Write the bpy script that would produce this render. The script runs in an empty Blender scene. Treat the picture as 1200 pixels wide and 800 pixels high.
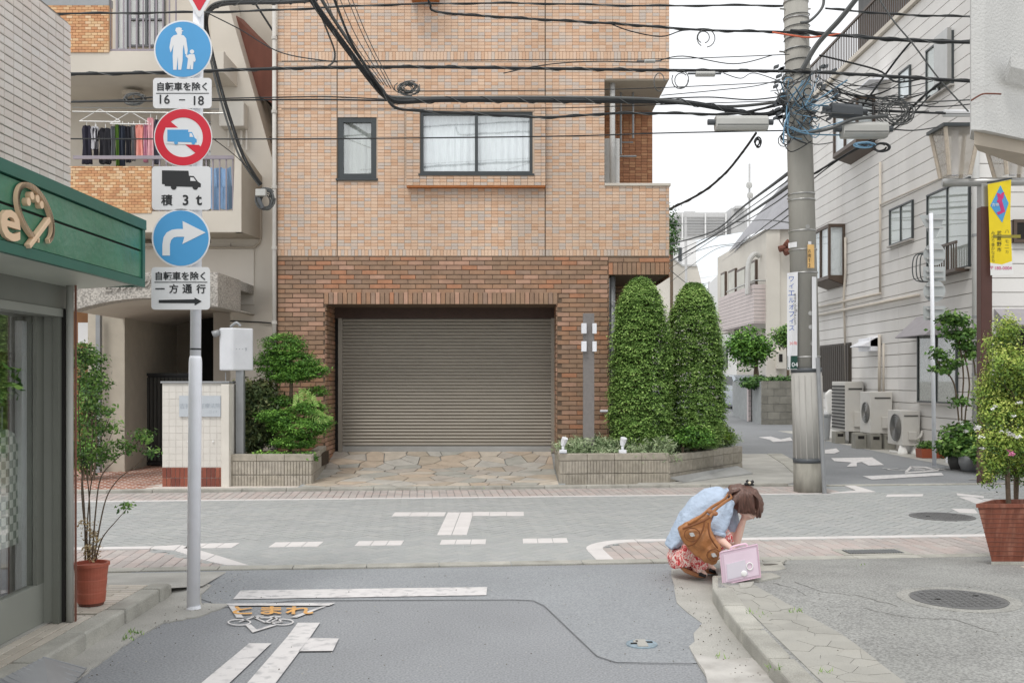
import bpy, bmesh, math, random
import numpy as np
from mathutils import Vector, Matrix
R = math.radians
C = bpy.context.scene.collection
SC = bpy.context.scene
rnd = random.Random(7)
# ---------------------------------------------------------------- camera, sky, sun, exposure
F = 1167.0; H = 1.55                       # focal length in pixels of the 1200 px wide photograph, eye height
cd = bpy.data.cameras.new('camera'); cam = bpy.data.objects.new('camera', cd); C.objects.link(cam)
cam.location = (0, 0, H); cam.rotation_euler = (R(90), 0, 0)
cd.lens = F / 1200 * 36; cd.sensor_width = 36; cd.shift_y = 45 / 1200; cd.clip_end = 2000; cd.clip_start = 0.05
SC.camera = cam
w = bpy.data.worlds.new('World'); SC.world = w; w.use_nodes = True
nt = w.node_tree; bg = nt.nodes['Background']
sky = nt.nodes.new('ShaderNodeTexSky'); sky.sky_type = 'NISHITA'; sky.sun_disc = False
SUN_EL, SUN_AZ = 58, 205
sky.sun_elevation = R(SUN_EL); sky.sun_rotation = R(SUN_AZ); sky.dust_density = 4; sky.air_density = 1.0
mx = nt.nodes.new('ShaderNodeMix'); mx.data_type = 'RGBA'; mx.inputs['Factor'].default_value = 0.9
nt.links.new(sky.outputs[0], mx.inputs['A']); mx.inputs['B'].default_value = (10.0, 10.1, 10.2, 1)   # cloud deck
nt.links.new(mx.outputs['Result'], bg.inputs['Color']); bg.inputs['Strength'].default_value = 0.100
sl = bpy.data.lights.new('sun', 'SUN'); sun = bpy.data.objects.new('sun', sl); C.objects.link(sun)
sl.energy = 1.05; sl.angle = R(15); sl.color = (1, .97, .92)
az = R(SUN_AZ); el = R(SUN_EL)
sd = Vector((math.sin(az) * math.cos(el), math.cos(az) * math.cos(el), math.sin(el)))
sun.rotation_euler = sd.to_track_quat('Z', 'Y').to_euler(); sun.location = (0, 0, 20)
SC.view_settings.view_transform = 'Standard'; SC.view_settings.look = 'None'
SC.view_settings.exposure = 0.32; SC.view_settings.gamma = 1
SC.render.engine = 'CYCLES'
SC.cycles.max_bounces = 6; SC.cycles.transparent_max_bounces = 12

# ---------------------------------------------------------------- pixel -> place
def P(u, v, Y): return Vector(((u - 600) / F * Y, Y, H - (v - 445) / F * Y))
def G(u, v, z=0.0):
    Y = (H - z) * F / (v - 445); return Vector(((u - 600) / F * Y, Y, z))
def X_(u, Y): return (u - 600) / F * Y
def Z_(v, Y): return H - (v - 445) / F * Y
def YX(u, X): return X * F / (u - 600)          # depth of pixel column u on the plane x = X

# ---------------------------------------------------------------- materials
_M = {}
def S(r, g, b):                                   # sRGB 0-255 -> linear
    f = lambda c: (c / 255 / 12.92) if c / 255 <= .04045 else ((c / 255 + .055) / 1.055) ** 2.4
    return (f(r), f(g), f(b))
def mat(name, col=(.5, .5, .5), rough=.8, var=.12, scale=6, bump=0, bscale=60, rand=None, pal=None, metal=0,
        randv=0, dirt=0, dscale=1.5, dcol=(.12, .11, .1), spec=.4, stretch=None, alpha=None, speck=0, attr=None, sscale=170):
    if name in _M: return _M[name]
    m = bpy.data.materials.new(name); m.use_nodes = True; n = m.node_tree; N = n.nodes; L = n.links
    b = N['Principled BSDF']; b.inputs['Roughness'].default_value = rough; b.inputs['Metallic'].default_value = metal
    b.inputs['Specular IOR Level'].default_value = spec
    tc = N.new('ShaderNodeTexCoord'); geo = N.new('ShaderNodeNewGeometry'); src = geo.outputs['Position']
    if stretch:
        mp = N.new('ShaderNodeMapping'); L.new(src, mp.inputs[0]); mp.inputs['Scale'].default_value = stretch; ssrc = mp.outputs[0]
    else: ssrc = src
    rv = None
    if rand == 'obj': rv = N.new('ShaderNodeObjectInfo').outputs['Random']
    elif rand == 'isl': rv = geo.outputs['Random Per Island']
    if attr:
        at = N.new('ShaderNodeAttribute'); at.attribute_name = attr; rv = at.outputs['Fac']
    if pal:
        cr = N.new('ShaderNodeValToRGB'); cr.color_ramp.interpolation = 'CONSTANT' if rand else 'LINEAR'
        e = cr.color_ramp.elements
        while len(e) < len(pal): e.new(.5)
        k = len(pal)
        for i, c in enumerate(pal):
            e[i].position = i / k if rand else i / max(1, k - 1); e[i].color = (*c[:3], 1)
        L.new(rv, cr.inputs[0]); out = cr.outputs[0]
    else:
        rg = N.new('ShaderNodeRGB'); rg.outputs[0].default_value = (*col, 1); out = rg.outputs[0]
    def noise(sc, det=4):
        z = N.new('ShaderNodeTexNoise'); z.inputs['Scale'].default_value = sc; z.inputs['Detail'].default_value = det
        L.new(ssrc, z.inputs['Vector']); return z.outputs['Fac']
    def mul(col_out, fac_out, lo, hi, flo=0.3, fhi=.7):
        mr = N.new('ShaderNodeMapRange'); L.new(fac_out, mr.inputs[0])
        mr.inputs[1].default_value = flo; mr.inputs[2].default_value = fhi; mr.inputs[3].default_value = lo; mr.inputs[4].default_value = hi
        v = N.new('ShaderNodeVectorMath'); v.operation = 'SCALE'; L.new(col_out, v.inputs[0]); L.new(mr.outputs[0], v.inputs['Scale']); return v.outputs[0]
    if var: out = mul(out, noise(scale), 1 - var, 1 + var)
    if randv and rv is not None: out = mul(out, rv, 1 - randv, 1 + randv, 0, 1)
    if speck: out = mul(out, noise(sscale, 1), 1 - speck, 1 + speck, .35, .65)
    if dirt:
        z = noise(dscale, 6); mr = N.new('ShaderNodeMapRange'); L.new(z, mr.inputs[0]); mr.inputs[1].default_value = .5; mr.inputs[2].default_value = .75
        mr.inputs[3].default_value = 0; mr.inputs[4].default_value = dirt
        q = N.new('ShaderNodeMix'); q.data_type = 'RGBA'; L.new(mr.outputs[0], q.inputs['Factor']); L.new(out, q.inputs['A'])
        q.inputs['B'].default_value = (*dcol, 1); out = q.outputs['Result']
    L.new(out, b.inputs['Base Color'])
    if bump:
        bn = N.new('ShaderNodeBump'); bn.inputs['Strength'].default_value = bump; bn.inputs['Distance'].default_value = .01
        L.new(noise(bscale, 3), bn.inputs['Height']); L.new(bn.outputs[0], b.inputs['Normal'])
    if alpha is not None: b.inputs['Alpha'].default_value = alpha
    _M[name] = m; return m
def glass(name, tint=(.8, .85, .87), alpha=.3, rough=.03):
    if name in _M: return _M[name]
    m = bpy.data.materials.new(name); m.use_nodes = True; n = m.node_tree; N = n.nodes; L = n.links
    N.remove(N['Principled BSDF']); o = N['Material Output']
    t = N.new('ShaderNodeBsdfTransparent'); t.inputs[0].default_value = (*tint, 1)
    g = N.new('ShaderNodeBsdfGlossy'); g.inputs['Roughness'].default_value = rough; g.inputs[0].default_value = (1, 1, 1, 1)
    mxx = N.new('ShaderNodeMixShader'); mxx.inputs[0].default_value = alpha
    L.new(t.outputs[0], mxx.inputs[1]); L.new(g.outputs[0], mxx.inputs[2]); L.new(mxx.outputs[0], o.inputs[0]); _M[name] = m; return m

# ---------------------------------------------------------------- objects
_org = {}
def tag(o, label=None, cat=None, group=None, kind=None):
    if label: o['label'] = label
    if cat: o['category'] = cat
    if group: o['group'] = group
    if kind: o['kind'] = kind
    return o
def thing(name, loc, label, cat, group=None):
    o = bpy.data.objects.new(name, None); o.empty_display_size = .1; C.objects.link(o); o.location = loc
    _org[o.name] = Vector(loc); return tag(o, label, cat, group)
def org(o): return _org.get(o.name, Vector((0, 0, 0)))
class MB:
    def __init__(s): s.v = []; s.f = []; s.smooth = False
    def face(s, pts):
        k = len(s.v); s.v += [tuple(p) for p in pts]; s.f.append(tuple(range(k, k + len(pts)))); return s
    def box(s, x0, x1, y0, y1, z0, z1, skip=''):
        k = len(s.v)
        s.v += [(x0, y0, z0), (x1, y0, z0), (x1, y1, z0), (x0, y1, z0), (x0, y0, z1), (x1, y0, z1), (x1, y1, z1), (x0, y1, z1)]
        fs = {'b': (0, 3, 2, 1), 't': (4, 5, 6, 7), 'f': (0, 1, 5, 4), 'k': (2, 3, 7, 6), 'l': (3, 0, 4, 7), 'r': (1, 2, 6, 5)}
        s.f += [tuple(k + i for i in q) for n, q in fs.items() if n not in skip]; return s
    def obox(s, c, ax, ay, az, skip=''):              # oriented box: centre and three half-axis vectors
        c, ax, ay, az = map(Vector, (c, ax, ay, az)); k = len(s.v)
        s.v += [tuple(c + ax * i + ay * j + az * l) for l in (-1, 1) for i, j in ((-1, -1), (1, -1), (1, 1), (-1, 1))]
        fs = {'b': (0, 3, 2, 1), 't': (4, 5, 6, 7), 'f': (0, 1, 5, 4), 'k': (2, 3, 7, 6), 'l': (3, 0, 4, 7), 'r': (1, 2, 6, 5)}
        s.f += [tuple(k + i for i in q) for n, q in fs.items() if n not in skip]; return s
    def prism(s, pts, d):                             # planar polygon extruded by vector d
        pts = [Vector(p) for p in pts]; d = Vector(d); n = len(pts); k = len(s.v)
        s.v += [tuple(p) for p in pts] + [tuple(p + d) for p in pts]
        s.f += [tuple(range(k, k + n)), tuple(range(k + 2 * n - 1, k + n - 1, -1))]
        for i in range(n):
            j = (i + 1) % n; s.f.append((k + i, k + n + i, k + n + j, k + j))
        return s
    def tube(s, pts, r, n=8, cap=True):
        pts = [Vector(p) for p in pts]; rs = r if isinstance(r, (list, tuple)) else [r] * len(pts); k = len(s.v)
        t = (pts[1] - pts[0]).normalized(); a = Vector((0, 0, 1)) if abs(t.z) < .9 else Vector((1, 0, 0))
        u = t.cross(a).normalized()
        for i, p in enumerate(pts):
            if 0 < i < len(pts) - 1: t = (pts[i + 1] - pts[i - 1])
            elif i: t = pts[i] - pts[i - 1]
            if t.length < 1e-9: t = Vector((0, 0, 1))
            t = t.normalized(); u = (u - t * u.dot(t))
            u = u.normalized() if u.length > 1e-6 else t.orthogonal().normalized()
            w_ = t.cross(u)
            for j in range(n):
                an = 2 * math.pi * j / n; s.v.append(tuple(p + (u * math.cos(an) + w_ * math.sin(an)) * rs[i]))
        for i in range(len(pts) - 1):
            for j in range(n):
                a_ = k + i * n + j; b_ = k + i * n + (j + 1) % n; s.f.append((a_, b_, b_ + n, a_ + n))
        if cap:
            s.f.append(tuple(k + j for j in range(n - 1, -1, -1))); e = k + (len(pts) - 1) * n; s.f.append(tuple(e + j for j in range(n)))
        return s
    def lathe(s, c, prof, n=24, ax=None):             # prof: (r, z) pairs about a vertical axis
        c = Vector(c); k = len(s.v)
        for r, z in prof:
            for j in range(n):
                an = 2 * math.pi * j / n; s.v.append((c.x + r * math.cos(an), c.y + r * math.sin(an), c.z + z))
        for i in range(len(prof) - 1):
            for j in range(n):
                a_ = k + i * n + j; b_ = k + i * n + (j + 1) % n; s.f.append((a_, b_, b_ + n, a_ + n))
        s.f.append(tuple(k + j for j in range(n - 1, -1, -1))); e = k + (len(prof) - 1) * n; s.f.append(tuple(e + j for j in range(n)))
        return s
    def build(s, name, m, parent=None, loc=None, bevel=0, smooth=None):
        o_ = org(parent) if parent else (Vector(loc) if loc is not None else Vector((0, 0, 0)))
        if parent is None and loc is None and s.v:
            a = np.array(s.v); lo = a.min(0); hi = a.max(0); o_ = Vector(((lo[0] + hi[0]) / 2, (lo[1] + hi[1]) / 2, lo[2]))
        me = bpy.data.meshes.new(name)
        me.from_pydata([(x - o_.x, y - o_.y, z - o_.z) for x, y, z in s.v], [], s.f); me.validate()
        if m: me.materials.append(m)
        if smooth or (smooth is None and s.smooth): me.shade_smooth()
        o = bpy.data.objects.new(name, me); C.objects.link(o)
        if parent: o.parent = parent
        else: o.location = o_
        _org[o.name] = o_
        if bevel:
            b = o.modifiers.new('bevel', 'BEVEL'); b.width = bevel; b.segments = 2; b.limit_method = 'ANGLE'
        return o
def box(name, m, parent, x0, x1, y0, y1, z0, z1, bevel=0): return MB().box(x0, x1, y0, y1, z0, z1).build(name, m, parent, bevel=bevel)
def struct(name, mb, m, **k): return tag(mb.build(name, m, loc=(0, 0, 0), **k), kind='structure')
def inst(name, me, parent, loc, rot=(0, 0, 0), sc=None):
    """a repeated piece that shares mesh data; loc in world"""
    o = bpy.data.objects.new(name, me); C.objects.link(o); o.parent = parent
    o.location = Vector(loc) - org(parent); o.rotation_euler = rot
    if sc: o.scale = sc
    _org[o.name] = Vector(loc); return o
def mesh_box(name, sx, sy, sz, m, cham=0):
    """box centred on origin, optional chamfer towards -y"""
    mb = MB()
    if cham:
        x, y, z = sx / 2, sy / 2, sz / 2; c = cham
        mb.v = [(-x, y, -z), (x, y, -z), (x, y, z), (-x, y, z), (-x, -y + c, -z), (x, -y + c, -z), (x, -y + c, z), (-x, -y + c, z),
                (-x + c, -y, -z + c), (x - c, -y, -z + c), (x - c, -y, z - c), (-x + c, -y, z - c)]
        mb.f = [(8, 9, 10, 11)] + [(4 + i, 4 + (i + 1) % 4, 8 + (i + 1) % 4, 8 + i) for i in range(4)] + [(i, (i + 1) % 4, 4 + (i + 1) % 4, 4 + i) for i in range(4)]
    else: mb.box(-sx / 2, sx / 2, -sy / 2, sy / 2, -sz / 2, sz / 2)
    me = bpy.data.meshes.new(name); me.from_pydata(mb.v, [], mb.f); me.materials.append(m); return me
def copy_tree(o, parent=None):
    c = o.copy(); C.objects.link(c)
    if parent: c.parent = parent
    _org[c.name] = _org.get(o.name, Vector((0, 0, 0))).copy()
    for ch in list(o.children): copy_tree(ch, c)
    return c
_TC = {}
def text(name, body, m, parent, loc, size, right=(1, 0, 0), up=(0, 0, 1), align='CENTER', ext=.0008, sx=1.0, bold=0, loc_top=False, label=None):
    """flat lettering with real glyph outlines; loc = centre of the line"""
    c = bpy.data.curves.new(name, 'FONT'); c.body = body; c.size = 1; c.extrude = ext / size; c.offset = bold; c.resolution_u = 3
    tmp = bpy.data.objects.new('tmp', c); me = bpy.data.meshes.new_from_object(tmp); bpy.data.objects.remove(tmp); bpy.data.curves.remove(c)
    co = np.array([v.co[:] for v in me.vertices])
    if len(co) == 0: return None
    x0, x1 = co[:, 0].min(), co[:, 0].max(); y0, y1 = co[:, 1].min(), co[:, 1].max()
    right = Vector(right).normalized(); up = Vector(up).normalized(); nn = right.cross(up)
    cx = (x0 + x1) / 2 if align == 'CENTER' else x0; cy = (y0 + y1) / 2
    k = size / max(.01, (y1 - y0)); o_ = org(parent); loc = Vector(loc) - o_
    for v in me.vertices:
        q = loc + right * (v.co.x - cx) * k * sx + up * (v.co.y - cy) * k + nn * v.co.z * size; v.co = q
    me.name = name; me.materials.clear(); me.materials.append(m)
    o = bpy.data.objects.new(name, me); C.objects.link(o); o.parent = parent; _org[o.name] = o_.copy(); return o
def poly_sheet(name, m, pts2, z, kind='structure'):
    mb = MB(); mb.face([(p[0], p[1], z) for p in pts2]); o = mb.build(name, m, loc=(0, 0, 0)); 
    return tag(o, kind=kind)
# leaves -----------------------------------------------------------------
def leaves(name, m, parent, pts, nrm, size, tint, aspect=.5, seed=0, curl=.0):
    """pts,nrm (n,3) numpy; one bent diamond per leaf; 'tint' (n) goes to a face attribute"""
    g = np.random.default_rng(seed); n = len(pts); pts = np.asarray(pts, float) - np.array(org(parent))
    nrm = nrm / np.maximum(1e-6, np.linalg.norm(nrm, axis=1))[:, None]
    d = g.normal(size=(n, 3)); a = d - nrm * (d * nrm).sum(1)[:, None]; a /= np.linalg.norm(a, axis=1)[:, None]; b = np.cross(nrm, a)
    s = (size * g.uniform(.65, 1.3, n))[:, None] if np.isscalar(size) else size[:, None]
    V = np.empty((n, 4, 3)); V[:, 0] = pts - a * s * .5; V[:, 1] = pts + b * s * aspect * .5 - nrm * curl * s; V[:, 2] = pts + a * s * .5 - nrm * s * curl * .5; V[:, 3] = pts - b * s * aspect * .5 - nrm * curl * s
    me = bpy.data.meshes.new(name); me.vertices.add(4 * n); me.vertices.foreach_set('co', V.reshape(-1))
    me.loops.add(4 * n); me.loops.foreach_set('vertex_index', np.arange(4 * n, dtype=np.int32))
    me.polygons.add(n); me.polygons.foreach_set('loop_start', np.arange(0, 4 * n, 4, dtype=np.int32)); me.update(calc_edges=True)
    at = me.attributes.new('tint', 'FLOAT', 'FACE'); at.data.foreach_set('value', np.clip(tint, 0, 1).astype(np.float32))
    me.materials.append(m); o = bpy.data.objects.new(name, me); C.objects.link(o); o.parent = parent; _org[o.name] = org(parent).copy(); return o
def blob_leaves(name, m, parent, blobs, n, size, per=24, seed=1, spread=.05, up=.6, flat=.45, shell=.55, aspect=.5, curl=.1, base=.35):
    """clumps of leaves spread through ellipsoids (c, r) - blobs: list of (cx,cy,cz,rx,ry,rz)"""
    g = np.random.default_rng(seed); B = np.array(blobs, float); vol = (B[:, 3] * B[:, 4] * B[:, 5]) ** .67; pr = vol / vol.sum()
    k = max(1, n // per); idx = g.choice(len(B), k, p=pr); d = g.normal(size=(k, 3)); d /= np.linalg.norm(d, axis=1)[:, None]
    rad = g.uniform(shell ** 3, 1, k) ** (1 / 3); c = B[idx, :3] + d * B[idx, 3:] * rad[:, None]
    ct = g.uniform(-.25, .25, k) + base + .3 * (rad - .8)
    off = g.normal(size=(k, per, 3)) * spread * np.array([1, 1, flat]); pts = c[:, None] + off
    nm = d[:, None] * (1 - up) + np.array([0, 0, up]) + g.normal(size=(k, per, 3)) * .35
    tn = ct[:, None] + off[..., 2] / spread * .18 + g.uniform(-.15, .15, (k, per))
    return leaves(name, m, parent, pts.reshape(-1, 3), nm.reshape(-1, 3), size, tn.reshape(-1), aspect, seed, curl)
def leafmat(name, cols, rough=.55):
    m = mat(name, rough=rough, pal=cols, attr='tint', var=0, spec=.35)
    b = m.node_tree.nodes['Principled BSDF']
    b.inputs['Subsurface Weight'].default_value = 0
    return m
def sag(p0, p1, s, n=14):
    p0, p1 = Vector(p0), Vector(p1)
    return [p0.lerp(p1, i / n) - Vector((0, 0, s * 4 * (i / n) * (1 - i / n))) for i in range(n + 1)]
def smooth(pts, k=6):
    pts = [Vector(p) for p in pts]; out = []
    for i in range(len(pts) - 1):
        p0 = pts[max(0, i - 1)]; p1 = pts[i]; p2 = pts[i + 1]; p3 = pts[min(len(pts) - 1, i + 2)]
        for j in range(k):
            t = j / k; out.append(.5 * ((2 * p1) + (p2 - p0) * t + (2 * p0 - 5 * p1 + 4 * p2 - p3) * t * t + (3 * p1 - p0 - 3 * p2 + p3) * t ** 3))
    out.append(pts[-1]); return out
# ---------------------------------------------------------------- palette
K = {}
K['asphalt'] = mat('asphalt', S(146, 148, 151), .9, .05, 1.3, .5, 200, speck=.17, sscale=80, dirt=.25, dscale=.9, dcol=S(138, 140, 143))
K['asphalt2'] = mat('asphalt_old', S(149, 152, 155), .9, .05, 1.1, .5, 200, speck=.15, sscale=80, dirt=.2, dscale=.7, dcol=S(140, 143, 147))
K['asphalt_walk'] = mat('asphalt_coarse', S(151, 151, 148), .92, .14, 2.2, .9, 120, speck=.26, sscale=75, dirt=.4, dscale=1.1, dcol=S(128, 129, 124))
K['seam'] = mat('tar_seam', S(126, 127, 130), .7, .1)
K['concrete'] = mat('concrete', S(172, 170, 164), .9, .14, 2.5, .4, 90, dirt=.35, dscale=1.6, dcol=S(128, 125, 116), speck=.1)
K['kerb'] = mat('kerb_concrete', S(170, 168, 160), .9, .15, 5, .5, 80, rand='obj', randv=.08, dirt=.45, dscale=3, dcol=S(112, 108, 98), speck=.12)
K['mortar'] = mat('mortar', S(156, 159, 159), .95, .1)
for t_, r_ in (('obj', 'obj'), ('isl', 'isl')):
    K['paver_' + t_] = mat('grey_paver_' + t_, rough=.85, rand=r_, pal=[S(162, 164, 163), S(165, 166, 165), S(160, 162, 161), S(163, 165, 163), S(167, 168, 166)], var=.04, scale=1.5, bump=.2, bscale=150, speck=.07)
    K['pink_' + t_] = mat('pink_paver_' + t_, rough=.85, rand=r_, pal=[S(178, 166, 161), S(173, 165, 161), S(182, 171, 166), S(170, 163, 159), S(180, 173, 168)], var=.07, scale=2, bump=.2, bscale=150, speck=.07)
    K['tile_' + t_] = mat('peach_tile_' + t_, rough=.42, rand=r_, pal=[S(213, 182, 156), S(208, 173, 145), S(198, 183, 169), S(216, 187, 162), S(210, 177, 150), S(195, 181, 170), S(212, 183, 160), S(205, 167, 137), S(203, 183, 167), S(213, 181, 154)], var=.09, scale=1.1, stretch=(1, 1, .22), dirt=.16, dscale=1.6, dcol=S(160, 140, 122))
    K['brick_' + t_] = mat('brown_brick_' + t_, rough=.5, rand=r_, pal=[S(152, 124, 101), S(158, 127, 103), S(149, 121, 99), S(163, 127, 101), S(155, 125, 103), S(148, 120, 99), S(182, 144, 122), S(160, 124, 98), S(153, 127, 109), S(172, 136, 114), S(174, 124, 94)], var=.12, scale=9, bump=.15, bscale=90)
    K['otile_' + t_] = mat('orange_tile_' + t_, rough=.4, rand=r_, pal=[S(208, 162, 118), S(198, 146, 104), S(214, 178, 136), S(204, 154, 110), S(194, 142, 102), S(218, 186, 150)], var=.08, scale=5)
    K['wtile_' + t_] = mat('cream_wall_tile_' + t_, rough=.3, rand=r_, pal=[S(214, 206, 198), S(218, 210, 203), S(210, 201, 193), S(216, 209, 202), S(213, 203, 195)], var=.06, scale=1.2)
    K['rtile_' + t_] = mat('red_brown_tile_' + t_, rough=.45, rand=r_, pal=[S(136, 76, 60), S(124, 68, 54), S(146, 86, 68), S(118, 66, 55)], var=.1, scale=10)
    K['flag_' + t_] = mat('flagstone_' + t_, rough=.8, rand=r_, pal=[S(178, 170, 160), S(186, 170, 152), S(170, 168, 160), S(192, 182, 168), S(176, 164, 148), S(182, 178, 170)], var=.12, scale=6, bump=.3, bscale=50)
    K['block_' + t_] = mat('ribbed_block_' + t_, rough=.95, rand=r_, pal=[S(172, 165, 152), S(166, 159, 147), S(176, 169, 157), S(169, 162, 149)], var=.16, scale=12, bump=.5, bscale=120, dirt=.35, dscale=5, dcol=S(124, 117, 104))
    K['sett_' + t_] = mat('walk_slab_' + t_, rough=.85, rand=r_, pal=[S(192, 184, 172), S(184, 177, 167), S(196, 189, 178), S(180, 172, 160)], var=.08, scale=6, speck=.08)
K['grout_brown'] = mat('grout_brown', S(108, 92, 78), .95, .1)
K['grout_tile'] = mat('grout_tile', S(186, 168, 151), .95, .08)
K['grout_white'] = mat('grout_white', S(150, 142, 134), .95, .08)
K['grout_orange'] = mat('grout_orange', S(190, 160, 130), .95, .08)
K['white_mark'] = mat('white_road_paint', S(214, 211, 210), .7, .05, 6, .3, 160, dirt=.8, dscale=14, dcol=S(150, 150, 152))
K['white_block'] = mat('white_paver', S(212, 208, 206), .8, .05, 5, .2, 150, dirt=.2, dscale=3, dcol=S(180, 178, 176))
K['orange_mark'] = mat('orange_road_paint', S(224, 170, 100), .7, .1, 9, dirt=.5, dscale=12, dcol=S(150, 145, 140))
K['shutter'] = mat('shutter_metal', S(152, 146, 136), .45, .05, 2, metal=.25, stretch=(1, 1, 6))
K['alu'] = mat('aluminium', S(176, 176, 174), .35, .05, metal=.6)
K['dark_frame'] = mat('dark_window_frame', S(66, 71, 73), .4, .04)
K['curtain'] = mat('white_curtain', S(244, 245, 244), .9, .08, 9, stretch=(6, 6, .6))
K['curtain2'] = mat('blind_cloth', S(206, 206, 198), .9, .08, 2)
K['pane'] = glass('window_glass', (.96, .98, .99), .14)
K['dark'] = mat('dark_interior', S(40, 38, 36), .9, .1)
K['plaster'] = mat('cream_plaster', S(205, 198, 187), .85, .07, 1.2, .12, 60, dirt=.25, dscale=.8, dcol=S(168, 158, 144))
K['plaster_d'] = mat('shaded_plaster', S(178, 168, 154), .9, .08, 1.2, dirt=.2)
K['granite'] = mat('granite', S(166, 161, 154), .7, .15, 3, .5, 60, speck=.35, sscale=45)
K['black_metal'] = mat('black_metal', S(44, 44, 46), .4, .05)
K['white_paint'] = mat('white_painted_steel', S(236, 238, 244), .35, .04, 3, dirt=.12, dscale=9, dcol=S(170, 165, 158))
K['sign_white'] = mat('sign_white', S(226, 227, 229), .4, .03, 3)
K['sign_blue'] = mat('sign_blue', S(82, 158, 212), .4, .05, 3)
K['sign_red'] = mat('sign_red', S(206, 44, 62), .4, .05, 3)
K['sign_black'] = mat('sign_black', S(48, 50, 52), .5, .03)
K['sign_back'] = mat('sign_back_grey', S(176, 180, 180), .5, .06, 4, metal=.3)
K['grey_pole'] = mat('galvanised', S(150, 152, 154), .45, .08, 6, metal=.3)
K['pole_conc'] = mat('pole_concrete', S(164, 162, 155), .9, .12, 4, .4, 60, stretch=(1, 1, .25), dirt=.4, dscale=3, dcol=S(108, 106, 100))
K['pole_wrap'] = mat('pole_wrap', S(176, 174, 169), .85, .1, 5, .25, 60, stretch=(1, 1, .25), dirt=.3, dscale=3, dcol=S(124, 120, 112))
K['green'] = mat('green_fascia', S(66, 122, 96), .26, .12, 5, .35, 26, stretch=(1, 1, 1.2), dirt=.35, dscale=2.2, dcol=S(112, 146, 132))
K['green_trim'] = mat('green_trim', S(44, 98, 84), .4, .06)
K['beige_sign'] = mat('beige_lettering', S(226, 196, 164), .5, .04)
K['taupe'] = mat('taupe_frame', S(112, 114, 106), .45, .05, 3)
K['taupe_l'] = mat('pale_taupe_frame', S(140, 142, 134), .45, .05, 3)
K['terracotta'] = mat('terracotta', S(170, 92, 72), .6, .1, 8, .15, 60, stretch=(1, 1, 5), dirt=.2, dscale=5, dcol=S(190, 140, 120))
K['wood_pot'] = mat('glazed_wood_planter', S(124, 72, 56), .35, .22, 7, .1, 30, stretch=(6, 6, .7), dirt=.4, dscale=3, dcol=S(196, 150, 130))
K['soil'] = mat('soil', S(74, 62, 50), 1, .2, 30, .8, 80)
K['bark'] = mat('bark', S(104, 90, 76), .95, .2, 30, .6, 60)
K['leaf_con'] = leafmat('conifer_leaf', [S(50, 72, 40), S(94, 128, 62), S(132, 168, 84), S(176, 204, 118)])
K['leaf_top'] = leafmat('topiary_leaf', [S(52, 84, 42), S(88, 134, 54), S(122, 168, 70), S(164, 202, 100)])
K['leaf_shr'] = leafmat('aucuba_leaf', [S(60, 76, 50), S(86, 104, 62), S(132, 138, 90), S(190, 182, 136)])
K['leaf_gnd'] = leafmat('variegated_leaf', [S(84, 110, 74), S(128, 152, 108), S(172, 188, 146), S(216, 222, 190)])
K['leaf_gold'] = leafmat('golden_leaf', [S(60, 96, 30), S(104, 142, 42), S(150, 176, 60), S(190, 204, 90)])
K['leaf_cyp'] = leafmat('cypress_leaf', [S(64, 92, 44), S(116, 146, 58), S(158, 178, 78), S(196, 204, 110)])
K['leaf_fresh'] = leafmat('fresh_leaf', [S(46, 76, 38), S(84, 124, 54), S(130, 166, 80), S(178, 202, 122)])
K['leaf_dark'] = leafmat('hedge_leaf', [S(36, 64, 32), S(58, 96, 42), S(86, 122, 56), S(110, 146, 70)])
K['petal_w'] = mat('white_petal', S(236, 236, 234), .7, .03)
K['petal_p'] = mat('pink_petal', S(224, 140, 178), .7, .06)
K['siding'] = mat('white_siding', S(222, 220, 217), .7, .05, 1.6, .25, 40, stretch=(1, 1, .3), dirt=.16, dscale=1.1, dcol=S(176, 168, 156), rand='obj', randv=.03)
K['siding_gap'] = mat('siding_joint', S(178, 174, 169), .9, .1)
K['stucco'] = mat('pale_stucco', S(198, 198, 196), .95, .06, 2, .9, 45)
K['bronze'] = mat('bronze_frame', S(86, 72, 62), .45, .06)
K['brown_post'] = mat('brown_post', S(90, 62, 56), .5, .06)
K['ac'] = mat('ac_casing', S(202, 200, 195), .5, .05, 4, dirt=.2, dscale=4, dcol=S(170, 160, 144))
K['ac_dark'] = mat('ac_grille', S(70, 70, 68), .6, .05)
K['canvas'] = mat('grey_canvas', S(156, 152, 156), .8, .05)
K['cable'] = mat('cable_black', S(44, 46, 48), .6, .1)
K['cable_g'] = mat('cable_grey', S(92, 94, 94), .6, .1)
K['cable_b'] = mat('cable_blue', S(112, 150, 176), .6, .1)
K['cable_o'] = mat('cable_orange', S(214, 110, 80), .6, .1)
K['box_pale'] = mat('pale_box', S(188, 188, 184), .5, .05)
K['box_dark'] = mat('dark_box', S(84, 88, 92), .5, .05)
K['roof_grey'] = mat('slate_roof', S(150, 150, 154), .7, .08, 3, .2, 30)
K['house_w'] = mat('far_house_wall', S(212, 207, 198), .85, .05, 1, dirt=.15, dscale=.7, dcol=S(180, 172, 160))
K['blockw'] = mat('concrete_block', S(142, 140, 132), .95, .1, 4, .4, 60, rand='obj', randv=.12, dirt=.5, dscale=3, dcol=S(96, 94, 86))
K['rust'] = mat('rusty_brown', S(112, 70, 58), .8, .15, 8, stretch=(1, 1, .3))
K['manhole'] = mat('cast_iron', S(112, 112, 112), .6, .1, 20, metal=.3)
K['yellow'] = mat('banner_yellow', S(240, 214, 44), .7, .05)
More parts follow.
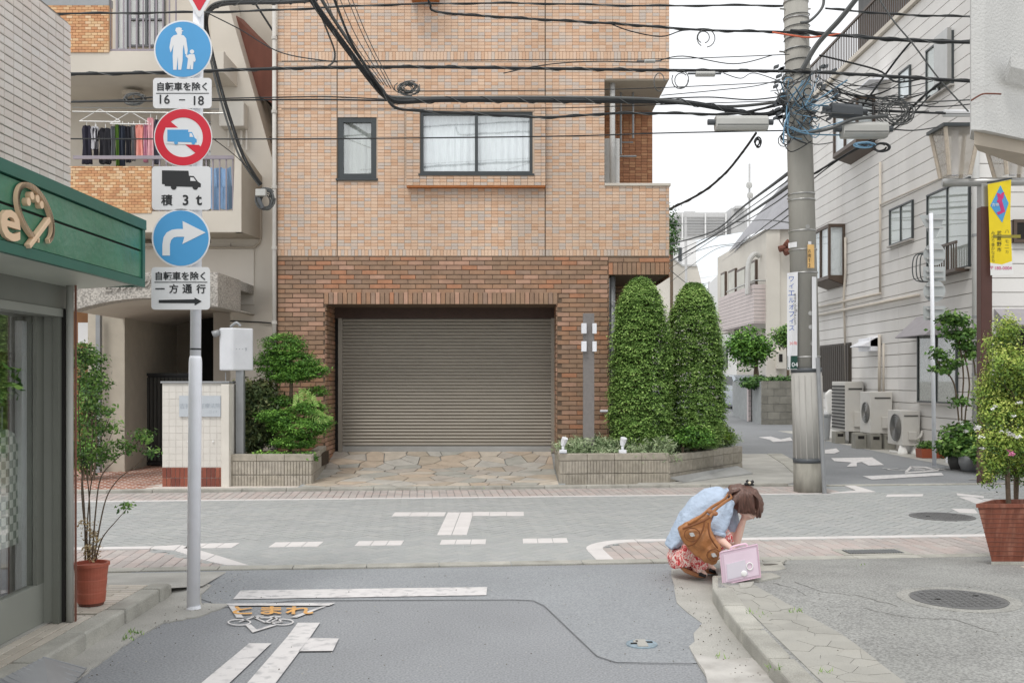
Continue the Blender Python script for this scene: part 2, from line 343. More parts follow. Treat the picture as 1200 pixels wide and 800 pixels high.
# ================================================================ GROUND, STREETS, PAVEMENTS
TH = R(5.3); SU = Vector((math.cos(TH), math.sin(TH), 0)); SN = Vector((-math.sin(TH), math.cos(TH), 0)); SO = Vector((0, 8.30, 0))
def ST(s, t, z=0): p = SO + SU * s + SN * t; return Vector((p.x, p.y, z))
def gz(Y): return 0 if Y < 30 else min(.9, .03 * (Y - 30))
def GG(u, v, dz=0):
    p = G(u, v, 0)
    if p.y > 30: Y = (H + .9) * F / ((v - 445) + .03 * F); p = P(u, v, Y)
    return Vector((p.x, p.y, p.z + dz))
gm = MB(); rows = [(-30, -.012), (30, -.012), (60, .86), (400, .86)]
for i in range(3):
    gm.face([(-300, rows[i][0], rows[i][1]), (300, rows[i][0], rows[i][1]), (300, rows[i + 1][0], rows[i + 1][1]), (-300, rows[i + 1][0], rows[i + 1][1])])
struct('ground', gm, K['concrete'])
# near road
m_ = MB(); m_.face([(-2.6, -3, 0), (1.5, -3, 0), (1.5, 8.43, 0), (-2.6, 8.06, 0)]); near_road = struct('near_road', m_, K['asphalt'])
def sheet(name, m, pix, z, parent=None, kind='structure'):
    mb = MB(); mb.face([G(u, v, z) for u, v in pix]); o = mb.build(name, m, parent, loc=None if parent else (0, 0, 0))
    if not parent: tag(o, kind=kind)
    return o
sheet('road_patch', K['asphalt2'], [(150, 669), (262, 711), (345, 703), (600, 702), (625, 703), (638, 709), (700, 768), (722, 775), (840, 777), (850, 760), (848, 664), (600, 665.5), (300, 667.5)], .004)
mb = MB()
sp = [G(u, v, .0085) for u, v in [(262, 711), (345, 703), (600, 702), (625, 703), (638, 709), (700, 768), (722, 775), (812, 777)]]
for a, b in zip(sp, sp[1:]):
    d = (b - a).normalized(); n_ = Vector((-d.y, d.x, 0)) * .0035; mb.face([a - n_, b - n_, b + n_, a + n_])
mb.build('tar_seam', K['seam'], near_road)
# gutters (concrete, ragged edges)
def ragged(pix, z, seed, j=1.2):
    g = random.Random(seed); out = []
    for (a, b), (c, d) in zip(pix, pix[1:] + pix[:1]):
        n = max(1, int(math.hypot(c - a, d - b) / 7))
        for i in range(n):
            t = i / n; out.append(G(a + (c - a) * t + g.uniform(-j, j), b + (d - b) * t + g.uniform(-j, j) * .5, z))
    return out
mb = MB(); mb.prism(ragged([(84, 800), (150, 752), (192, 729), (234, 721), (271, 707), (236, 706), (236, 696), (249, 685), (210, 675), (190, 672), (150, 700), (60, 772), (40, 800)], .009, 1), (0, 0, -.02)); struct('left_gutter', mb, K['concrete'])
mb = MB(); mb.prism(ragged([(786, 666), (790, 690), (793, 706), (812, 722), (824, 730), (813, 741), (814, 751), (808, 757), (818, 778), (832, 800), (845, 830), (930, 830), (867, 745), (856, 700), (846, 664)], .009, 2, 1.0), (0, 0, -.02)); struct('right_gutter', mb, K['concrete'])
mb = MB(); mb.prism(ragged([(812, 765), (850, 772), (882, 770), (908, 800), (925, 825), (836, 825), (828, 790)], .013, 5, 1.2), (0, 0, -.02)); struct('gutter_patch', mb, mat('patched_mortar', S(186, 183, 178), .9, .15, 6, .6, 60, dirt=.5, dscale=5, dcol=S(140, 134, 126)))

# ---- generic pieces: the biggest LIM as objects, the rest joined as stuff
def pieces(name, parent, rects, obj_mat, stuff_mat, th, lim=300, cham=.003, key=None, M4=None):
    """rects: (centre, half-a vector, half-b vector, normal) ; pieces stand th proud of centre plane"""
    if key: rects = sorted(rects, key=key)
    cache = {}
    for c, a, b, n in rects[:lim]:
        k = (round(a.length, 4), round(b.length, 4))
        if k not in cache:
            x, y = k; cache[k] = me = bpy.data.meshes.new(name); q = min(cham, x * .4, y * .4)
            V = [(-x, -y, 0), (x, -y, 0), (x, y, 0), (-x, y, 0), (-x, -y, th - q), (x, -y, th - q), (x, y, th - q), (-x, y, th - q),
                 (-x + q, -y + q, th), (x - q, -y + q, th), (x - q, y - q, th), (-x + q, y - q, th)]
            Fs = [(8, 9, 10, 11)] + [(i + o_, (i + 1) % 4 + o_, (i + 1) % 4 + o_ + 4, i + o_ + 4) for o_ in (0, 4) for i in range(4)]
            me.from_pydata(V, [], Fs); me.materials.append(obj_mat)
        an, bn = a.normalized(), b.normalized()
        o = bpy.data.objects.new(name, cache[k]); C.objects.link(o); o.parent = parent
        mtx = Matrix((an, bn, an.cross(bn))).transposed().to_4x4(); jit = rnd.uniform(-.0012, .0012)
        mtx.translation = c - org(parent) + n * jit; o.matrix_local = mtx; _org[o.name] = c.copy()
    rest = rects[lim:]
    if rest:
        mb = MB()
        for c, a, b, n in rest:
            t = n * (th + rnd.uniform(-.0012, .0012)); k = len(mb.v); q = 1 - min(.002, a.length * .3) / a.length; r_ = 1 - min(.002, b.length * .3) / b.length
            mb.v += [tuple(c - a - b), tuple(c + a - b), tuple(c + a + b), tuple(c - a + b), tuple(c - a * q - b * r_ + t), tuple(c + a * q - b * r_ + t), tuple(c + a * q + b * r_ + t), tuple(c - a * q + b * r_ + t)]
            mb.f += [(k + 4, k + 5, k + 6, k + 7)] + [(k + i, k + (i + 1) % 4, k + (i + 1) % 4 + 4, k + i + 4) for i in range(4)]
        o = mb.build(name + '_field', stuff_mat, parent); tag(o, kind='stuff')
UP = Vector((0, 0, 1))
# paved cross street
m_ = MB(); m_.face([ST(-14, 0), ST(26, 0), ST(26, 5.9), ST(-14, 5.9)]); street = struct('paved_street', m_, K['mortar'])
# zones: marks block pavers below; pink areas
def inpoly(p, poly):
    x, y = p[0], p[1]; c = False; n = len(poly)
    for i in range(n):
        x1, y1 = poly[i][0], poly[i][1]; x2, y2 = poly[(i + 1) % n][0], poly[(i + 1) % n][1]
        if (y1 > y) != (y2 > y) and x < (x2 - x1) * (y - y1) / (y2 - y1) + x1: c = not c
    return c
sR0 = .74; tb = 1.13                                   # right pink pavement starts at s, border line at t
def arc(cx, cy, r, a0, a1, n=8): return [(cx + r * math.cos(R(a0 + (a1 - a0) * i / n)), cy + r * math.sin(R(a0 + (a1 - a0) * i / n))) for i in range(n + 1)]
r_out = arc(sR0 + .55, tb + .06 - .55, .55, 180, 90); r_in = arc(sR0 + .55, tb + .06 - .55, .40, 180, 90)
pinkR = [(sR0, .15)] + r_out + [(26, tb + .06), (26, .15)]
l0 = (G(195, 640).x, 0)
sL = [-2.25, -3.28]                                    # diagonal of the left border: near end, far end
pinkL = [(-14, .15), (-1.98, .15), (-3.2, tb + .08), (-14, tb + .08)]
pinkF = [(-14, 4.72), (G(1022, 575).x, 4.72), (G(1000, 571).x, 5.72), (-14, 5.72)]
pinkR_in = [(sR0 + .12, -.1)] + [(x - .02, y + .02) for x, y in r_in] + [(26, tb - .05), (26, -.1)]; pinkL_in = [(-14, -.1), (-2.2, -.1), (-3.25, tb - .03), (-14, tb - .03)]
rect_g = []; L_, W_ = .2, .1; a45 = Vector((math.cos(R(45)), math.sin(R(45)))); b45 = Vector((-a45.y, a45.x))
for i in range(-260, 360):
    for j in range(-260, 260):
        d = (i - j) % 4
        if d == 0: q = (i + 1, j + .5); hx, hy = L_ / 2 - .002, W_ / 2 - .002
        elif d == 3: q = (i + .5, j + 1); hx, hy = W_ / 2 - .002, L_ / 2 - .002
        else: continue
        st = a45 * q[0] * W_ + b45 * q[1] * W_
        if not (-9.5 < st.x < 12.5 and .09 < st.y < 4.80): continue
        if inpoly(st, pinkR_in) or inpoly(st, pinkL_in): continue
        A = (SU * a45.x + SN * a45.y) * hx; B = (SU * b45.x + SN * b45.y) * hy
        rect_g.append((ST(st.x, st.y, .0), A, B, UP))
camkey = lambda r_: (r_[0] - Vector((0, 0, H))).length
pieces('paver', street, rect_g, K['paver_obj'], K['paver_isl'], .012, key=camkey)
rect_p = []
def pinkzone(poly, s0, s1, t0, t1):
    i = 0; s = s0
    while s < s1:
        off = (i % 2) * .1; t = t0 + off - .2
        while t < t1:
            a, b = max(t, t0), min(t + .2, t1)
            if b - a > .03 and inpoly((s + .05, (a + b) / 2), poly):
                rect_p.append((ST(s + .05, (a + b) / 2, .0), SU * .047, SN * ((b - a) / 2 - .003), UP))
            t += .2
        s += .1; i += 1
pinkzone([(sR0 + .17, .15)] + [(x, y) for x, y in r_in] + [(26, tb - .07), (26, .15)], sR0 + .15, 9.5, .16, tb - .075)
pinkzone([(-14, .15), (-2.25, .15), (-3.3, tb - .02), (-14, tb - .02)], -9, -2, .16, tb - .075)
pinkzone(pinkF, -9, 6, 4.83, 5.71)
pieces('pink_paver', street, rect_p, K['pink_obj'], K['pink_isl'], .011, key=camkey)
# white block lines set into the paving
def wq(pts, name='white_block', z0=0., z1=.0155): MB().prism([(p[0], p[1], z0) for p in pts], (0, 0, z1 - z0)).build(name, K['white_block'], street)
def wrect(s0, s1, t0, t1): wq([ST(s0, t0), ST(s1, t0), ST(s1, t1), ST(s0, t1)])
for x0 in (235, 330.5, 428.5, 527, 625):
    w3 = {235: 55, 330.5: 57}.get(x0, 54.5) / 3
    for k in range(3):
        pts = [G(x0 + k * w3 + .3, 639), G(x0 + (k + 1) * w3 - .5, 639 - .1)]
        sx = [p.x for p in pts]; t_ = 1.06
        p0 = ST(sx[0], t_); p1 = ST(sx[1], t_); wq([p0, p1, p1 + Vector((0, .27, 0)), p0 + Vector((0, .27, 0))])
for k in range(3):
    for x0, x1 in ((459, 521),):
        a = x0 + (x1 - x0) / 3 * k; b = a + (x1 - x0) / 3 - .5; p0 = G(a, 606); p1 = G(b, 605.9); wq([p0, p1, p1 + Vector((0, .33, 0)), p0 + Vector((0, .33, 0))])
for k in range(3):
    a = 553 + 20.5 * k; p0 = G(a, 605.6); p1 = G(a + 20, 605.4); wq([p0, p1, p1 + Vector((0, .33, 0)), p0 + Vector((0, .33, 0))])
for xa, xb in ((512.2, 528.8), (529.8, 547)):
    for k in range(3):
        p0 = G(xa, 628); p1 = G(xb, 628); d = Vector((0, .562 * k, 0)); e = Vector((0, .562 * (k + 1) - .006, 0)); wq([p0 + d, p1 + d, p1 + e, p0 + e])
# right border: curved blocks then a line of blocks
for i in range(0, 8, 2):
    wq([ST(*r_out[i]), ST(*r_out[i + 1]), ST(*r_out[i + 2]), ST(*r_in[i + 2]), ST(*r_in[i + 1]), ST(*r_in[i])])
wq([ST(sR0, .155), ST(sR0 + .15, .155), ST(sR0 + .15, tb - .5), ST(sR0, tb - .5)])
s = sR0 + .56
while s < 12: wrect(s, min(12, s + .595), tb - .07, tb + .06); s += .6
# left border
s = -3.22
while s > -9: wrect(s - .595, s, tb - .05, tb + .08); s -= .6
dv = [(G(195, 638.5), G(205, 644)), (G(240, 655), G(243, 662)), (G(293, 665), G(270, 665.5))]
wq([ST(-3.21, tb + .08), G(212, 640), G(204, 646.5), ST(-3.21, tb - .05)]); wq([G(213, 640.2), G(252, 651.5), G(240, 658), G(205, 646.7)]); wq([G(253, 651.8), G(291, 663.8), G(266, 663.8), G(241, 658.4)])
# far white line and end wedge, near concrete strip, far kerb
s = -9
while s < 4.55: wrect(s, s + .6 - .005, 4.72, 4.82); s += .6
wq([ST(4.56, 4.72), G(1026, 577), G(1002, 569.8), G(990, 569.8), G(1003, 575.5)])
kerb_me = {}
def kerb_run(name, pts_s, t0, t1, z1, m, L=.6, parent=street):
    s = pts_s[0]
    while s < pts_s[1] - .01:
        e = min(s + L, pts_s[1]); mb = MB(); mb.prism([ST(s, t0, -.03), ST(e - .006, t0, -.03), ST(e - .006, t1, -.03), ST(s, t1, -.03)], (0, 0, z1 + .03)); mb.build(name, m, parent, bevel=.006); s = e
kerb_run('edging_block', (-9, 9), .0, .145, .0165, K['kerb'])
kerb_run('kerb_stone', (-8, 4.56), 5.73, 5.88, .05, K['kerb'])
kerb_run('edging_block', (4.565, 14), 5.75, 5.88, .0165, K['kerb'])
for pix in ([(1040, 579), (1082, 578.5), (1081, 581), (1038, 581.5)], [(1121, 577.5), (1153, 581), (1153, 583), (1122, 580)], [(1124, 582), (1140, 582), (1180, 594), (1145, 590)], [(1115, 595.5), (1142, 596), (1146, 601), (1124, 600)], [(1150, 584), (1200, 586), (1210, 590), (1160, 588)]):
    p_ = [G(u, v, .016) for u, v in pix]; MB().prism([p - Vector((0, 0, .01)) for p in p_], (0, 0, .01)).build('crossing_mark', K['white_block'], street)
# drains and covers
def manhole(u, v, w_, z, label, ring=True, kind=0):
    c = G(u, v, z); r_ = w_ / 2 * c.y / F / math.sqrt(1 + ((u - 600) / F) ** 2)
    t = thing('manhole_cover', c, label, 'manhole cover')
    if ring: MB().lathe(c, [(r_ * 1.28, -.01), (r_ * 1.28, .003), (r_ * 1.03, .004), (r_ * 1.03, -.01)], 36).build('collar', mat('worn_collar', S(150, 149, 144), .9, .15, 6, .5, 60, speck=.2, sscale=75), t)
    MB().lathe(c, [(r_, -.01), (r_, .005), (r_ * .94, .008), (r_ * .93, .006), (.01, .0062)], 36).build('lid', K['manhole'] if kind != 2 else mat('blue_lid', S(140, 156, 166), .5, .2, 30), t)
    mb = MB(); k = 0
    n = {0: 12, 1: 14, 2: 4}[kind]; st = 2 * r_ / n
    for i in range(n):
        for j in range(n):
            x = -r_ + (i + .5) * st; y = -r_ + (j + .5) * st
            if x * x + y * y < (r_ * .9) ** 2 and (kind != 2): mb.box(c.x + x - st * .3, c.x + x + st * .3, c.y + y - st * .3, c.y + y + st * .3, c.z + .005, c.z + .0095, 'b')
    if kind != 2: mb.build('studs', K['manhole'], t)
    else: mb.box(c.x - .03, c.x + .03, c.y - r_ * .8, c.y + r_ * .8, c.z + .006, c.z + .011).box(c.x - r_ * .5, c.x - r_ * .2, c.y + .02, c.y + .05, c.z + .006, c.z + .011); mb.build('rib', K['concrete'], t)
    for dx, dy in ((-.5, -.1), (.5, .25)): box('lift_slot', K['dark'], t, c.x + dx * r_ - .02, c.x + dx * r_ + .02, c.y + dy * r_ - .008, c.y + dy * r_ + .008, c.z + .004, c.z + .011)
manhole(1123, 702, 116, .1, 'round grey iron manhole cover in the coarse asphalt of the near right pavement')
manhole(1104, 605, 79, .014, 'round dark manhole cover set in the grey herringbone paving beside the planter', False, 1)
manhole(752, 754.5, 37, .006, 'small round bluish cover in the near asphalt road', False, 2)
gr = thing('drain_grate', G(992, 654), 'long narrow drain grate set in the pink pavers at the kerb', 'drain grate')
g0 = ST(3.02, .2, 0); box_pts = [ST(2.95, .17, .004), ST(3.58, .17, .004), ST(3.58, .47, .004), ST(2.95, .47, .004)]
MB().prism(box_pts, (0, 0, .011)).build('frame', K['kerb'], gr)
MB().prism([ST(3.02, .22, .012), ST(3.52, .22, .012), ST(3.52, .40, .012), ST(3.02, .40, .012)], (0, 0, .005)).build('pit', K['dark'], gr)
for i in range(20):
    s = 3.03 + i * .025; MB().prism([ST(s, .22, .016), ST(s + .010, .22, .016), ST(s + .010, .40, .016), ST(s, .40, .016)], (0, 0, .006)).build('bar', K['grey_pole'], gr)
# ---- painted marks on the near road
def mark(name, pix, m=K['white_mark'], z=.0095, par=near_road):
    mb = MB()
    for pl in (pix if isinstance(pix[0][0], (tuple, list)) else [pix]): mb.face([G(u, v, z) for u, v in pl])
    return mb.build(name, m, par)
mark('stop_line', [(282, 691.3), (350, 690.3), (571, 687.2), (570, 696.8), (420, 699.2), (273, 701.5)])
tri = [[(265, 706.5), (393, 705.8), (386, 709), (268, 709)], [(268, 709.3), (275, 709.3), (285.5, 723), (277, 723)], [(383, 709.3), (375, 710.5), (340, 722.5), (348, 723)], [(287, 731), (294, 731), (301, 737), (318, 731.5), (325, 731.5), (296, 740.5)]]
mark('triangle_mark', tri)
def ring(cu, cv, ru, rv, wd, n=24):
    out = []
    for i in range(n):
        a, b = 2 * math.pi * i / n, 2 * math.pi * (i + 1) / n
        out.append([(cu + ru * math.cos(a), cv + rv * math.sin(a)), (cu + ru * math.cos(b), cv + rv * math.sin(b)), (cu + (ru - wd) * math.cos(b), cv + (rv - wd * .45) * math.sin(b)), (cu + (ru - wd) * math.cos(a), cv + (rv - wd * .45) * math.sin(a))])
    return out
def stroke(a, b, wd):
    d = Vector((b[0] - a[0], (b[1] - a[1]) * 2.2)).normalized(); n_ = Vector((-d.y, d.x / 2.2)) * wd / 2
    return [(a[0] - n_.x, a[1] - n_.y), (b[0] - n_.x, b[1] - n_.y), (b[0] + n_.x, b[1] + n_.y), (a[0] + n_.x, a[1] + n_.y)]
bike = ring(280.5, 728.3, 14, 3.8, 2) + ring(331, 728, 13.5, 3.8, 2)
for a, b in (((280, 728), (297, 722.2)), ((297, 722.2), (311, 728.5)), ((311, 728.5), (321, 722.5)), ((298, 723), (322, 723)), ((321, 722), (331, 728)), ((311, 728.5), (331, 728)), ((294, 721.5), (309, 721)), ((316, 721.8), (329, 722))): bike.append(stroke(a, b, 2.2))
mark('bicycle_mark', bike, z=.0105)
text('stop_word', 'とまれ', K['orange_mark'], near_road, G(320, 714.4, .0115), .235, (1, 0, 0), (-.22, 1, 0), ext=.0005, sx=.72, bold=.025)
mark('stop_letter', [[(292, 753), (318, 753), (262, 806), (228, 806)]], z=.0098)
mark('stop_letter', [[(349, 729), (375, 729), (363, 746.5), (318, 806), (284, 806), (337, 745)], [(363.2, 746.8), (397, 747.5), (390, 762), (350, 762.4)]], z=.0098)
# ---- left pavement: kerb stones, slabs, ramp plate
m_ = MB(); m_.face([(-6, -3, .085), (-2.5, -3, .085), (-2.5, 6.95, .085), (-2.55, 7.1, .06), (-6, 7.1, .06)]); m_.face([(-6, 7.1, .06), (-2.55, 7.1, .06), (-2.3, 7.4, .02), (-2.3, 8.08, .002), (-6, 7.75, .002)])
lpave = struct('left_pavement', m_, K['concrete'])
y = 3.3
for k in range(8):
    e = y + .6; 
    if e > 7.1: e = 7.1
    if y > 7.05: break
    if k < 4 or y < 7:
        mb = MB(); j_ = rnd.uniform(-.006, .006); mb.box(-2.575 + j_, -2.44 + j_, y + .008, e - .008, -.02, .105 + j_ * .5); mb.build('kerb_stone', K['kerb'], lpave, bevel=.015)
    y = e
mb = MB(); mb.prism([(-2.575, 7.105, -.02), (-2.44, 7.105, -.02), (-2.46, 7.2, -.02), (-2.53, 7.24, -.02), (-2.575, 7.24, -.02)], (0, 0, .10)); mb.build('kerb_stone', K['kerb'], lpave, bevel=.02)
rs = []
y = 6.2; k = 0
while y < 7.05:
    x = -2.58; o_ = [.12, .28][k % 2]; 
    while x > -3.9:
        a = max(x - (o_ if x > -2.6 else .34), -4.0); rs.append((Vector(((x + a) / 2, y + .03, .083)), Vector(((x - a) / 2 - .003, 0, 0)), Vector((0, .027, 0)), UP)); x = a
    y += .062; k += 1
x = -2.58; k = 0
while x > -2.84:
    y = 3.4 + (k % 2) * .17
    while y < 6.15:
        e = min(6.16, y + .34); rs.append((Vector((x - .03, (y + e) / 2, .083)), Vector((.027, 0, 0)), Vector((0, (e - y) / 2 - .003, 0)), UP)); y = e
    x -= .062; k += 1
pieces('slab_strip', lpave, rs, K['sett_obj'], K['sett_isl'], .016, key=camkey)
rp = thing('ramp_plate', G(50, 800, .1), 'grey steel kerb ramp plate at the bottom left corner', 'ramp plate')
q_ = [G(0, 797, .125), G(52, 770, .125), G(102, 783, .02), G(60, 830, .02), G(-40, 830, .02)]
MB().prism(q_, (0, 0, .006)).build('plate', K['grey_pole'], rp)
for i in range(9):
    a = Vector(q_[0]).lerp(q_[1], i / 8.5 + .02); b = Vector(q_[3]).lerp(q_[2], i / 8.5 + .02); a.z += .008; b.z += .008; MB().tube([a, b], .003, 4).build('rib', K['grey_pole'], rp)
# ---- right pavement
m_ = MB(); xs = (1.45, 7.5)
for (y0, z0), (y1, z1) in zip([(-2, .1), (7.0, .1), (7.5, .09)], [(7.0, .1), (7.5, .09), (8.42, .012)]):
    k0 = .12 if y1 > 8 else 0
    m_.face([(xs[0] + (.1 if y0 > 7.2 else 0), y0, z0), (xs[1], y0, z0), (xs[1], y1 + (.6 if y1 > 8 else 0), z1), (xs[0] + (.1 if y1 > 7.2 else 0) + k0, y1 + (k0 * .2), z1)])
rpave = struct('right_pavement', m_, K['asphalt_walk'])
kp = [(1.335, 3.4), (1.335, 4.0), (1.335, 4.6), (1.335, 5.2), (1.34, 5.8), (1.36, 6.4), (1.40, 6.95), (1.50, 7.45), (1.62, 7.85)]
for i, (a, b) in enumerate(zip(kp, kp[1:])):
    z1 = .105 if i < 6 else (.09 if i == 6 else .05)
    p, q = Vector((*a, -.02)), Vector((*b, -.02)); d = (q - p).normalized() * .009; n_ = Vector((d.y, -d.x, 0)).normalized() * .14; jx = Vector((rnd.uniform(-.006, .006), 0, rnd.uniform(-.004, .004))); p = p + jx; q = q + jx
    MB().prism([p + d, p + d + n_, q - d + n_, q - d], (0, 0, z1 + .02)).build('kerb_stone', K['kerb'], rpave, bevel=.014)
def voronoi(n, w_, h_, seed, jit=1.0):
    g = random.Random(seed); pts = []
    while len(pts) < n:
        p = (g.uniform(0, w_), g.uniform(0, h_))
        if all(math.hypot(p[0] - q[0], p[1] - q[1]) > .62 * math.sqrt(w_ * h_ / n) for q in pts) or g.random() < .004: pts.append(p)
    out = []
    for i, p in enumerate(pts):
        poly = [(0, 0), (w_, 0), (w_, h_), (0, h_)]
        for j, q in enumerate(pts):
            if i == j: continue
            mx_, my = (p[0] + q[0]) / 2, (p[1] + q[1]) / 2; nx, ny = q[0] - p[0], q[1] - p[1]; new = []
            for k in range(len(poly)):
                a, b = poly[k], poly[(k + 1) % len(poly)]; da = (a[0] - mx_) * nx + (a[1] - my) * ny; db = (b[0] - mx_) * nx + (b[1] - my) * ny
                if da <= 0: new.append(a)
                if (da < 0) != (db < 0) and abs(da - db) > 1e-9: t = da / (da - db); new.append((a[0] + (b[0] - a[0]) * t, a[1] + (b[1] - a[1]) * t))
            poly = new
            if len(poly) < 3: break
        if len(poly) >= 3: out.append(poly)
    return out
def vor_pieces(name, parent, n, seed, fmap, m, w_, h_, th, gap):
    for poly in voronoi(n, w_, h_, seed):
        cx = sum(p[0] for p in poly) / len(poly); cy = sum(p[1] for p in poly) / len(poly); sh = []
        for x, y in poly:
            d = math.hypot(x - cx, y - cy); k = max(.1, (d - gap) / d) if d > 0 else 1; sh.append((cx + (x - cx) * k, cy + (y - cy) * k))
        jz = rnd.uniform(-.002, .002); MB().prism([fmap(x, y) + Vector((0, 0, jz)) for x, y in sh], (0, 0, th)).build(name, m, parent)
# cracked concrete strip behind the kerb
def fcr(x, y):
    t = y / 3.2; y_ = 3.9 + y; w0 = {0: .42}.get(0); wid = .40 if y_ < 5.6 else .40 - (y_ - 5.6) * .12
    return Vector((1.485 + x / .4 * max(.12, wid), y_, .098 if y_ < 7.0 else .09))
vor_pieces('cracked_slab', rpave, 72, 4, fcr, mat('cracked_concrete', S(164, 162, 155), .9, .12, 4, .5, 80, rand='obj', randv=.06, dirt=.4, dscale=4, dcol=S(140, 136, 126)), .4, 3.3, .006, .002)
# broken concrete by the case
for i, pix in enumerate([[(889, 661), (915, 660), (921, 668), (905, 673), (890, 672)], [(872, 676), (905, 674), (915, 678), (890, 683), (870, 682)], [(893, 657.5), (922, 657.5), (918, 661), (895, 660)], [(866, 686), (884, 684), (880, 690), (867, 692)]]):
    z_ = .055 if pix[0][1] < 670 else .09; MB().prism([G(u, v, z_) for u, v in pix], (0, 0, .022)).build('broken_concrete', K['kerb'], rpave, bevel=.005)
mb = MB(); mb.prism([G(u, v, .06) for u, v in [(894, 663.5), (904, 662.8), (912, 663.2), (903, 664.4), (896, 664.5)]], (0, 0, .02)); mb.build('crack_hole', mat('dark_gap', S(92, 88, 82), .95, .1), rpave)
cr_m = mat('crack', S(96, 94, 90), .95, .1)
mb = MB()
for ln in ([(905, 683), (930, 688), (948, 700)], [(930, 681), (965, 693), (1010, 698), (1060, 712)], [(884, 690), (905, 718), (935, 716)], [(1010, 712), (1060, 722), (1120, 726), (1180, 745)], [(935, 712), (950, 728), (965, 745)]):
    pl = []
    for (a, b), (c, d) in zip(ln, ln[1:]):
        for i in range(5): pl.append((a + (c - a) * i / 5 + rnd.uniform(-1.5, 1.5), b + (d - b) * i / 5 + rnd.uniform(-.8, .8)))
    pl = [G(u, v, .1012) for u, v in pl]
    for a, b in zip(pl, pl[1:]):
        d = (b - a).normalized(); n_ = Vector((-d.y, d.x, 0)) * rnd.uniform(.002, .004); mb.face([a - n_, b - n_, b + n_, a + n_])
mb.build('crack', cr_m, rpave)
# pale slabs under the potted conifer
rs = []
for i in range(14):
    for j in range(9):
        c = Vector((4.42 + j * .31 + (i % 2) * .1 - i * .02, 5.4 + i * .2, .1))
        if c.x > 3.95 + (8.0 - c.y) * .33 and c.y < 7.9 and not (c.x < 4.1): 
            if c.y > 7.0: c.z = .1 - (c.y - 7.0) * .045
            rs.append((c, Vector((.15, 0, 0)), Vector((0, .096, 0)), UP))
pieces('slab', rpave, rs, K['sett_obj'], K['sett_isl'], .012)
# ---- far side pavement, side street
m_ = MB(); m_.face([ST(4.1, 5.87, .012), ST(12, 5.87, .012), Vector((12, 30, .012)), Vector((2.3, 30, .012)), Vector((2.3, 16.5, .012))]); _f = [Vector(q) for q in m_.v]; m_ = MB(); m_.prism(_f, (0, 0, -.03))
K['side_asphalt'] = mat('side_asphalt', S(134, 136, 138), .9, .07, 1.0, .4, 150, speck=.12, sscale=60, dirt=.3, dscale=.8, dcol=S(120, 122, 124)); side = struct('side_street', m_, K['side_asphalt'])
m_ = MB(); m_.prism([(2.3, 30.0, .012), (13, 30.0, .012), (13, 60, .90), (2.3, 60, .90)], (0, 0, -.03)); struct('far_side_street', m_, K['side_asphalt'])
m_ = MB(); m_.face([ST(2.3, 5.86, .03), ST(4.42, 5.86, .03), Vector((4.42, 14.95, .03)), Vector((4.95, 18.0, .03)), Vector((5.3, 20.5, .03)), Vector((2.3, 20.5, .03)), Vector((2.3, 16, .03))]); _f = [Vector(q) for q in m_.v]; m_ = MB(); m_.prism(_f, (0, 0, -.05)); spave = struct('side_pavement', m_, K['concrete'])
mb = MB()
lpts = [Vector((4.38, 14.95, .034)), Vector((4.93, 18.0, .034)), Vector((5.28, 20.5, .034))]
for a, b in zip(lpts, lpts[1:]): 
    n = int((b - a).length / .6); 
    for i in range(n):
        p, q = a.lerp(b, i / n), a.lerp(b, (i + .98) / n); p.z -= .04; q.z -= .04; p.x -= .03; q.x -= .03; MB().prism([p, p + Vector((.3, 0, 0)), q + Vector((.3, 0, 0)), q], (0, 0, .046)).build('gutter_block', K['kerb'], spave)
m_ = MB(); m_.face([(7.75, 15.2, .016), (9, 15.3, .016), (9, 30, .016), (8.0, 30, .016)]); struct('wall_foot_strip', m_, K['concrete'])
m_ = MB(); m_.face([Vector((7.0, 15.3, .02)), Vector((12, 15.7, .02)), Vector((12, 18.2, .02)), Vector((8.3, 18.2, .02)), Vector((7.9, 16.4, .02))]); struct('corner_pavement', m_, K['asphalt_walk'])
def smark(name, pix, z=.019): mark(name, pix, z=z, par=side)
smark('stop_line', [(1011, 557.5), (1103, 553.5), (1106, 556.5), (1022, 561.5)])
smark('triangle_mark', [[(1060, 553), (1100, 550), (1100, 551.6), (1061, 554.5)], [(1060, 552.5), (1066, 546.5), (1070, 546.5), (1064, 552.3)], [(1066, 546), (1086, 546.5), (1098, 549.8), (1092, 550.2), (1083, 547.6), (1068, 547.2)]])
text('stop_word', 'とまれ', K['white_mark'], side, G(1080, 549.3, .022), .42, (1, 0, 0), (0, 1, 0), ext=.0005, sx=.9)
smark('stop_letter', [[(974, 536.5), (1022, 535.5), (1036, 544.5), (1018, 545.2), (1010, 541), (1004, 542), (1004, 546), (992, 546.5), (998, 541.5), (978, 540)]])
smark('stop_letter', [[(966, 527), (980, 525), (984, 528.5), (978, 531), (966, 531)]])
smark('stop_letter', [[(889, 512), (903, 511), (915, 514.5), (926, 512), (929, 516), (915, 517), (906, 517.5), (902, 515)]])
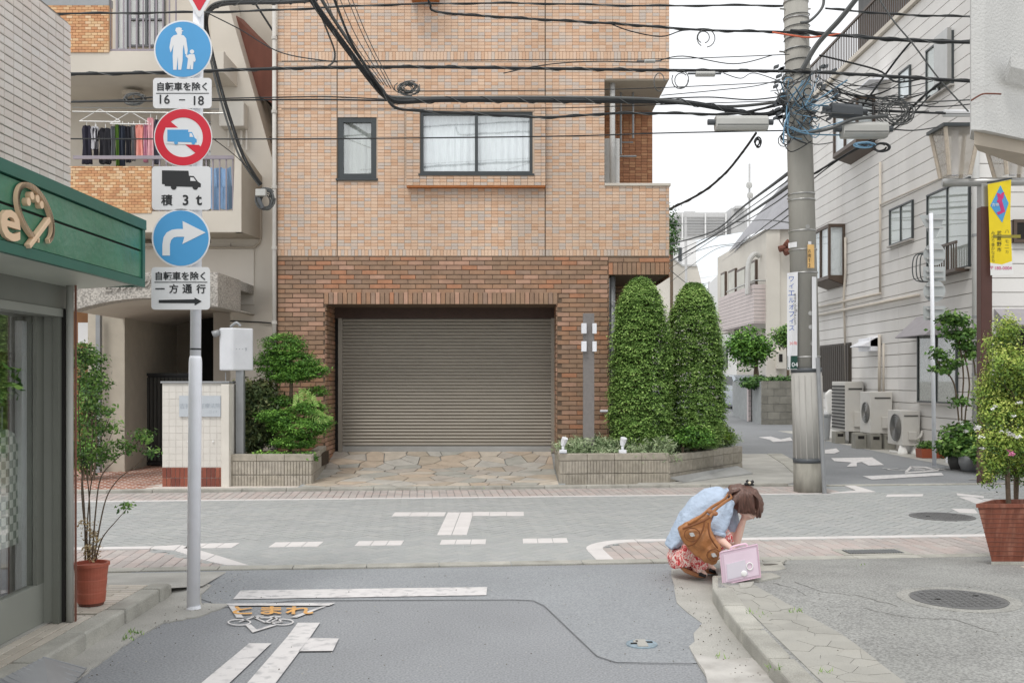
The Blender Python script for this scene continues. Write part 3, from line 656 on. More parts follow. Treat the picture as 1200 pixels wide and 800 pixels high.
# ---- flagstone apron
def apz(Y): return .05 + (Y - 14.4) / 1.9 * .09 if Y < 16.3 else .14 + (Y - 16.3) / .9 * .2
yl = lambda X: 14.25 + .0927 * X
m_ = MB()
for y0, y1 in ((14.25, 16.3), (16.3, 17.3)):
    f0 = (lambda X: yl(X)) if y0 < 15 else (lambda X: 16.3)
    m_.face([(-3.05, f0(-3.05) if y0 < 15 else 16.3, apz(14.4) - .03 if y0 < 15 else apz(16.3) - .03), (.78, f0(.78) if y0 < 15 else 16.3, apz(14.4) - .03 if y0 < 15 else apz(16.3) - .03), (.78, y1, apz(y1) - .03), (-3.05, y1, apz(y1) - .03)])
apron = struct('garage_apron', m_, K['mortar'])
def fap(x, y):
    X = -2.98 + x; Y0 = 14.26 + .0927 * X; Y = Y0 + (17.15 - Y0) * y / 2.9; X += (-.09 if X < -1 else .0) * y / 2.9; return Vector((X, Y, apz(max(14.4, Y)) - .024))
vor_pieces('flagstone', apron, 95, 11, fap, K['flag_obj'], 3.66, 2.9, .02, .012)

wd = MB(); g = random.Random(12)
for u, v, n_, z_ in ((885, 718, 14, .1), (933, 716, 16, .1), (897, 722, 8, .1), (160, 742, 26, .009), (150, 748, 16, .009), (905, 783, 14, .1), (968, 789, 12, .1), (846, 770, 8, .009), (1005, 664, 6, .06), (432, 571, 6, .04), (300, 572, 8, .04), (560, 570, 5, .04)):
    for i in range(n_):
        c = G(u + g.uniform(-9, 9), v + g.uniform(-2.5, 2.5), z_); a = g.uniform(0, 6.28); h = g.uniform(.012, .035); d = Vector((math.cos(a), math.sin(a), 0))
        wd.face([c - d * .004, c + d * .004, c + d * .006 + Vector((g.uniform(-.02, .02), g.uniform(-.02, .02), h))])
wo = wd.build('weeds', K['leaf_fresh'], loc=(0, 0, 0)); at = wo.data.attributes.new('tint', 'FLOAT', 'FACE'); at.data.foreach_set('value', [g.uniform(.3, .9) for _ in wo.data.polygons])
tag(wo, 'small weeds sprouting along the kerbs and gutter joints', 'weeds', kind='stuff')
gt_ = MB()
for i in range(900):
    X = g.uniform(-2.3, 1.3) if i % 3 else g.uniform(1.6, 4.4); Y = g.uniform(4.3, 8.0); z_ = .0125 if X < 1.3 else .1015
    if X > 1.3 and Y > 7: continue
    if g.random() < .6 and X < 1.3: X = g.choice((-2.3 + abs(g.gauss(0, .15)), 1.3 - abs(g.gauss(0, .12))))
    r_ = g.uniform(.0015, .004); a = g.uniform(0, 3); gt_.obox((X, Y, z_ + r_ * .3), (r_ * math.cos(a), r_ * math.sin(a), 0), (-r_ * .7 * math.sin(a), r_ * .7 * math.cos(a), 0), (0, 0, r_ * .5), 'b')
tag(gt_.build('grit', mat('grit_stone', rough=.9, rand='isl', pal=[S(120, 116, 108), S(160, 156, 150), S(96, 90, 80), S(190, 186, 178)], var=0), loc=(0, 0, 0)), 'loose grit scattered over the near road and pavement', 'grit', kind='stuff')
# ================================================================ BRICK APARTMENT BUILDING (facade y = 16.3)
FY = 16.3
bx = lambda u: X_(u, FY); bz = lambda v: Z_(v, FY)
x325, x784 = bx(325), bx(784.5); zt = bz(-30); z300 = bz(300)
bld = thing('brick_apartment_building', (bx(520), FY, .1), 'brick apartment building with peach tiled upper floors and a roller shutter garage', 'building')
# solid core pieces (behind the tiles)
g0, g1, gz1 = bx(381), bx(653), bz(356.5)
cx0, cx1 = bx(708.5), x784; cz0, cz1 = bz(218), bz(92.5)
BACK = 18.2
core = MB()
Y0 = FY + .015
def slab(a, b, c, d, y1=FY + .3): core.box(a, b, Y0, y1, c, d)
slab(x325, g0, -.05, z300); slab(g1, bx(713), -.05, z300); slab(g0, g1, gz1, z300); slab(bx(713), x784, bz(322), z300)
upper = MB()
def uslab(a, b, c, d, y1=FY + .3): upper.box(a, b, Y0, y1, c, d)
w1 = (bx(395.5), bx(441), bz(211.5), bz(137)); w2 = (bx(493), bx(624), bz(207.5), bz(133))
uslab(x325, w1[0], z300, zt); uslab(w1[0], w1[1], z300, w1[2]); uslab(w1[0], w1[1], w1[3], zt); uslab(w1[1], w2[0], z300, zt)
uslab(w2[0], w2[1], z300, w2[2]); uslab(w2[0], w2[1], w2[3], zt); uslab(w2[1], cx0, z300, zt); uslab(cx0, x784, cz1, zt, 18.5); uslab(cx0, x784, z300, cz0)
upper.box(x784 - .18, x784, FY + .3, 18.2, z300, cz0); upper.box(cx0 - .2, x784, FY + .3, 18.2, z300 - .0, z300 + .15)
core.box(x325, x325 + .25, FY + .3, 24, -.05, z300); upper.box(x325, x325 + .25, FY + .3, 24, z300, zt)
upper.build('upper_wall', K['grout_tile'], bld)
core.build('lower_wall', K['grout_brown'], bld)
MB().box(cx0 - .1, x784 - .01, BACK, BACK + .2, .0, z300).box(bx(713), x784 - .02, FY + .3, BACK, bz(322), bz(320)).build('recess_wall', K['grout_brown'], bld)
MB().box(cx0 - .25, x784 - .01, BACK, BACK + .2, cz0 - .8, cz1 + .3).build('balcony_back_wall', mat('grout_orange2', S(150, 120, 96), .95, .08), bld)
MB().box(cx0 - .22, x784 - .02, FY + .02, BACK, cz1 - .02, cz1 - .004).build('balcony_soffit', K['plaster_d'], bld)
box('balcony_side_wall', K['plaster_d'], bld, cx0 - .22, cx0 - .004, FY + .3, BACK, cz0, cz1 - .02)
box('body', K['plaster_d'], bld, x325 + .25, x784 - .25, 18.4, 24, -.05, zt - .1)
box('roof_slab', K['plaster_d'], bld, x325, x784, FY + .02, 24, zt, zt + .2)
# --- tiles
def tilefield(x0, x1, z0, z1, y, pw, ph, holes=(), stack=True, gapc=(.0035, .0035), out=None, vert=False, skipx=()):
    out = [] if out is None else out
    z = z0; r = 0
    while z < z1 - ph * .4:
        zz = min(ph, z1 - z); x = x0 - (pw / 2 if (r % 2 and not stack) else 0)
        while x < x1 - .01:
            a, b = max(x, x0), min(x + pw, x1); c = ((a + b) / 2, z + zz / 2)
            if b - a > pw * .15 and not any(h[0] - .001 < c[0] < h[1] + .001 and h[2] - .001 < c[1] < h[3] + .001 for h in holes):
                # clip against holes
                for h in holes:
                    if h[2] < c[1] < h[3]:
                        if a < h[0] < b: b = h[0]
                        if a < h[1] < b: a = h[1]
                if b - a > .012: out.append((Vector(((a + b) / 2, y, z + zz / 2)), Vector(((b - a) / 2 - gapc[0] / 2, 0, 0)), Vector((0, 0, zz / 2 - gapc[1] / 2)), Vector((0, -1, 0))))
            x += pw
        z += ph; r += 1
    return out
PW, PH = .1095, .0527
bayx0, bayx1, bayz0, bayz1 = bx(477) , bx(639), bz(208), bz(124)
tiles = []
hs = [w1, (bayx0, bayx1, bayz0, bayz1), (cx0, x784, cz0, cz1)]
j1, j2 = bx(395), bx(639)
zs2 = [(z300, bz(292.3), True), (bz(292.3), bz(72), False), (bz(72), bz(60.5), True), (bz(60.5), zt, False)]
for za, zb, sol in zs2:
    for xa, xb in ((x325, j1 - .006), (j1 + .006, j2 - .006), (j2 + .006, x784)):
        if sol: tilefield(xa, xb, za + .002, zb, Y0 + .001, .056, zb - za, hs, out=tiles)
        else: tilefield(xa, xb, za, zb, Y0 + .001, PW, PH, hs, out=tiles)
pieces('wall_tile', bld, tiles, K['tile_obj'], K['tile_isl'], .010, lim=0)
for jx in (j1, j2): box('expansion_joint', K['grout_brown'], bld, jx - .008, jx + .008, Y0 - .006, Y0 + .002, z300, zt)
# bay window box
bay = MB(); BD = .11
bay.box(bayx0, w2[0], FY - BD, Y0, bayz0 , bayz1).box(w2[1], bayx1, FY - BD, Y0, bayz0, bayz1).box(w2[0], w2[1], FY - BD, Y0, bayz0, w2[2]).box(w2[0], w2[1], FY - BD, Y0, w2[3], bayz1)
bay.box(bayx0, bayx1, FY - BD, Y0, bz(219), bayz0)
bo = bay.build('bay', K['grout_tile'], bld)
pieces('bay_tile', bld, tilefield(bayx0, bayx1, bz(219), bayz1, FY - BD - .001, PW, PH, [w2]), K['tile_obj'], K['tile_isl'], .012, lim=0)
box('bay_underside', mat('orange_soffit', S(176, 110, 62), .6, .1), bld, bayx0 + .004, bayx1 - .004, FY - BD - .008, Y0, bz(219) - .025, bz(219) - .002)
# brown bricks
bricks = []
BW, BH = .2515, .0765
zz0 = z300
def brickfield(xa, xb, za, zb, y, holes=(), out=None, n=(0, -1, 0)):
    return tilefield(xa, xb, za, zb, y, BW, BH, holes, stack=False, gapc=(.008, .012), out=out)
sol_g = (g0 - .02, g1 + .02, gz1, bz(342)); sol_r = (bx(713), x784, bz(322), bz(307.5))
brickfield(x325, bx(713), -.02, z300 - .012, Y0 + .001, [sol_g, (g0, g1, -1, gz1)], bricks)
brickfield(bx(713), x784, bz(307.5), z300 - .012, Y0 + .001, [sol_r], bricks)
bricks = [b for b in bricks if not (b[0].z < bz(528) and b[0].x < g0)]
bricks.sort(key=lambda b: (b[1].length < .1, (b[0] - Vector((0, 0, H))).length))
pieces('brick', bld, bricks, K['brick_obj'], K['brick_isl'], .014)
sold = []
tilefield(g0 - .02, g1 + .02, gz1, bz(342), Y0 + .001, .0765, bz(342) - gz1, gapc=(.008, .008), out=sold)
tilefield(bx(713), x784, bz(322), bz(307.5), Y0 + .001, .0765, bz(307.5) - bz(322), gapc=(.008, .008), out=sold)
pieces('soldier_brick', bld, sold, K['brick_obj'], K['brick_isl'], .016, lim=0)
# returns of the opening and of the right pillar in brick; dark recess
side_b = []
def retfield(x, nx, ya, yb, za, zb, m=side_b):
    z = za; r = 0
    while z < zb - .03:
        y = ya - (BW / 2 if r % 2 else 0)
        while y < yb - .01:
            a, b = max(y, ya), min(y + BW, yb)
            if b - a > .03: m.append((Vector((x, (a + b) / 2, z + BH / 2)), Vector((0, (b - a) / 2 - .004, 0)) * (1 if nx > 0 else -1), Vector((0, 0, BH / 2 - .006)), Vector((nx, 0, 0))))
            y += BW
        z += BH; r += 1
retfield(g0 + .001, 1, Y0, 17.2, .0, gz1); retfield(g1 - .001, -1, Y0, 17.2, .0, gz1); retfield(bx(713) + .001, 1, Y0, FY + .8, 0, bz(322)); retfield(x784 + .001, 1, Y0, 18.2, z300 - .35, z300)
pieces('return_brick', bld, side_b, K['brick_obj'], K['brick_isl'], .012, lim=0)
MB().box(g0 - .2, g0, FY + .3, 17.3, -.05, gz1).box(g1, g1 + .2, FY + .3, 17.3, -.05, gz1).box(g0 - .2, g1 + .2, FY + .3, 17.35, gz1, gz1 + .15).box(bx(713) - .2, bx(713), FY + .3, 18.2, -.05, bz(322)).build('garage_lining', K['grout_brown'], bld)
back = []
tilefield(cx0 - .1, x784 - .01, .0, bz(322), BACK - .001, BW, BH, gapc=(.008, .012), stack=False, out=back)
pieces('recess_brick', bld, back, K['brick_obj'], K['brick_isl'], .012, lim=0)
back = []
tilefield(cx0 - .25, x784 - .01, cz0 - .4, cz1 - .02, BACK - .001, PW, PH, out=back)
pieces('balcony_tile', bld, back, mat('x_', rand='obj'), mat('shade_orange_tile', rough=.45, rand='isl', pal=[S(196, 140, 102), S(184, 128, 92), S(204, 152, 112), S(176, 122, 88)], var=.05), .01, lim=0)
# orange brick trim at the top edge
sv = []
tilefield(x784 - .0, x784, 0, 0, 0, 1, 1, out=sv)
MB().box(bx(483), bx(515), FY - .35, Y0, bz(3), zt).build('corbel', mat('orange_soffit'), bld)
# garage shutter
SY = 17.15; sx0, sx1 = X_(402, SY), X_(645.5, SY); sz0, sz1 = Z_(527, SY), Z_(373, SY)
box('shutter_housing', mat('brown_panel', S(74, 56, 48), .6, .1), bld, g0, g1, SY - .05, SY + .1, sz1, gz1 + .01)
MB().box(g0, sx0 - .07, SY, SY + .1, 0, sz1).build('jamb', K['dark'], bld); MB().box(sx1 + .07, g1, SY, SY + .1, 0, sz1).build('jamb', K['dark'], bld)
MB().box(sx0 - .075, sx0 - .001, SY - .06, SY + .05, sz0 - .05, sz1).build('guide_rail', K['shutter'], bld)
MB().box(sx1 + .001, sx1 + .075, SY - .06, SY + .05, sz0 - .05, sz1).build('guide_rail', K['shutter'], bld)
sh = thing('tmp', (0, 0, 0), '', ''); bpy.data.objects.remove(sh)
ns = 38; ph = (sz1 - sz0 - .07) / ns; sm = MB(); n = 7
prof = [(0, 0), (-.012, ph * .12), (-.022, ph * .35), (-.022, ph * .62), (-.014, ph * .82), (.0, ph * .9), (.002, ph)]
k = 0
for (y, z) in prof: sm.v += [(sx0, y, z), (sx1, y, z)]
for i in range(len(prof) - 1): sm.f.append((2 * i, 2 * i + 1, 2 * i + 3, 2 * i + 2))
sme = bpy.data.meshes.new('slat'); sme.from_pydata(sm.v, [], sm.f); sme.materials.append(K['shutter'])
for i in range(ns): inst('slat', sme, bld, (0, SY, sz0 + .07 + i * ph))
box('bottom_rail', K['alu'], bld, sx0, sx1, SY - .03, SY + .02, sz0 - .03, sz0 + .068)
box('lock_plate', K['alu'], bld, sx1 - .5, sx1 - .2, SY - .036, SY - .028, sz0, sz0 + .04)
# windows
def window(parent, x0, x1, z0, z1, y, fm, pm, cm=None, mull=(), fw=.05, depth=.08, rail=(), cy=.12, cx=None, sill=True, name='window'):
    mb = MB(); mb.box(x0, x1, y, y + depth, z1 - fw, z1).box(x0, x1, y, y + depth, z0, z0 + fw).box(x0, x0 + fw, y + .001, y + depth, z0 + fw, z1 - fw).box(x1 - fw, x1, y + .001, y + depth, z0 + fw, z1 - fw)
    for u in mull: mb.box(u - fw * .55, u + fw * .55, y + .004, y + depth, z0 + fw, z1 - fw)
    for v in rail: mb.box(x0 + fw, x1 - fw, y + .006, y + depth, v - fw * .4, v + fw * .4)
    f = mb.build(name, fm, parent)
    box('pane', pm, f, x0 + fw * .6, x1 - fw * .6, y + depth * .5, y + depth * .5 + .006, z0 + fw * .6, z1 - fw * .6)
    if cm:
        cx_ = cx or (x0, x1); c = MB(); n = int((cx_[1] - cx_[0]) / .035) + 2
        for i in range(n):
            a = cx_[0] + (cx_[1] - cx_[0]) * i / n; b = cx_[0] + (cx_[1] - cx_[0]) * (i + 1) / n; ya = y + cy + .012 * math.sin(i * 1.9); yb = y + cy + .012 * math.sin((i + 1) * 1.9)
            c.face([(a, ya, z0), (b, yb, z0), (b, yb, z1), (a, ya, z1)])
        c.build('curtain', cm, f)
    box('room', K['dark'], f, x0, x1, y + depth + .6, y + depth + .62, z0, z1)
    if sill: box('sill', fm, f, x0 - .03, x1 + .03, y - .05, y + .02, z0 - .03, z0 - .001)
    return f
window(bld, w1[0] + .004, w1[1] - .004, w1[2] + .03, w1[3], FY + .02, K['dark_frame'], K['pane'], K['curtain2'], fw=.085)
window(bld, w2[0] + .004, w2[1] - .004, w2[2] + .03, w2[3], FY - BD + .02, K['dark_frame'], K['pane'], K['curtain'], mull=(bx(558.5),), fw=.045)
# bay lining so that the wall reads solid around the glass
for a, b in ((w2[0] - .02, w2[0] + .002), (w2[1] - .002, w2[1] + .02)): box('window_reveal', K['dark_frame'], bld, a, b, FY - BD + .03, FY + .3, w2[2], w2[3])
# balcony fittings: cap, pipe, panel, ladder hanger
box('parapet_cap', K['plaster'], bld, cx0, x784 + .02, FY - .02, FY + .2, cz0, cz0 + .045, bevel=.006)
box('balcony_panel', K['stucco'], bld, bx(708.8), bx(728), FY + .25, FY + .3, cz0, bz(158))
MB().tube([(bx(719), FY + .18, cz0 + .05), (bx(719), FY + .18, cz1 - .02)], .045, 12).build('drainpipe', K['stucco'], bld, smooth=True)
MB().tube([(bx(733), 17, cz1 - .02), (bx(733), 17, bz(170))], .018, 8).tube([(bx(748), 17, cz1 - .02), (bx(748), 17, bz(150))], .018, 8).tube([(bx(727), 17, bz(172)), (bx(752), 17, bz(172))], .018, 8).tube([(bx(733), 17, bz(155)), (bx(748), 17, bz(155))], .012, 8).build('clothes_pole_hanger', K['grey_pole'], bld)
MB().tube([(bx(322.5), FY - .06, .1), (bx(322.5), FY - .06, zt)], .035, 12).build('downpipe', mat('pale_pipe', S(196, 192, 186), .5, .05), bld, smooth=True)
for v in (48, 134, 222, 293, 380, 470): MB().tube([(bx(322.5), FY - .06, bz(v)), (bx(322.5), FY - .06, bz(v) + .05)], .046, 12).build('pipe_collar', mat('pale_pipe'), bld)
# recess pipes at the right pillar
MB().tube([(bx(719), FY + .2, .1), (bx(719), FY + .2, bz(322))], .05, 12).build('drainpipe', K['grey_pole'], bld, smooth=True)
MB().tube([(bx(714.5), FY + .12, .1), (bx(714.5), FY + .12, bz(325))], .014, 8).tube([(bx(714.5), FY + .12, bz(325)), (bx(714.5), FY + .12, bz(353)), (bx(722), FY + .1, bz(353))], .012, 8).build('conduit', K['grey_pole'], bld)
MB().tube([(bx(703), FY - .05, bz(481.5)), (bx(712), FY - .05, bz(481.5))], .022, 8).build('tap', K['white_paint'], bld)
# wall tiles on the parapet side and top already covered

# ================================================================ planters, shrubs, lamp column
BLK = {}
def ribbed(w_, h_, d_=.08):
    key = (round(w_, 3), round(h_, 3))
    if key in BLK: return BLK[key]
    mb = MB(); n = max(2, int(round(w_ / .045))); p = w_ / n; g_ = .012
    mb.box(-w_ / 2, w_ / 2, 0, d_, -h_ / 2, h_ / 2)
    for i in range(n):
        a = -w_ / 2 + i * p + g_ / 2; b = a + p - g_; k = len(mb.v)
        mb.box(a, b, -.012, .002, -h_ / 2 + .004, h_ / 2 - .004, 'k')
    me = bpy.data.meshes.new('block'); me.from_pydata(mb.v, [], mb.f); me.materials.append(K['block_obj']); BLK[key] = me; return me
def planter_wall(parent, a, b, z0, zt_, rows=2, cap=.1, bw=.4):
    """ribbed block wall from a to b (plan points), facing the camera side"""
    a, b = Vector((*a, 0)), Vector((*b, 0)); L = (b - a).length; d = (b - a).normalized(); ang = math.atan2(d.y, d.x)
    n = max(1, int(round(L / bw))); rh = (zt_ - cap - z0) / rows
    for r in range(rows):
        for i in range(n):
            w_ = L / n; c = a + d * (w_ * (i + .5)); inst('block', ribbed(w_ - .004, rh - .006), parent, (c.x, c.y, z0 + rh * (r + .5)), (0, 0, ang))
    nrm = Vector((d.y, -d.x, 0))
    for i in range(n):
        p = a + d * (L * i / n + .002); q = a + d * (L * (i + 1) / n - .002)
        MB().prism([p + nrm * .012 + Vector((0, 0, zt_ - cap)), q + nrm * .012 + Vector((0, 0, zt_ - cap)), q - nrm * .12 + Vector((0, 0, zt_ - cap)), p - nrm * .12 + Vector((0, 0, zt_ - cap))], (0, 0, cap)).build('coping', K['block_obj'], parent, bevel=.008)
pl = thing('planter', G(325, 571), 'ribbed concrete block planter under the cloud pruned tree, left of the garage', 'planter')
planter_wall(pl, (-4.10, 14.44), (-2.90, 14.44), -.02, Z_(532, 14.44))
planter_wall(pl, (-2.90, 14.45), (-3.05, 16.28), -.0, Z_(532, 14.44), bw=.45)
box('soil', K['soil'], pl, -4.08, -2.98, 14.5, 16.2, .2, .4)
pr = thing('planter', G(760, 568), 'long angled ribbed block planter with two tall conifers, right of the garage', 'planter')
planter_wall(pr, (.70, 14.62), (2.33, 14.80), -.02, .465); planter_wall(pr, (2.33, 14.80), (3.90, 16.9), -.02, .43); planter_wall(pr, (.71, 16.28), (.70, 14.63), .0, .465, bw=.45)
MB().prism([(.75, 14.7, .2), (2.3, 14.88, .2), (3.8, 16.9, .2), (3.7, 18.1, .2), (.75, 16.28, .2)], (0, 0, .17)).build('soil', K['soil'], pr)
K['board'] = mat('grey_board', S(160, 160, 158), .7, .08, 5)
rp = thing('kerb_ramp', G(830, 562), 'tilted grey board ramp lying against the angled planter', 'ramp')
MB().prism([G(786, 560.5, .12), G(803, 566, .02), G(882, 555.5, .03), G(864, 547, .12)], (0, 0, .022)).build('board', K['board'], rp)
MB().prism([G(787, 566, .0), G(796, 566.5, .0), G(797, 561, .05), G(789, 559, .05)], (0, 0, .03)).build('support', K['dark'], rp)
# conifers
def conifer(name, label, c, h, r, seed, grp, n=105000):
    t = thing(name, c, label, 'tree', grp); g = np.random.default_rng(seed)
    def prof(z): 
        z = np.clip(z, 0, .999); return (1 - z ** 4.6) ** .66 * np.clip(.74 + z * 2.2, 0, 1)
    per = 22; k = n // per; z = g.uniform(.02, 1, k); z = np.where(g.random(k) < .12, 1 - g.random(k) ** 2 * .12, z); th = g.uniform(0, 2 * math.pi, k); LN = 30; ph_ = .25 * np.sin(th * 3 + seed) + .2 * np.sin(th * 7); z = np.clip((np.floor(z * LN + ph_) + .5 - ph_ + g.normal(size=k) * .17) / LN, .01, .995)
    lump = 1 + .055 * np.sin(th * 3 + z * 9 + seed) + .06 * np.sin(z * 41 + th * 2 + np.sin(th * 5) * 1.5) + .04 * np.sin(th * 11 + z * 63); rr = r * prof(z) * lump * np.where(g.random(k) < .8, g.uniform(.92, 1.03, k), g.uniform(.6, .92, k))
    cc = np.stack([c[0] + rr * np.cos(th), c[1] + rr * np.sin(th), c[2] + .12 + z * (h - .12)], 1); out = np.stack([np.cos(th), np.sin(th), np.zeros(k)], 1)
    tan = np.stack([-np.sin(th), np.cos(th), np.zeros(k)], 1)
    a = g.normal(size=(k, per, 1)) * .05; b = np.abs(g.normal(size=(k, per, 1))) * .05; dz = g.normal(size=(k, per, 1)) * .012 - b * .55 + .02
    pts = cc[:, None] + tan[:, None] * a + out[:, None] * b + np.array([0, 0, 1.]) * dz
    nm = out[:, None] * .5 + np.array([0, 0, 1.]) + g.normal(size=(k, per, 3)) * .3
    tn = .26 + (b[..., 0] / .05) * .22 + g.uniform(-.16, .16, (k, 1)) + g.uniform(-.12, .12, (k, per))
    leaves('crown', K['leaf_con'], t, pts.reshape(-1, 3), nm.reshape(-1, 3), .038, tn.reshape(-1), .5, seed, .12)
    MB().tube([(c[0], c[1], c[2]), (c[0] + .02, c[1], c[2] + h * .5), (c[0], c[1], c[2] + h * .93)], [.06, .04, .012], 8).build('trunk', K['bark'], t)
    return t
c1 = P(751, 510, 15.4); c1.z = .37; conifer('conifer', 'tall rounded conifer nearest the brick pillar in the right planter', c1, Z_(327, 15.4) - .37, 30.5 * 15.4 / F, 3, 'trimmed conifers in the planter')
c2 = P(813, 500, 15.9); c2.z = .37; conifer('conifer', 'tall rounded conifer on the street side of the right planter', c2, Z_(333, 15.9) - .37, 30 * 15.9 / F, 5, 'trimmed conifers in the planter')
gc = thing('ground_cover', (1.6, 15.2, .37), 'pale variegated grass filling the right planter', 'grass')
wy = lambda x: 14.72 if x < 2.3 else 14.85 + (x - 2.33) * 1.34
gcb = [(x, wy(x) + .36 + rnd.uniform(0, .3), .5 + rnd.uniform(0, .09), .17, .16, .13) for x in np.linspace(.85, 3.75, 40)] + [(X_(u, 14.9), 14.95, .42, .15, .12, .1) for u in range(672, 790, 10)]
o = blob_leaves('blades', K['leaf_gnd'], gc, gcb, 24000, .085, per=16, seed=9, spread=.06, up=.3, aspect=.13, curl=.3, base=.5); tag(o, kind='stuff')
gs = thing('golden_shrub', P(838, 522, 16.6) , 'low rounded golden green shrub at the street end of the right planter', 'shrub')
blob_leaves('foliage', K['leaf_gold'], gs, [(X_(838, 16.7), 16.7, Z_(507, 16.7), .22, .22, .18), (X_(848, 16.8), 16.8, Z_(510, 16.8), .14, .2, .14), (X_(823, 16.5), 16.5, Z_(512, 16.5), .18, .2, .13)], 6000, .042, seed=21)
MB().tube([(X_(838, 16.7), 16.7, .35), (X_(838, 16.7), 16.7, .6)], .02, 6).build('stem', K['bark'], gs)
gs = thing('low_shrub', P(800, 520, 15.3), 'low green shrub under the street side conifer', 'shrub')
blob_leaves('foliage', K['leaf_top'], gs, [(X_(u, 15.4), 15.4, Z_(508 + (i % 2) * 4, 15.4), .18, .2, .14) for i, u in enumerate((770, 788, 806, 820))], 4500, .045, seed=22)
MB().tube([(X_(800, 15.4), 15.4, .35), (X_(800, 15.4), 15.4, .6)], .02, 6).build('stem', K['bark'], gs)
# lamp column
LY = 15.0; lc = thing('lamp_column', (X_(690, LY), LY, .4), 'flat grey column with four white square lamps in front of the brick pillar', 'lamp')
box('column', mat('rough_grey', S(132, 128, 126), .9, .06, 20, .5, 200), lc, X_(683.5, LY), X_(696.5, LY), LY, LY + .1, .35, Z_(367, LY), bevel=.004)
for u, v, s in ((687, 385, -1), (693, 385, 1), (687, 406, -1), (693, 406, 1)):
    a = X_(681.5 if s < 0 else 698, LY); b = X_(676 if s < 0 else 698.6, LY)
    lmb = MB()
    if s < 0: lmb.box(X_(681, LY), X_(687, LY), LY - .09, LY - .002, Z_(v + 6, LY), Z_(v - 6, LY))
    else: lmb.box(X_(694, LY), X_(699, LY), LY - .05, LY - .002, Z_(v + 6, LY), Z_(v - 6, LY))
    lmb.build('lamp', K['white_paint'], lc, bevel=.006)
def spot(u, v, label, tw):
    Y = 14.72; x = X_(u, Y); z = .465; t = thing('spotlight', (x, Y + .0, z), label, 'spotlight', 'white garden spotlights on the planter')
    box('base', K['white_paint'], t, x - .055, x + .055, Y - .0, Y + .1, z, z + .05, bevel=.008); MB().tube([(x, Y + .05, z + .05), (x, Y + .05, z + .11)], .022, 10).build('neck', K['white_paint'], t, smooth=True)
    MB().tube([(x - .005, Y + .05, z + .11), (x + .012 * tw, Y + .05, z + .17), (x + .03 * tw, Y + .03, z + .225)], [.03, .045, .048], 12).build('head', K['white_paint'], t)
spot(660, 518, 'white spotlight on the left corner of the right planter', 1); spot(730, 520, 'white spotlight on the middle of the right planter, below the conifer', .6)
# left planter plants
tp = thing('cloud_pruned_tree', (X_(338, 15.2), 15.2, .4), 'bright green cloud pruned tree in the left planter', 'tree')
def pad(u, v, ru, rv, Y=15.2): k = Y / F; return (X_(u, Y), Y, Z_(v, Y), ru * k, ru * k * .8, rv * k)
pads = [pad(332, 405, 24, 16), pad(345, 425, 30, 14), pad(318, 425, 20, 14), pad(355, 435, 26, 10), pad(338, 440, 28, 8), pad(376, 433, 9, 5), pad(372, 458, 10, 6), pad(362, 478, 20, 9, 14.9), pad(325, 488, 22, 9, 14.9), pad(352, 500, 34, 12, 14.9), pad(345, 517, 26, 8, 14.9), pad(330, 470, 15, 7), pad(378, 492, 9, 8, 14.8)]
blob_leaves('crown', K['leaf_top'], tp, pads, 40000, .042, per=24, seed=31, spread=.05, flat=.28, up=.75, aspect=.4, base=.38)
X0 = X_(339, 15.2)
tk = MB(); tk.tube(smooth([(X0 + .03, 15.2, .35), (X0 - .02, 15.2, .9), (X0 + .03, 15.2, 1.4), (X0, 15.2, 1.9)]), .028, 8)
for u, v in ((372, 458), (362, 480), (325, 488), (355, 500), (376, 433)): q = P(u, v + 4, 15.05); tk.tube(smooth([(X0, 15.2, q.z - .12), (X0 * .5 + q.x * .5, 15.15, q.z - .1), (q.x, q.y, q.z)]), .013, 6)
tk.build('trunk', K['bark'], tp)
sh = thing('leafy_shrub', (X_(293, 15.2), 15.2, .4), 'dense shrub with olive and cream leaves in the left planter', 'shrub')
blob_leaves('foliage', K['leaf_shr'], sh, [pad(290, 465, 20, 16), pad(303, 460, 18, 12), pad(285, 490, 16, 22), pad(305, 495, 20, 22), pad(290, 515, 18, 14), pad(310, 480, 16, 14)], 9000, .085, per=14, seed=33, spread=.08, up=.35, aspect=.36, flat=.8, curl=.15, base=.3)
for u in (285, 293, 303): MB().tube([(X_(u, 15.2), 15.2, .35), (X_(u + 2, 15.2), 15.2, 1.1)], .014, 6).build('stem', K['bark'], sh)
fern = thing('fern', (X_(360, 14.9), 14.9, .42), 'pale arching fern fronds beside the garage opening', 'fern')
fb = MB()
for i, (du, dv) in enumerate([(-10, -18), (-2, -24), (8, -22), (16, -16), (24, 2), (30, 12), (34, 8)]):
    a0 = P(355, 480, 14.85); a1 = P(355 + du * .6, 480 + dv, 14.8 - .05 * (i % 3)); a2 = P(355 + du, 480 + dv * .6 + 5, 14.75); sp = smooth([a0, a1, a2], 8)
    for j in range(2, len(sp) - 1):
        d = (sp[j + 1] - sp[j]).normalized(); n_ = d.cross(Vector((0, 1, 0))).normalized() * .07 * (1 - j / len(sp) * .7)
        for s_ in (-1, 1): fb.face([sp[j], sp[j] + n_ * s_ + d * .03, sp[j] + n_ * s_ * .9 + d * .045, sp[j] + d * .02])
fo = fb.build('frond', K['leaf_fresh'], fern); at = fo.data.attributes.new('tint', 'FLOAT', 'FACE'); at.data.foreach_set('value', [rnd.uniform(.5, .9) for _ in fo.data.polygons])
ug = thing('undergrowth', (-3.5, 14.7, .4), 'bright low leaves along the edge of the left planter', 'ground cover')
o = blob_leaves('foliage', K['leaf_top'], ug, [(X_(u, 14.6), 14.62, .43, .1, .08, .05) for u in range(300, 372, 8)], 1800, .05, seed=35); tag(o, kind='stuff')
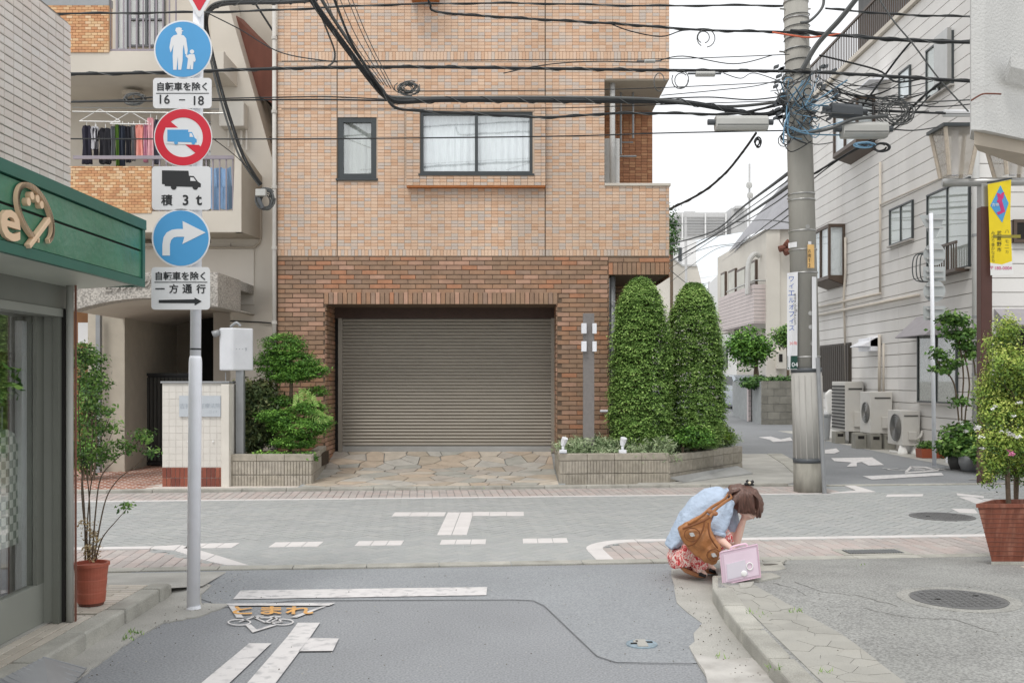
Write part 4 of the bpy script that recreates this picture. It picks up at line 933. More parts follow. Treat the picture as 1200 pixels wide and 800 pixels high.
# ================================================================ LEFT APARTMENT BUILDING (main wall y = 16.8, balcony fronts y = 16)
A1, A0, AR = 16.8, 16.0, 17.7
ab = thing('balcony_apartment_building', (-5.6, A1, 0), 'cream apartment building with laundry balcony and arched granite entrance canopy on the left', 'building')
PL = K['plaster']
wall = MB(); w_ = lambda u, v, Y=A1: (X_(u, Y), Y, Z_(v, Y))
wall.prism([w_(247, 285), w_(247, -60), w_(250, -60), w_(266, 0), w_(292, 90), w_(320, 190), w_(321, 600), w_(270, 600), w_(270, 285)], (0, .9, 0))
wall.box(X_(20, A1), X_(271, A1), A1, A1 + .25, Z_(350, A1), Z_(285, A1))
wall.build('wall', PL, ab)
MB().box(X_(20, AR), X_(247, A1) + .02, AR, AR + .2, Z_(300, AR), Z_(-80, AR)).build('balcony_wall', PL, ab)
# raised panel on the right wall segment
MB().box(X_(226, A1), X_(298, A1), A1 - .03, A1, Z_(357, A1), Z_(292, A1)).build('wall_panel', mat('plaster_bright', S(212, 205, 195), .85, .06, 1), ab)
MB().tube(smooth([P(170, 290, A1 - .05), P(285, 290, A1 - .05), P(300, 287, A1 - .05), P(305, 278, A1 - .05), P(305, 240, A1 - .05)]), .02, 6).build('conduit', K['plaster_d'], ab)
# balconies: middle and upper slabs
def balcony(xr, zb, zt2, name, m):
    mb = MB(); mb.prism([(-8.6, A0, zb), (xr, A0, zb), (xr, A0, zt2), (-8.6, A0, zt2)], (0, .12, 0)); mb.prism([(xr, A0, zb), (xr + .12, A1, zb), (xr + .12, A1, zt2), (xr, A0, zt2)], (-.1, 0, 0)); mb.box(-8.6, xr - .02, A0 + .01, AR, zb + .004, zb + .16); return mb.build(name, m, ab)
xr1 = X_(283, A0)
_q = A0 - .006
MB().prism([(-8.6, _q, Z_(272, A0)), (xr1, _q, Z_(272, A0)), (xr1, _q, Z_(173, A0)), (X_(276, A0), _q, Z_(173, A0)), (X_(273, A0), _q, Z_(247, A0)), (-8.6, _q, Z_(250, A0))], (0, .12, 0)).build('balcony_parapet', PL, ab)
MB().prism([(xr1, A0, Z_(272, A0)), (xr1 + .13, A1, Z_(272, A0)), (xr1 + .13, A1, Z_(195, A0)), (xr1, A0, Z_(173, A0))], (-.12, 0, 0)).box(-8.6, xr1, A0 + .12, AR, Z_(272, A0) + .004, Z_(272, A0) + .18).build('balcony_floor', mat('plaster_side_shaded', S(176, 166, 152), .85, .08, 1.5, dirt=.3), ab)  # balcony side and floor: shade put into a darker plaster colour
MB().box(-8.6, X_(262, A0), A0, AR, Z_(85, A0), Z_(61, A0)).build('upper_balcony_slab', PL, ab)
MB().box(-8.6, X_(262, A0), A0 + .02, A0 + .12, Z_(61, A0), Z_(7, A0) if False else Z_(61, A0) + .02).build('upper_balcony_kerb', PL, ab)
# orange tiled parapet patches
for nm, u0, u1, v0, v1 in (('upper', 20, 128, 62, 7), ('middle', 20, 178, 250, 195)):
    x0, x1, z0, z1 = X_(u0, A0), X_(u1, A0), Z_(v0, A0), Z_(v1, A0)
    MB().box(x0, x1, A0 - .01, A0 + .13, z0, z1).build('parapet_backing', K['grout_orange'], ab)
    pieces('parapet_tile', ab, tilefield(x0, x1, z0, z1, A0 - .011, .1, .0395 * 1.15, stack=False), K['otile_obj'], K['otile_isl'], .01, lim=0)
MB().box(-8.6, X_(128, A0), A0 - .02, A0 + .15, Z_(7, A0), Z_(-2, A0)).build('parapet_cap', K['grey_pole'], ab)
# railings
def railing(x0, x1, zb, zt2, y, n, name='railing', top=.022):
    mb = MB(); mb.box(x0, x1, y - .02, y + .02, zt2 - top * 2, zt2).box(x0, x1, y - .015, y + .015, zb, zb + .03); mb.build(name, mat('mauve_rail', S(150, 142, 150), .5, .04), ab)
    me = mesh_box('baluster', .02, .02, zt2 - zb - .05, mat('mauve_rail'))
    for i in range(n + 1): inst('baluster', me, ab, (x0 + (x1 - x0) * i / n, y, (zb + zt2) / 2))
railing(X_(128, A0), X_(205, A0), Z_(59, A0), Z_(-30, A0), A0 + .05, 10)
MB().box(X_(85, A0), X_(275, A0), A0 + .02, A0 + .06, Z_(186, A0), Z_(182, A0)).build('top_rail', mat('mauve_rail'), ab)
railing(X_(178, A0), X_(272, A0), Z_(250, A0), Z_(182, A0), A0 + .05, 12)
# doors, windows behind
def simple_win(u0, u1, v0, v1, Y, frame, cols=2, par=ab, name='window', rows=1, cm=None):
    x0, x1, z0, z1 = X_(u0, Y), X_(u1, Y), Z_(v1, Y), Z_(v0, Y)
    return window(par, x0, x1, z0, z1, Y - .06, frame, K['pane'], cm or K['curtain2'], mull=[x0 + (x1 - x0) * (i + 1) / cols for i in range(cols - 1)], fw=.035, rail=[z0 + (z1 - z0) * (i + 1) / rows for i in range(rows - 1)], sill=False, name=name)
wf = mat('grey_alu', S(168, 170, 174), .4, .04, metal=.2)
simple_win(137, 150, -40, 60, AR, wf, 1); simple_win(151, 194, -40, 56, AR, mat('dark_grid', S(96, 98, 102), .5, .05), 4, rows=3, cm=K['curtain'])
simple_win(225, 256, 143, 250, AR, wf, 1, cm=K['curtain'])
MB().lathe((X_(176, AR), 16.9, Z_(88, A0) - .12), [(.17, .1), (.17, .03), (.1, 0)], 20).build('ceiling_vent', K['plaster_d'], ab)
bxm = mat('cream_box', S(208, 203, 194), .6, .04)
MB().box(X_(262, A1), X_(291, A1), A1 - .28, A1, Z_(153, A1), Z_(124, A1)).build('equipment_box', bxm, ab, bevel=.02)
for u, v in ((268, 172), (272, 168), (283, 170), (289, 176)): MB().tube([P(u, 153, A1 - .06), P(u, v, A1 - .06)], .018, 8).build('pipe_stub', bxm, ab)
# sloping top right: red-brown cladding and far wall behind
MB().prism([w_(250, -60, 17.9), w_(400, -60, 17.9), w_(400, 600, 17.9), w_(250, 600, 17.9)], (0, .2, 0)).build('rear_wall', PL, ab)
MB().prism([w_(274, 17, 17.2), (X_(292, 17.2), 17.2, Z_(36, 17.2)), w_(325, 68, 17.2), w_(325, 125, 17.2), w_(300, 110, 17.2), w_(286, 62, 17.2)], (.1, .25, 0)).build('sloping_cladding', K['rust'], ab)
MB().prism([w_(298, 95, 17.4), w_(326, 126, 17.4), w_(326, 135, 17.4), w_(296, 100, 17.4)], (0, .1, 0)).build('cladding_edge', K['dark'], ab)
MB().tube([P(290, -10, 17.3), P(326, 46, 17.3)], .02, 6).build('slope_pipe', K['cable'], ab)
MB().box(X_(310, 17.5), X_(330, 17.5), 17.5, 17.7, -.05, Z_(157, 17.5)).build('timber_strip', mat('weathered_board', S(128, 112, 92), .9, .12, 10, stretch=(1, 1, .2)), ab)
MB().box(X_(313.5, 17.1), X_(317.5, 17.1), 17.1, 17.15, 0, Z_(160, 17.1)).build('gap_pipe', mat('brown_pipe', S(104, 84, 70), .6, .1), ab)
MB().tube(smooth([P(270, 376, A1 - .02), P(312, 378, A1 - .03), P(320, 380, A1 - .03)]), .012, 5).build('conduit', K['cable'], ab)
# entrance canopy with a shallow arch
CY = 14.7; xa, xb = X_(84, CY), X_(255, CY); zt3 = Z_(319, CY)
arch = []
def archz(u): 
    t = (u - 178) / 90; return Z_(349 + 14 * t * t, CY) if u < 262 else Z_(363, CY)
us = [84 + i * (255 - 84) / 20 for i in range(21)]
cm_ = MB(); front = [(X_(u, CY), CY, archz(u)) for u in us] + [(xb, CY, zt3), (xa, CY, zt3)]; cm_.prism(front, (0, .3, 0))
cm_.prism([(xb, CY, archz(255)), (xb + .0, CY, zt3), (X_(282, A1 - .9), A1 - .9, zt3), (X_(282, A1 - .9), A1 - .9, archz(255))], (-.2, .05, 0))
cm_.box(xa, X_(282, A1 - .9) - .02, CY + .3, A1, zt3 - .15, zt3 - .004)
cm_.build('canopy', K['granite'], ab)
vm = MB()
for a, b in zip(us, us[1:]): vm.face([(X_(a, CY), CY + .3, archz(a)), (X_(b, CY), CY + .3, archz(b)), (X_(b, CY), 19, archz(b)), (X_(a, CY), 19, archz(a))])
vm.box(xb, X_(282, A1 - .9) - .1, CY + .1, A1, archz(255) + .01, archz(255) + .03)
vm.build('canopy_vault', K['plaster'], ab)
for i, (ch, u) in enumerate((('ビ', 128), ('ル', 143), ('デ', 155), ('ン', 164), ('グ', 173))): text('canopy_letter', ch, K['granite'], ab, (X_(u, CY), CY - .02, Z_(336 - i * 1.2, CY)), .14, ext=.012, bold=.02)
# porch interior
MB().box(X_(103, 16.6), X_(146, 16.6), 16.6, 20, -.05, Z_(350, 16.6)).build('porch_wall', mat('porch_plaster', S(192, 184, 170), .9, .06), ab)
MB().box(X_(146, 16.6), X_(222, 19), 19.2, 19.4, -.05, 3.2).build('porch_wall', mat('porch_plaster_shaded', S(150, 140, 126), .9, .06), ab)  # inner wall: shade of the porch put into a darker plaster colour
MB().box(X_(85, 17), X_(113, 17), 17, 17.1, -.05, 2.8).build('brown_partition', mat('brown_board', S(140, 100, 66), .7, .1), ab)
MB().box(X_(92, 16.9), X_(104, 16.9), 16.88, 16.9, Z_(402, 16.9), Z_(378, 16.9)).build('notice_board', K['sign_white'], ab)
MB().box(X_(112, 16.4), X_(117, 16.4), 16.4, 16.5, 0, 2.7).build('door_jamb', K['grey_pole'], ab)
MB().box(-8.6, X_(270, A1), 20.5, 20.6, -.05, 3.3).build('porch_back', K['dark'], ab)
MB().box(X_(270, A1), X_(270, A1) + .1, A1 + .3, 20.5, -.05, 3.3).build('porch_side', mat('dark_brown_wall', S(70, 56, 46), .9, .1), ab)
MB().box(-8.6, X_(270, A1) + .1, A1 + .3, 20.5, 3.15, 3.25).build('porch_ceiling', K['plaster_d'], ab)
# black entrance gate
gt = thing('metal_gate', (X_(176, 17.6), 17.6, 0), 'black slatted metal gate under the granite canopy', 'gate')
gx0, gx1 = X_(137, 17.6), X_(222, 17.6); gzt = Z_(437, 17.6)
MB().box(X_(133, 17.6), gx1, 17.6, 17.64, gzt - .05, gzt).box(X_(140, 17.6), X_(147, 17.6), 17.6, 17.66, .05, gzt - .05).box(X_(150, 17.6), X_(155, 17.6), 17.6, 17.66, .05, gzt - .06).box(gx0, gx1, 17.6, 17.64, .05, .1).build('gate_frame', K['black_metal'], gt)
me = mesh_box('slat', .055, .02, gzt - .2, mat('charcoal_slat', S(66, 66, 64), .5, .05))
x = X_(157, 17.6)
while x < gx1: inst('slat', me, gt, (x + .03, 17.62, (gzt + .0) / 2 + .02)); x += .068
box('gate_back', K['black_metal'], gt, gx0, gx1, 17.66, 17.68, .05, gzt - .03)
# laundry on the balcony
LYa = 16.3
pole_l = thing('laundry_pole', (X_(180, LYa), LYa, Z_(130, LYa)), 'two steel laundry poles across the middle balcony', 'laundry pole')
MB().tube([P(85, 131, LYa), P(262, 133, LYa)], .014, 8).build('pole', K['alu'], pole_l); MB().tube([P(85, 126, LYa + .25), P(262, 128, LYa + .25)], .012, 8).build('pole', K['alu'], pole_l)
def fab(n, c): return mat('cloth_' + n, c, .9, .08, 12)
gar = [(101, 12, 147, 192, (46, 44, 58), 'black sleeveless top with white straps hanging', 'black'), (111, 8, 148, 175, (222, 222, 226), 'small white cloth hanging', 'white'), (112, 6, 150, 184, (60, 58, 66), 'thin dark garment hanging', 'dark'), (123, 13, 150, 192, (44, 44, 50), 'wide black trousers hanging', 'blk2'), (132, 6, 148, 188, (112, 116, 120), 'narrow grey garment hanging', 'grey'), (137.5, 5, 146, 194, (104, 138, 62), 'green spotted garment hanging', 'green'), (143, 7, 147, 195, (58, 64, 78), 'dark navy checked garment hanging', 'navy'), (150, 7, 148, 190, (52, 52, 60), 'charcoal trousers hanging', 'char'), (156, 5, 147, 188, (130, 132, 136), 'pale grey cloth hanging', 'pgrey'), (163, 10, 146, 186, (232, 164, 152), 'salmon pink shirt hanging', 'salmon'), (170, 5, 146, 190, (206, 150, 170), 'mauve towel hanging', 'mauve'), (176, 9, 138, 186, (228, 178, 184), 'pale pink blouse hanging', 'pink'), (183, 6, 140, 192, (86, 84, 96), 'dark striped garment hanging', 'stripe')]
nxt = [(g_[0]) for g_ in gar]
refs = ['leftmost on the balcony line', 'just right of the leftmost top', 'between the white cloth and the wide trousers', 'left of the green spotted one', 'beside the green spotted one', 'in the middle of the balcony line', 'right of the green spotted one', 'left of the salmon shirt', 'touching the salmon shirt', 'on the balcony line', 'between the two pink shirts', 'beside the traffic signs', 'rightmost, partly behind the no lorries sign']
for (u, wpx, v0, v1, c, lb, nm), rf in zip(gar, refs):
    x = X_(u, LYa); hw = wpx / 2 * LYa / F; z0, z1 = Z_(v1, LYa), Z_(v0, LYa); t = thing('hanging_garment', (x, LYa, z0), lb + ' ' + rf, 'laundry', 'laundry on the middle balcony')
    mb = MB(); n = 5; m_rows = [(z1, .7), (z1 - .06, 1.0), ((z0 + z1) / 2, .82), (z0 + .02, 1.0), (z0, .9)]
    for k_, (z, s) in enumerate(m_rows):
        for i in range(n + 1): mb.v.append((x + hw * s * (2 * i / n - 1), LYa + .03 * math.sin(i * 2.1 + u + k_ * .6), z))
        for i in range(n + 1): mb.v.append((x + hw * s * (2 * i / n - 1), LYa + .05 + .03 * math.sin(i * 2.1 + u + k_ * .6), z))
    q = 2 * (n + 1)
    for k_ in range(len(m_rows) - 1):
        for i in range(n):
            a = k_ * q + i; mb.f.append((a, a + q, a + q + 1, a + 1)); b = a + n + 1; mb.f.append((b, b + 1, b + q + 1, b + q))
        mb.f.append((k_ * q, k_ * q + n + 1, (k_ + 1) * q + n + 1, (k_ + 1) * q)); mb.f.append((k_ * q + n, (k_ + 1) * q + n, (k_ + 1) * q + 2 * n + 1, k_ * q + 2 * n + 1))
    mb.build('cloth', fab(nm, S(*c)), t)
    MB().tube([(x, LYa + .02, z1), (x, LYa + .02, z1 + .07)], .006, 5).build('clip', K['petal_w'], t)
for u, v, w2_, lb in ((117, 140, 24, 'white wire clothes hanger frame at the left end of the laundry pole'), (153, 143, 24, 'pale pink clip hanger with many pegs in the middle of the laundry pole')):
    t = thing('clothes_hanger', P(u, v, LYa), lb, 'clothes hanger'); mb = MB(); mb.tube([P(u, v - 12, LYa), P(u - w2_, v + 2, LYa)], .006, 5).tube([P(u, v - 12, LYa), P(u + w2_, v + 2, LYa)], .006, 5).tube([P(u - w2_, v + 2, LYa), P(u + w2_, v + 3, LYa)], .01, 5); mb.build('frame', K['petal_w'], t)
bl = thing('blue_sheet', P(255, 240, 16.5), 'pale blue bedding over the balcony rail behind the signs', 'bedding')
mb = MB(); zz = [Z_(198, 16.4), Z_(220, 16.4), Z_(246, 16.4)]; xs_ = [X_(244 + i * 4, 16.4) for i in range(8)]
for i in range(7):
    for j in range(2): f_ = lambda a, b: (xs_[a], 16.35 + .05 * math.sin(a * 1.7 + b), zz[b] + .02 * math.sin(a * 2)); mb.face([f_(i, j), f_(i + 1, j), f_(i + 1, j + 1), f_(i, j + 1)])
so = mb.build('sheet', fab('blue', S(150, 182, 216)), bl); so.modifiers.new('t', 'SOLIDIFY').thickness = .02
# ---- sign wall beside the entrance
gw = thing('gate_wall', (X_(228, 14.36), 14.36, 0), 'cream tiled gate wall with a grey clinic plaque and a red tile foot', 'wall')
wy = 14.36; x0, x1, x2 = X_(190, wy), X_(259.5, wy), X_(269, wy); wz = Z_(449, wy); wb = Z_(547.5, wy)
MB().box(x0, x1, wy + .01, wy + .35, -.03, wz).build('core', mat('wall_grout', S(206, 202, 195), .95, .05), gw)
box('pier', mat('cream_pier', S(214, 209, 200), .8, .05, 3), gw, x1 + .004, x2, wy - .03, wy + .4, -.02, wz - .01, bevel=.005)
pieces('tile', gw, tilefield(x0, x1, wb, wz, wy + .009, .0985, .0985, gapc=(.002, .002)), mat('gate_tile_obj', rough=.5, rand='obj', pal=[S(213, 209, 202), S(215, 211, 204), S(211, 207, 200), S(214, 210, 203)], var=.04), K['wtile_isl'], .004)
pieces('foot_tile', gw, tilefield(x0, x1, -.01, wb, wy + .009, .064, (wb + .01) / 2, gapc=(.006, .006)), K['rtile_obj'], K['rtile_isl'], .012)
box('cap', K['grey_pole'], gw, x0 - .02, x2 - .0, wy - .02, wy + .38, wz + .001, wz + .03, bevel=.005)
px0, px1, pz0, pz1 = X_(210.5, wy), X_(259, wy), Z_(488, wy), Z_(463.5, wy)
plq = box('plaque', mat('plaque_grey', S(186, 192, 198), .3, .03), gw, px0, px1, wy - .02, wy - .003, pz0, pz1)
text('plaque_text', '吉祥', mat('faint_text', S(160, 168, 176), .5, 0), plq, (X_(217.5, wy), wy - .021, Z_(475.5, wy)), .075); text('plaque_text', '在療法院', mat('faint_text'), plq, (X_(246.5, wy), wy - .021, Z_(475, wy)), .07); text('plaque_text', '二 ﾉ ﾌ', mat('faint_text'), plq, (X_(250, wy), wy - .021, Z_(482, wy)), .035)
for u in (220.5, 249.5): MB().tube([P(u, 517, wy - .02), P(u, 517, wy + .01)], .014, 8).build('stud', K['petal_w'], gw)
# lit sign box on its post
sbx = thing('sign_box', (X_(279, 14.6), 14.6, 0), 'white plastic sign box with rounded corners on a grey post behind the gate wall', 'sign')
yb = 14.5
box('post', K['grey_pole'], sbx, X_(274.5, yb), X_(283.5, yb), yb + .08, yb + .18, 0, Z_(434, yb))
x0, x1, x2 = X_(256, yb), X_(272, yb), X_(293, yb)
MB().prism([(x0, yb + .04, 0), (x0 + .03, yb, 0), (x1 - .02, yb - .03, 0), (x1 + .02, yb - .03, 0), (x2, yb + .18, 0), (x2 - .05, yb + .34, 0), (x0, yb + .3, 0)], (0, 0, Z_(384, yb) - Z_(434, yb))).build('box', mat('lightbox', S(212, 214, 218), .35, .04), sbx, bevel=.02).location.z = Z_(434, yb)
text('box_text', '･ ･ ･ ﾂ', mat('faint_text2', S(130, 136, 146), .5, 0), sbx, (X_(282, yb), yb + .045, Z_(409, yb)), .05, right=(1, .95, 0))
MB().tube([P(250, 392, yb), P(257, 389, yb)], [.055, .04], 14).tube([P(257, 389, yb + .02), P(262, 386, yb + .1)], .03, 8).build('horn', K['grey_pole'], sbx, smooth=True)
MB().tube(smooth([P(270, 383, yb + .2), P(277, 378, yb + .2), P(282, 382, yb + .2)]), .02, 6).build('bracket', K['grey_pole'], sbx)
MB().tube([P(264.5, 436, yb + .05), P(264.5, 448, yb + .05)], .008, 6).build('conduit', K['grey_pole'], sbx)
# porch paving
m_ = MB(); m_.face([(-9, 13.45, .012), (X_(190, 14.36), 13.92, .012), (X_(190, 14.36), 20.5, .03), (-9, 20.5, .03)]); m_.face([(X_(190, 14.36), 14.0, .012), (-2.95, 14.1, .012), (-2.95, 16.8, .02), (X_(190, 14.36), 16.8, .02)]); porch = struct('porch_paving', m_, mat('porch_joint', S(206, 198, 190), .95, .06))
rs = []; cs, sn = math.cos(R(38)), math.sin(R(38))
for i in range(-40, 60):
    for j in range(-16, 24):
        lx, ly = j * .24 + (i % 2) * .12, i * .085; X = -6.0 + lx * cs - ly * sn; Y = 15.6 + lx * sn + ly * cs
        if -8.6 < X < X_(190, 14.36) - .12 and 13.98 + .0927 * (X + 5) < Y < 19.0: rs.append((Vector((X, Y, .012 + (Y - 13.5) * .0026)), Vector((cs, sn, 0)) * .105, Vector((-sn, cs, 0)) * .021, UP))
pieces('red_paver', porch, rs, mat('porch_paver_obj', rough=.8, rand='obj', pal=[S(164, 108, 86), S(152, 98, 80), S(172, 118, 96), S(158, 112, 94)], var=.08), mat('porch_paver_isl', rough=.8, rand='isl', pal=[S(164, 108, 86), S(152, 98, 80), S(172, 118, 96), S(158, 112, 94)], var=.08), .0025, lim=300, key=camkey)
iv = thing('climbing_shrub', (X_(105, 15.2), 15.2, 0), 'tall leafy green shrub at the left side of the arched entrance', 'shrub')
k15 = 15.2 / F
blob_leaves('foliage', K['leaf_fresh'], iv, [(X_(u, 15.2), 15.2 + .1 * (i % 3), Z_(v, 15.2), 13 * k15, .22, 13 * k15) for i, (u, v) in enumerate([(96, 415), (103, 432), (96, 455), (105, 470), (95, 490), (104, 500), (94, 525), (103, 525), (93, 545), (108, 452)])], 4600, .06, per=16, seed=41, spread=.07, flat=.8, up=.4, base=.3)
for i in range(4): MB().tube([(X_(98 + i * 4, 15.2), 15.2, 0), (X_(98 + i * 5, 15.2), 15.2, .6), (X_(100 + i * 3, 15.2), 15.25, 1.6)], .014, 6).build('stem', K['bark'], iv)
# ================================================================ GREEN FASCIA SHOP (wall plane x = -2.7, fascia x = -2.3)
shp = thing('shop_building', (-2.8, 5.0, .1), 'shop with green metal fascia, olive window frames and cream tiled wall above', 'building')
FX, FYE = -2.30, 6.2
zb, zt4 = Z_(336.5, FYE), Z_(262, FYE)
zmid = zt4 - .03 - (zt4 - zb - .09) * .47
ys = 1.8
box('fascia_backing', K['dark'], shp, FX - .1, FX - .012, ys, FYE - .03, zb + .02, zt4 - .02)
z1_, z2_ = zb + .055, zmid
box('fascia_board', K['green'], shp, FX - .012, FX + .002, ys, FYE - .03, zmid + .006, zt4 - .045, bevel=.003)
box('fascia_board', K['green'], shp, FX - .012, FX + .002, ys, FYE - .03, z1_, zmid - .006, bevel=.003)
MB().box(FX - .45, FX + .02, ys, FYE + .012, zt4 - .04, zt4 + .02).build('top_flashing', K['green_trim'], shp)
MB().box(FX - .02, FX + .012, ys, FYE + .01, zb, zb + .05).build('bottom_trim', K['green_trim'], shp)
MB().box(FX - .03, FX + .012, FYE - .03, FYE + .012, zb + .05, zt4 - .04).box(FX - .45, FX - .03, FYE - .02, FYE + .008, zb, zt4 - .04).build('corner_trim', K['green_trim'], shp)
MB().prism([(FX - .02, ys, zb + .012), (FX - .02, FYE - .01, zb + .012), (FX - .5, FYE - .01, zb - .02), (FX - .5, ys, zb - .02)], (0, 0, .03)).build('soffit', mat('soffit_white', S(186, 190, 178), .35, .08, 2), shp)
# lettering and emblem
def onF(u, v, dx=0.0): Y = YX(u, FX); return Vector((FX + dx, Y, Z_(v, Y)))
e_ = onF(7, 264, .014); text('letter', 'e', K['beige_sign'], shp, e_, .14, right=(0, 1, 0), ext=.009, bold=.02, sx=1.45)
mb = MB(); cy_, cz_ = onF(36, 251).y, onF(36, 251).z; pts = []
for i in range(22):
    a = R(-62 + i * 15.2); ry, rz = .165, .125; q = Vector((FX + .03, cy_ + ry * math.cos(a), cz_ + rz * math.sin(a))); q.y += -.06 * (q.z - cz_) / .125; pts.append(q)
pts.append(onF(46, 263, .045)); pts.append(onF(50, 256, .045))
pts = smooth(pts[:-2], 3)
for a, b in zip(pts, pts[1:]):
    d = (b - a).normalized(); n_ = Vector((1, 0, 0)).cross(d) * .0115; e2 = d * .004; mb.prism([a - n_ - e2, b - n_ + e2, b + n_ + e2, a + n_ - e2], (-.02, 0, 0))
mb.build('emblem_ring', K['beige_sign'], shp)
for (a, b) in ((onF(51, 257, .035), onF(27, 289, .035)),):
    d = (b - a).normalized(); n_ = Vector((1, 0, 0)).cross(d) * .013; MB().prism([a - n_, b - n_ * .9, b + n_ * .9, a + n_], (-.03, 0, 0)).build('emblem_stem', K['beige_sign'], shp, bevel=.004)
for u, v in ((27, 236.5), (31, 229.5), (37.5, 233), (42.5, 240)): c = onF(u, v, .0); MB().tube([c + Vector((.002, 0, 0)), c + Vector((.028, 0, 0))], .019, 14).build('emblem_dot', K['beige_sign'], shp)
# wall above the fascia, tiled
WX, WYE = -2.7, 6.1; wzt = Z_(28, WYE)
box('upper_wall', K['grout_white'], shp, WX - 1.6, WX - .012, 1.5, WYE - .012, zt4 - .1, wzt)
rs = []; z = zt4 - .1; gy = .1
while z < wzt - .02:
    y = WYE
    while y > 2.4: rs.append((Vector((WX - .012, y - .05, z + .024)), Vector((0, .0475, 0)), Vector((0, 0, .0215)), Vector((1, 0, 0)))); y -= .1
    z += .048
pieces('wall_tile', shp, rs, K['wtile_obj'], K['wtile_isl'], .011, key=lambda r_: abs(r_[0].y - 5.6) + abs(r_[0].z - 3))
rs = []; z = zt4 - .1
while z < wzt - .02:
    x = WX - .012
    while x > WX - 1.5: rs.append((Vector((x - .05, WYE - .011, z + .024)), Vector((-.0475, 0, 0)), Vector((0, 0, .0215)), Vector((0, 1, 0)))); x -= .1
    z += .048
pieces('end_tile', shp, rs, K['wtile_obj'], K['wtile_isl'], .011, lim=0)
MB().box(WX - 1.7, WX - .18, 4.9, WYE + .25, wzt + .03, wzt + .14).box(WX - .35, WX - .28, WYE - .3, WYE - .2, wzt - .1, wzt + .03).build('eave', mat('dark_eave', S(92, 84, 74), .7, .1), shp)
# shop window frames
GX = -2.80; zs_ = .20; zl = Z_(362, 6.0)
box('lintel', K['taupe'], shp, GX - .05, -2.70, 1.8, 6.0, zl, zb + .01)
box('lintel_strip', K['taupe_l'], shp, GX - .02, -2.69, 1.8, 6.02, zl - .05, zl - .003)
box('sill_board', K['taupe_l'], shp, GX - .06, GX, 1.8, 6.0, .1, zs_ + .14, bevel=.004)
box('step', K['concrete'], shp, GX - .06, GX + .03, 1.8, 6.03, .0, .1)
# corner frames between x 52 and 75 px and the post
box('corner_frame', K['taupe'], shp, GX - .06, GX + .0, 5.87, 5.98, zs_ + .14, zl)
box('corner_frame', K['taupe_l'], shp, GX - .0, -2.735, 5.955, 6.0, .1, zl)
box('corner_frame', K['taupe'], shp, -2.733, -2.70, 5.93, 5.985, .1, zl)
box('dark_gap', K['dark'], shp, -2.70, -2.68, 5.97, 5.99, .1, zl)
MB().tube([(-2.655, 5.98, .1), (-2.655, 5.98, zb)], .022, 14).build('drainpipe', mat('pipe_grey', S(168, 168, 162), .45, .05), shp, smooth=True)
box('pipe_edge', mat('rust_edge', S(110, 70, 56), .7, .1), shp, -2.628, -2.622, 5.98, 6.0, .1, zb)
box('end_wall', K['taupe'], shp, -4.5, -2.70, 6.0, 6.06, .0, zb + .3)
gl = MB().box(GX - .03, GX - .024, 1.8, 5.87, zs_ + .14, zl).build('window_glass', glass('shop_glass', (.95, .96, .95), .28, .02), shp)
# interior
box('shop_floor', mat('wood_floor', S(120, 84, 62), .5, .15, 6, stretch=(1, .2, 1)), shp, -6, GX - .06, 1.8, 6.0, .1, .2)
box('shop_back', mat('shop_back', S(150, 146, 136), .9, .1), shp, -6.1, -6, 1.8, 6.0, .1, zb)
box('shop_ceiling', K['plaster_d'], shp, -6, GX - .06, 1.8, 6.0, zb - .03, zb)
def inx(u, X): return YX(u, X)
IX = -3.0
box('window_post', mat('white_board', S(244, 245, 248), .8, .08, 10, stretch=(1, 1, .3)), shp, -2.90, -2.86, 5.81, 5.955, .2, Z_(378, 6))
cb = thing('display_cabinet', (-3.1, 5.3, .2), 'dark brown wooden cabinet inside the shop window', 'cabinet')
box('panel', mat('dark_wood', S(92, 60, 46), .5, .15, 10, stretch=(1, 1, .3)), cb, -3.03, -3.0, 5.0, 5.97, .2, Z_(412, 5.8)); box('top_rail', mat('dark_wood'), cb, -3.0, -2.97, 5.0, 5.97, 1.66, Z_(412, 5.8)); box('shelf', mat('dark_wood'), cb, -3.0, -2.95, 5.0, 5.97, 1.1, 1.13)
sr = thing('hanging_shirt', (-2.90, 5.66, .6), 'green and white checked shirt hanging inside the shop window', 'shirt')
ck = mat('check_cloth', S(150, 160, 146), .9, .1, 5)
n_ = ck.node_tree; chk = n_.nodes.new('ShaderNodeTexChecker'); chk.inputs['Scale'].default_value = 22; chk.inputs['Color1'].default_value = (*S(226, 230, 222), 1); chk.inputs['Color2'].default_value = (*S(120, 134, 120), 1)
g2 = n_.nodes.new('ShaderNodeNewGeometry'); n_.links.new(g2.outputs['Position'], chk.inputs['Vector']); n_.links.new(chk.outputs[0], n_.nodes['Principled BSDF'].inputs['Base Color'])
sm = MB(); sy = 5.66
prof = [(1.27, .05), (1.24, .14), (1.15, .2), (.95, .19), (.75, .22), (.6, .21)]
for z, w2_ in prof:
    for i in range(13): a = 2 * math.pi * i / 12; sm.v.append((-2.90 + .035 * math.cos(a), sy - .02 + w2_ * math.sin(a) * (1 + .08 * math.sin(a * 5 + z * 7)), z))
for k_ in range(len(prof) - 1):
    for i in range(12): a = k_ * 13 + i; sm.f.append((a, a + 1, a + 14, a + 13))
sm.build('cloth', ck, sr, smooth=True); MB().tube([(-2.90, sy, 1.27), (-2.90, sy, 1.4)], .006, 6).build('hook', K['grey_pole'], sr)
ip = thing('indoor_plant', (-3.0, 4.75, .9), 'small leafy plant inside the shop window above the shirt', 'plant')
blob_leaves('foliage', K['leaf_fresh'], ip, [(-2.92, 5.62, 1.52, .03, .07, .12)], 240, .07, per=8, seed=51); MB().tube([(-2.92, 5.6, 1.3), (-2.92, 5.61, 1.5)], .008, 6).build('stem', K['bark'], ip)
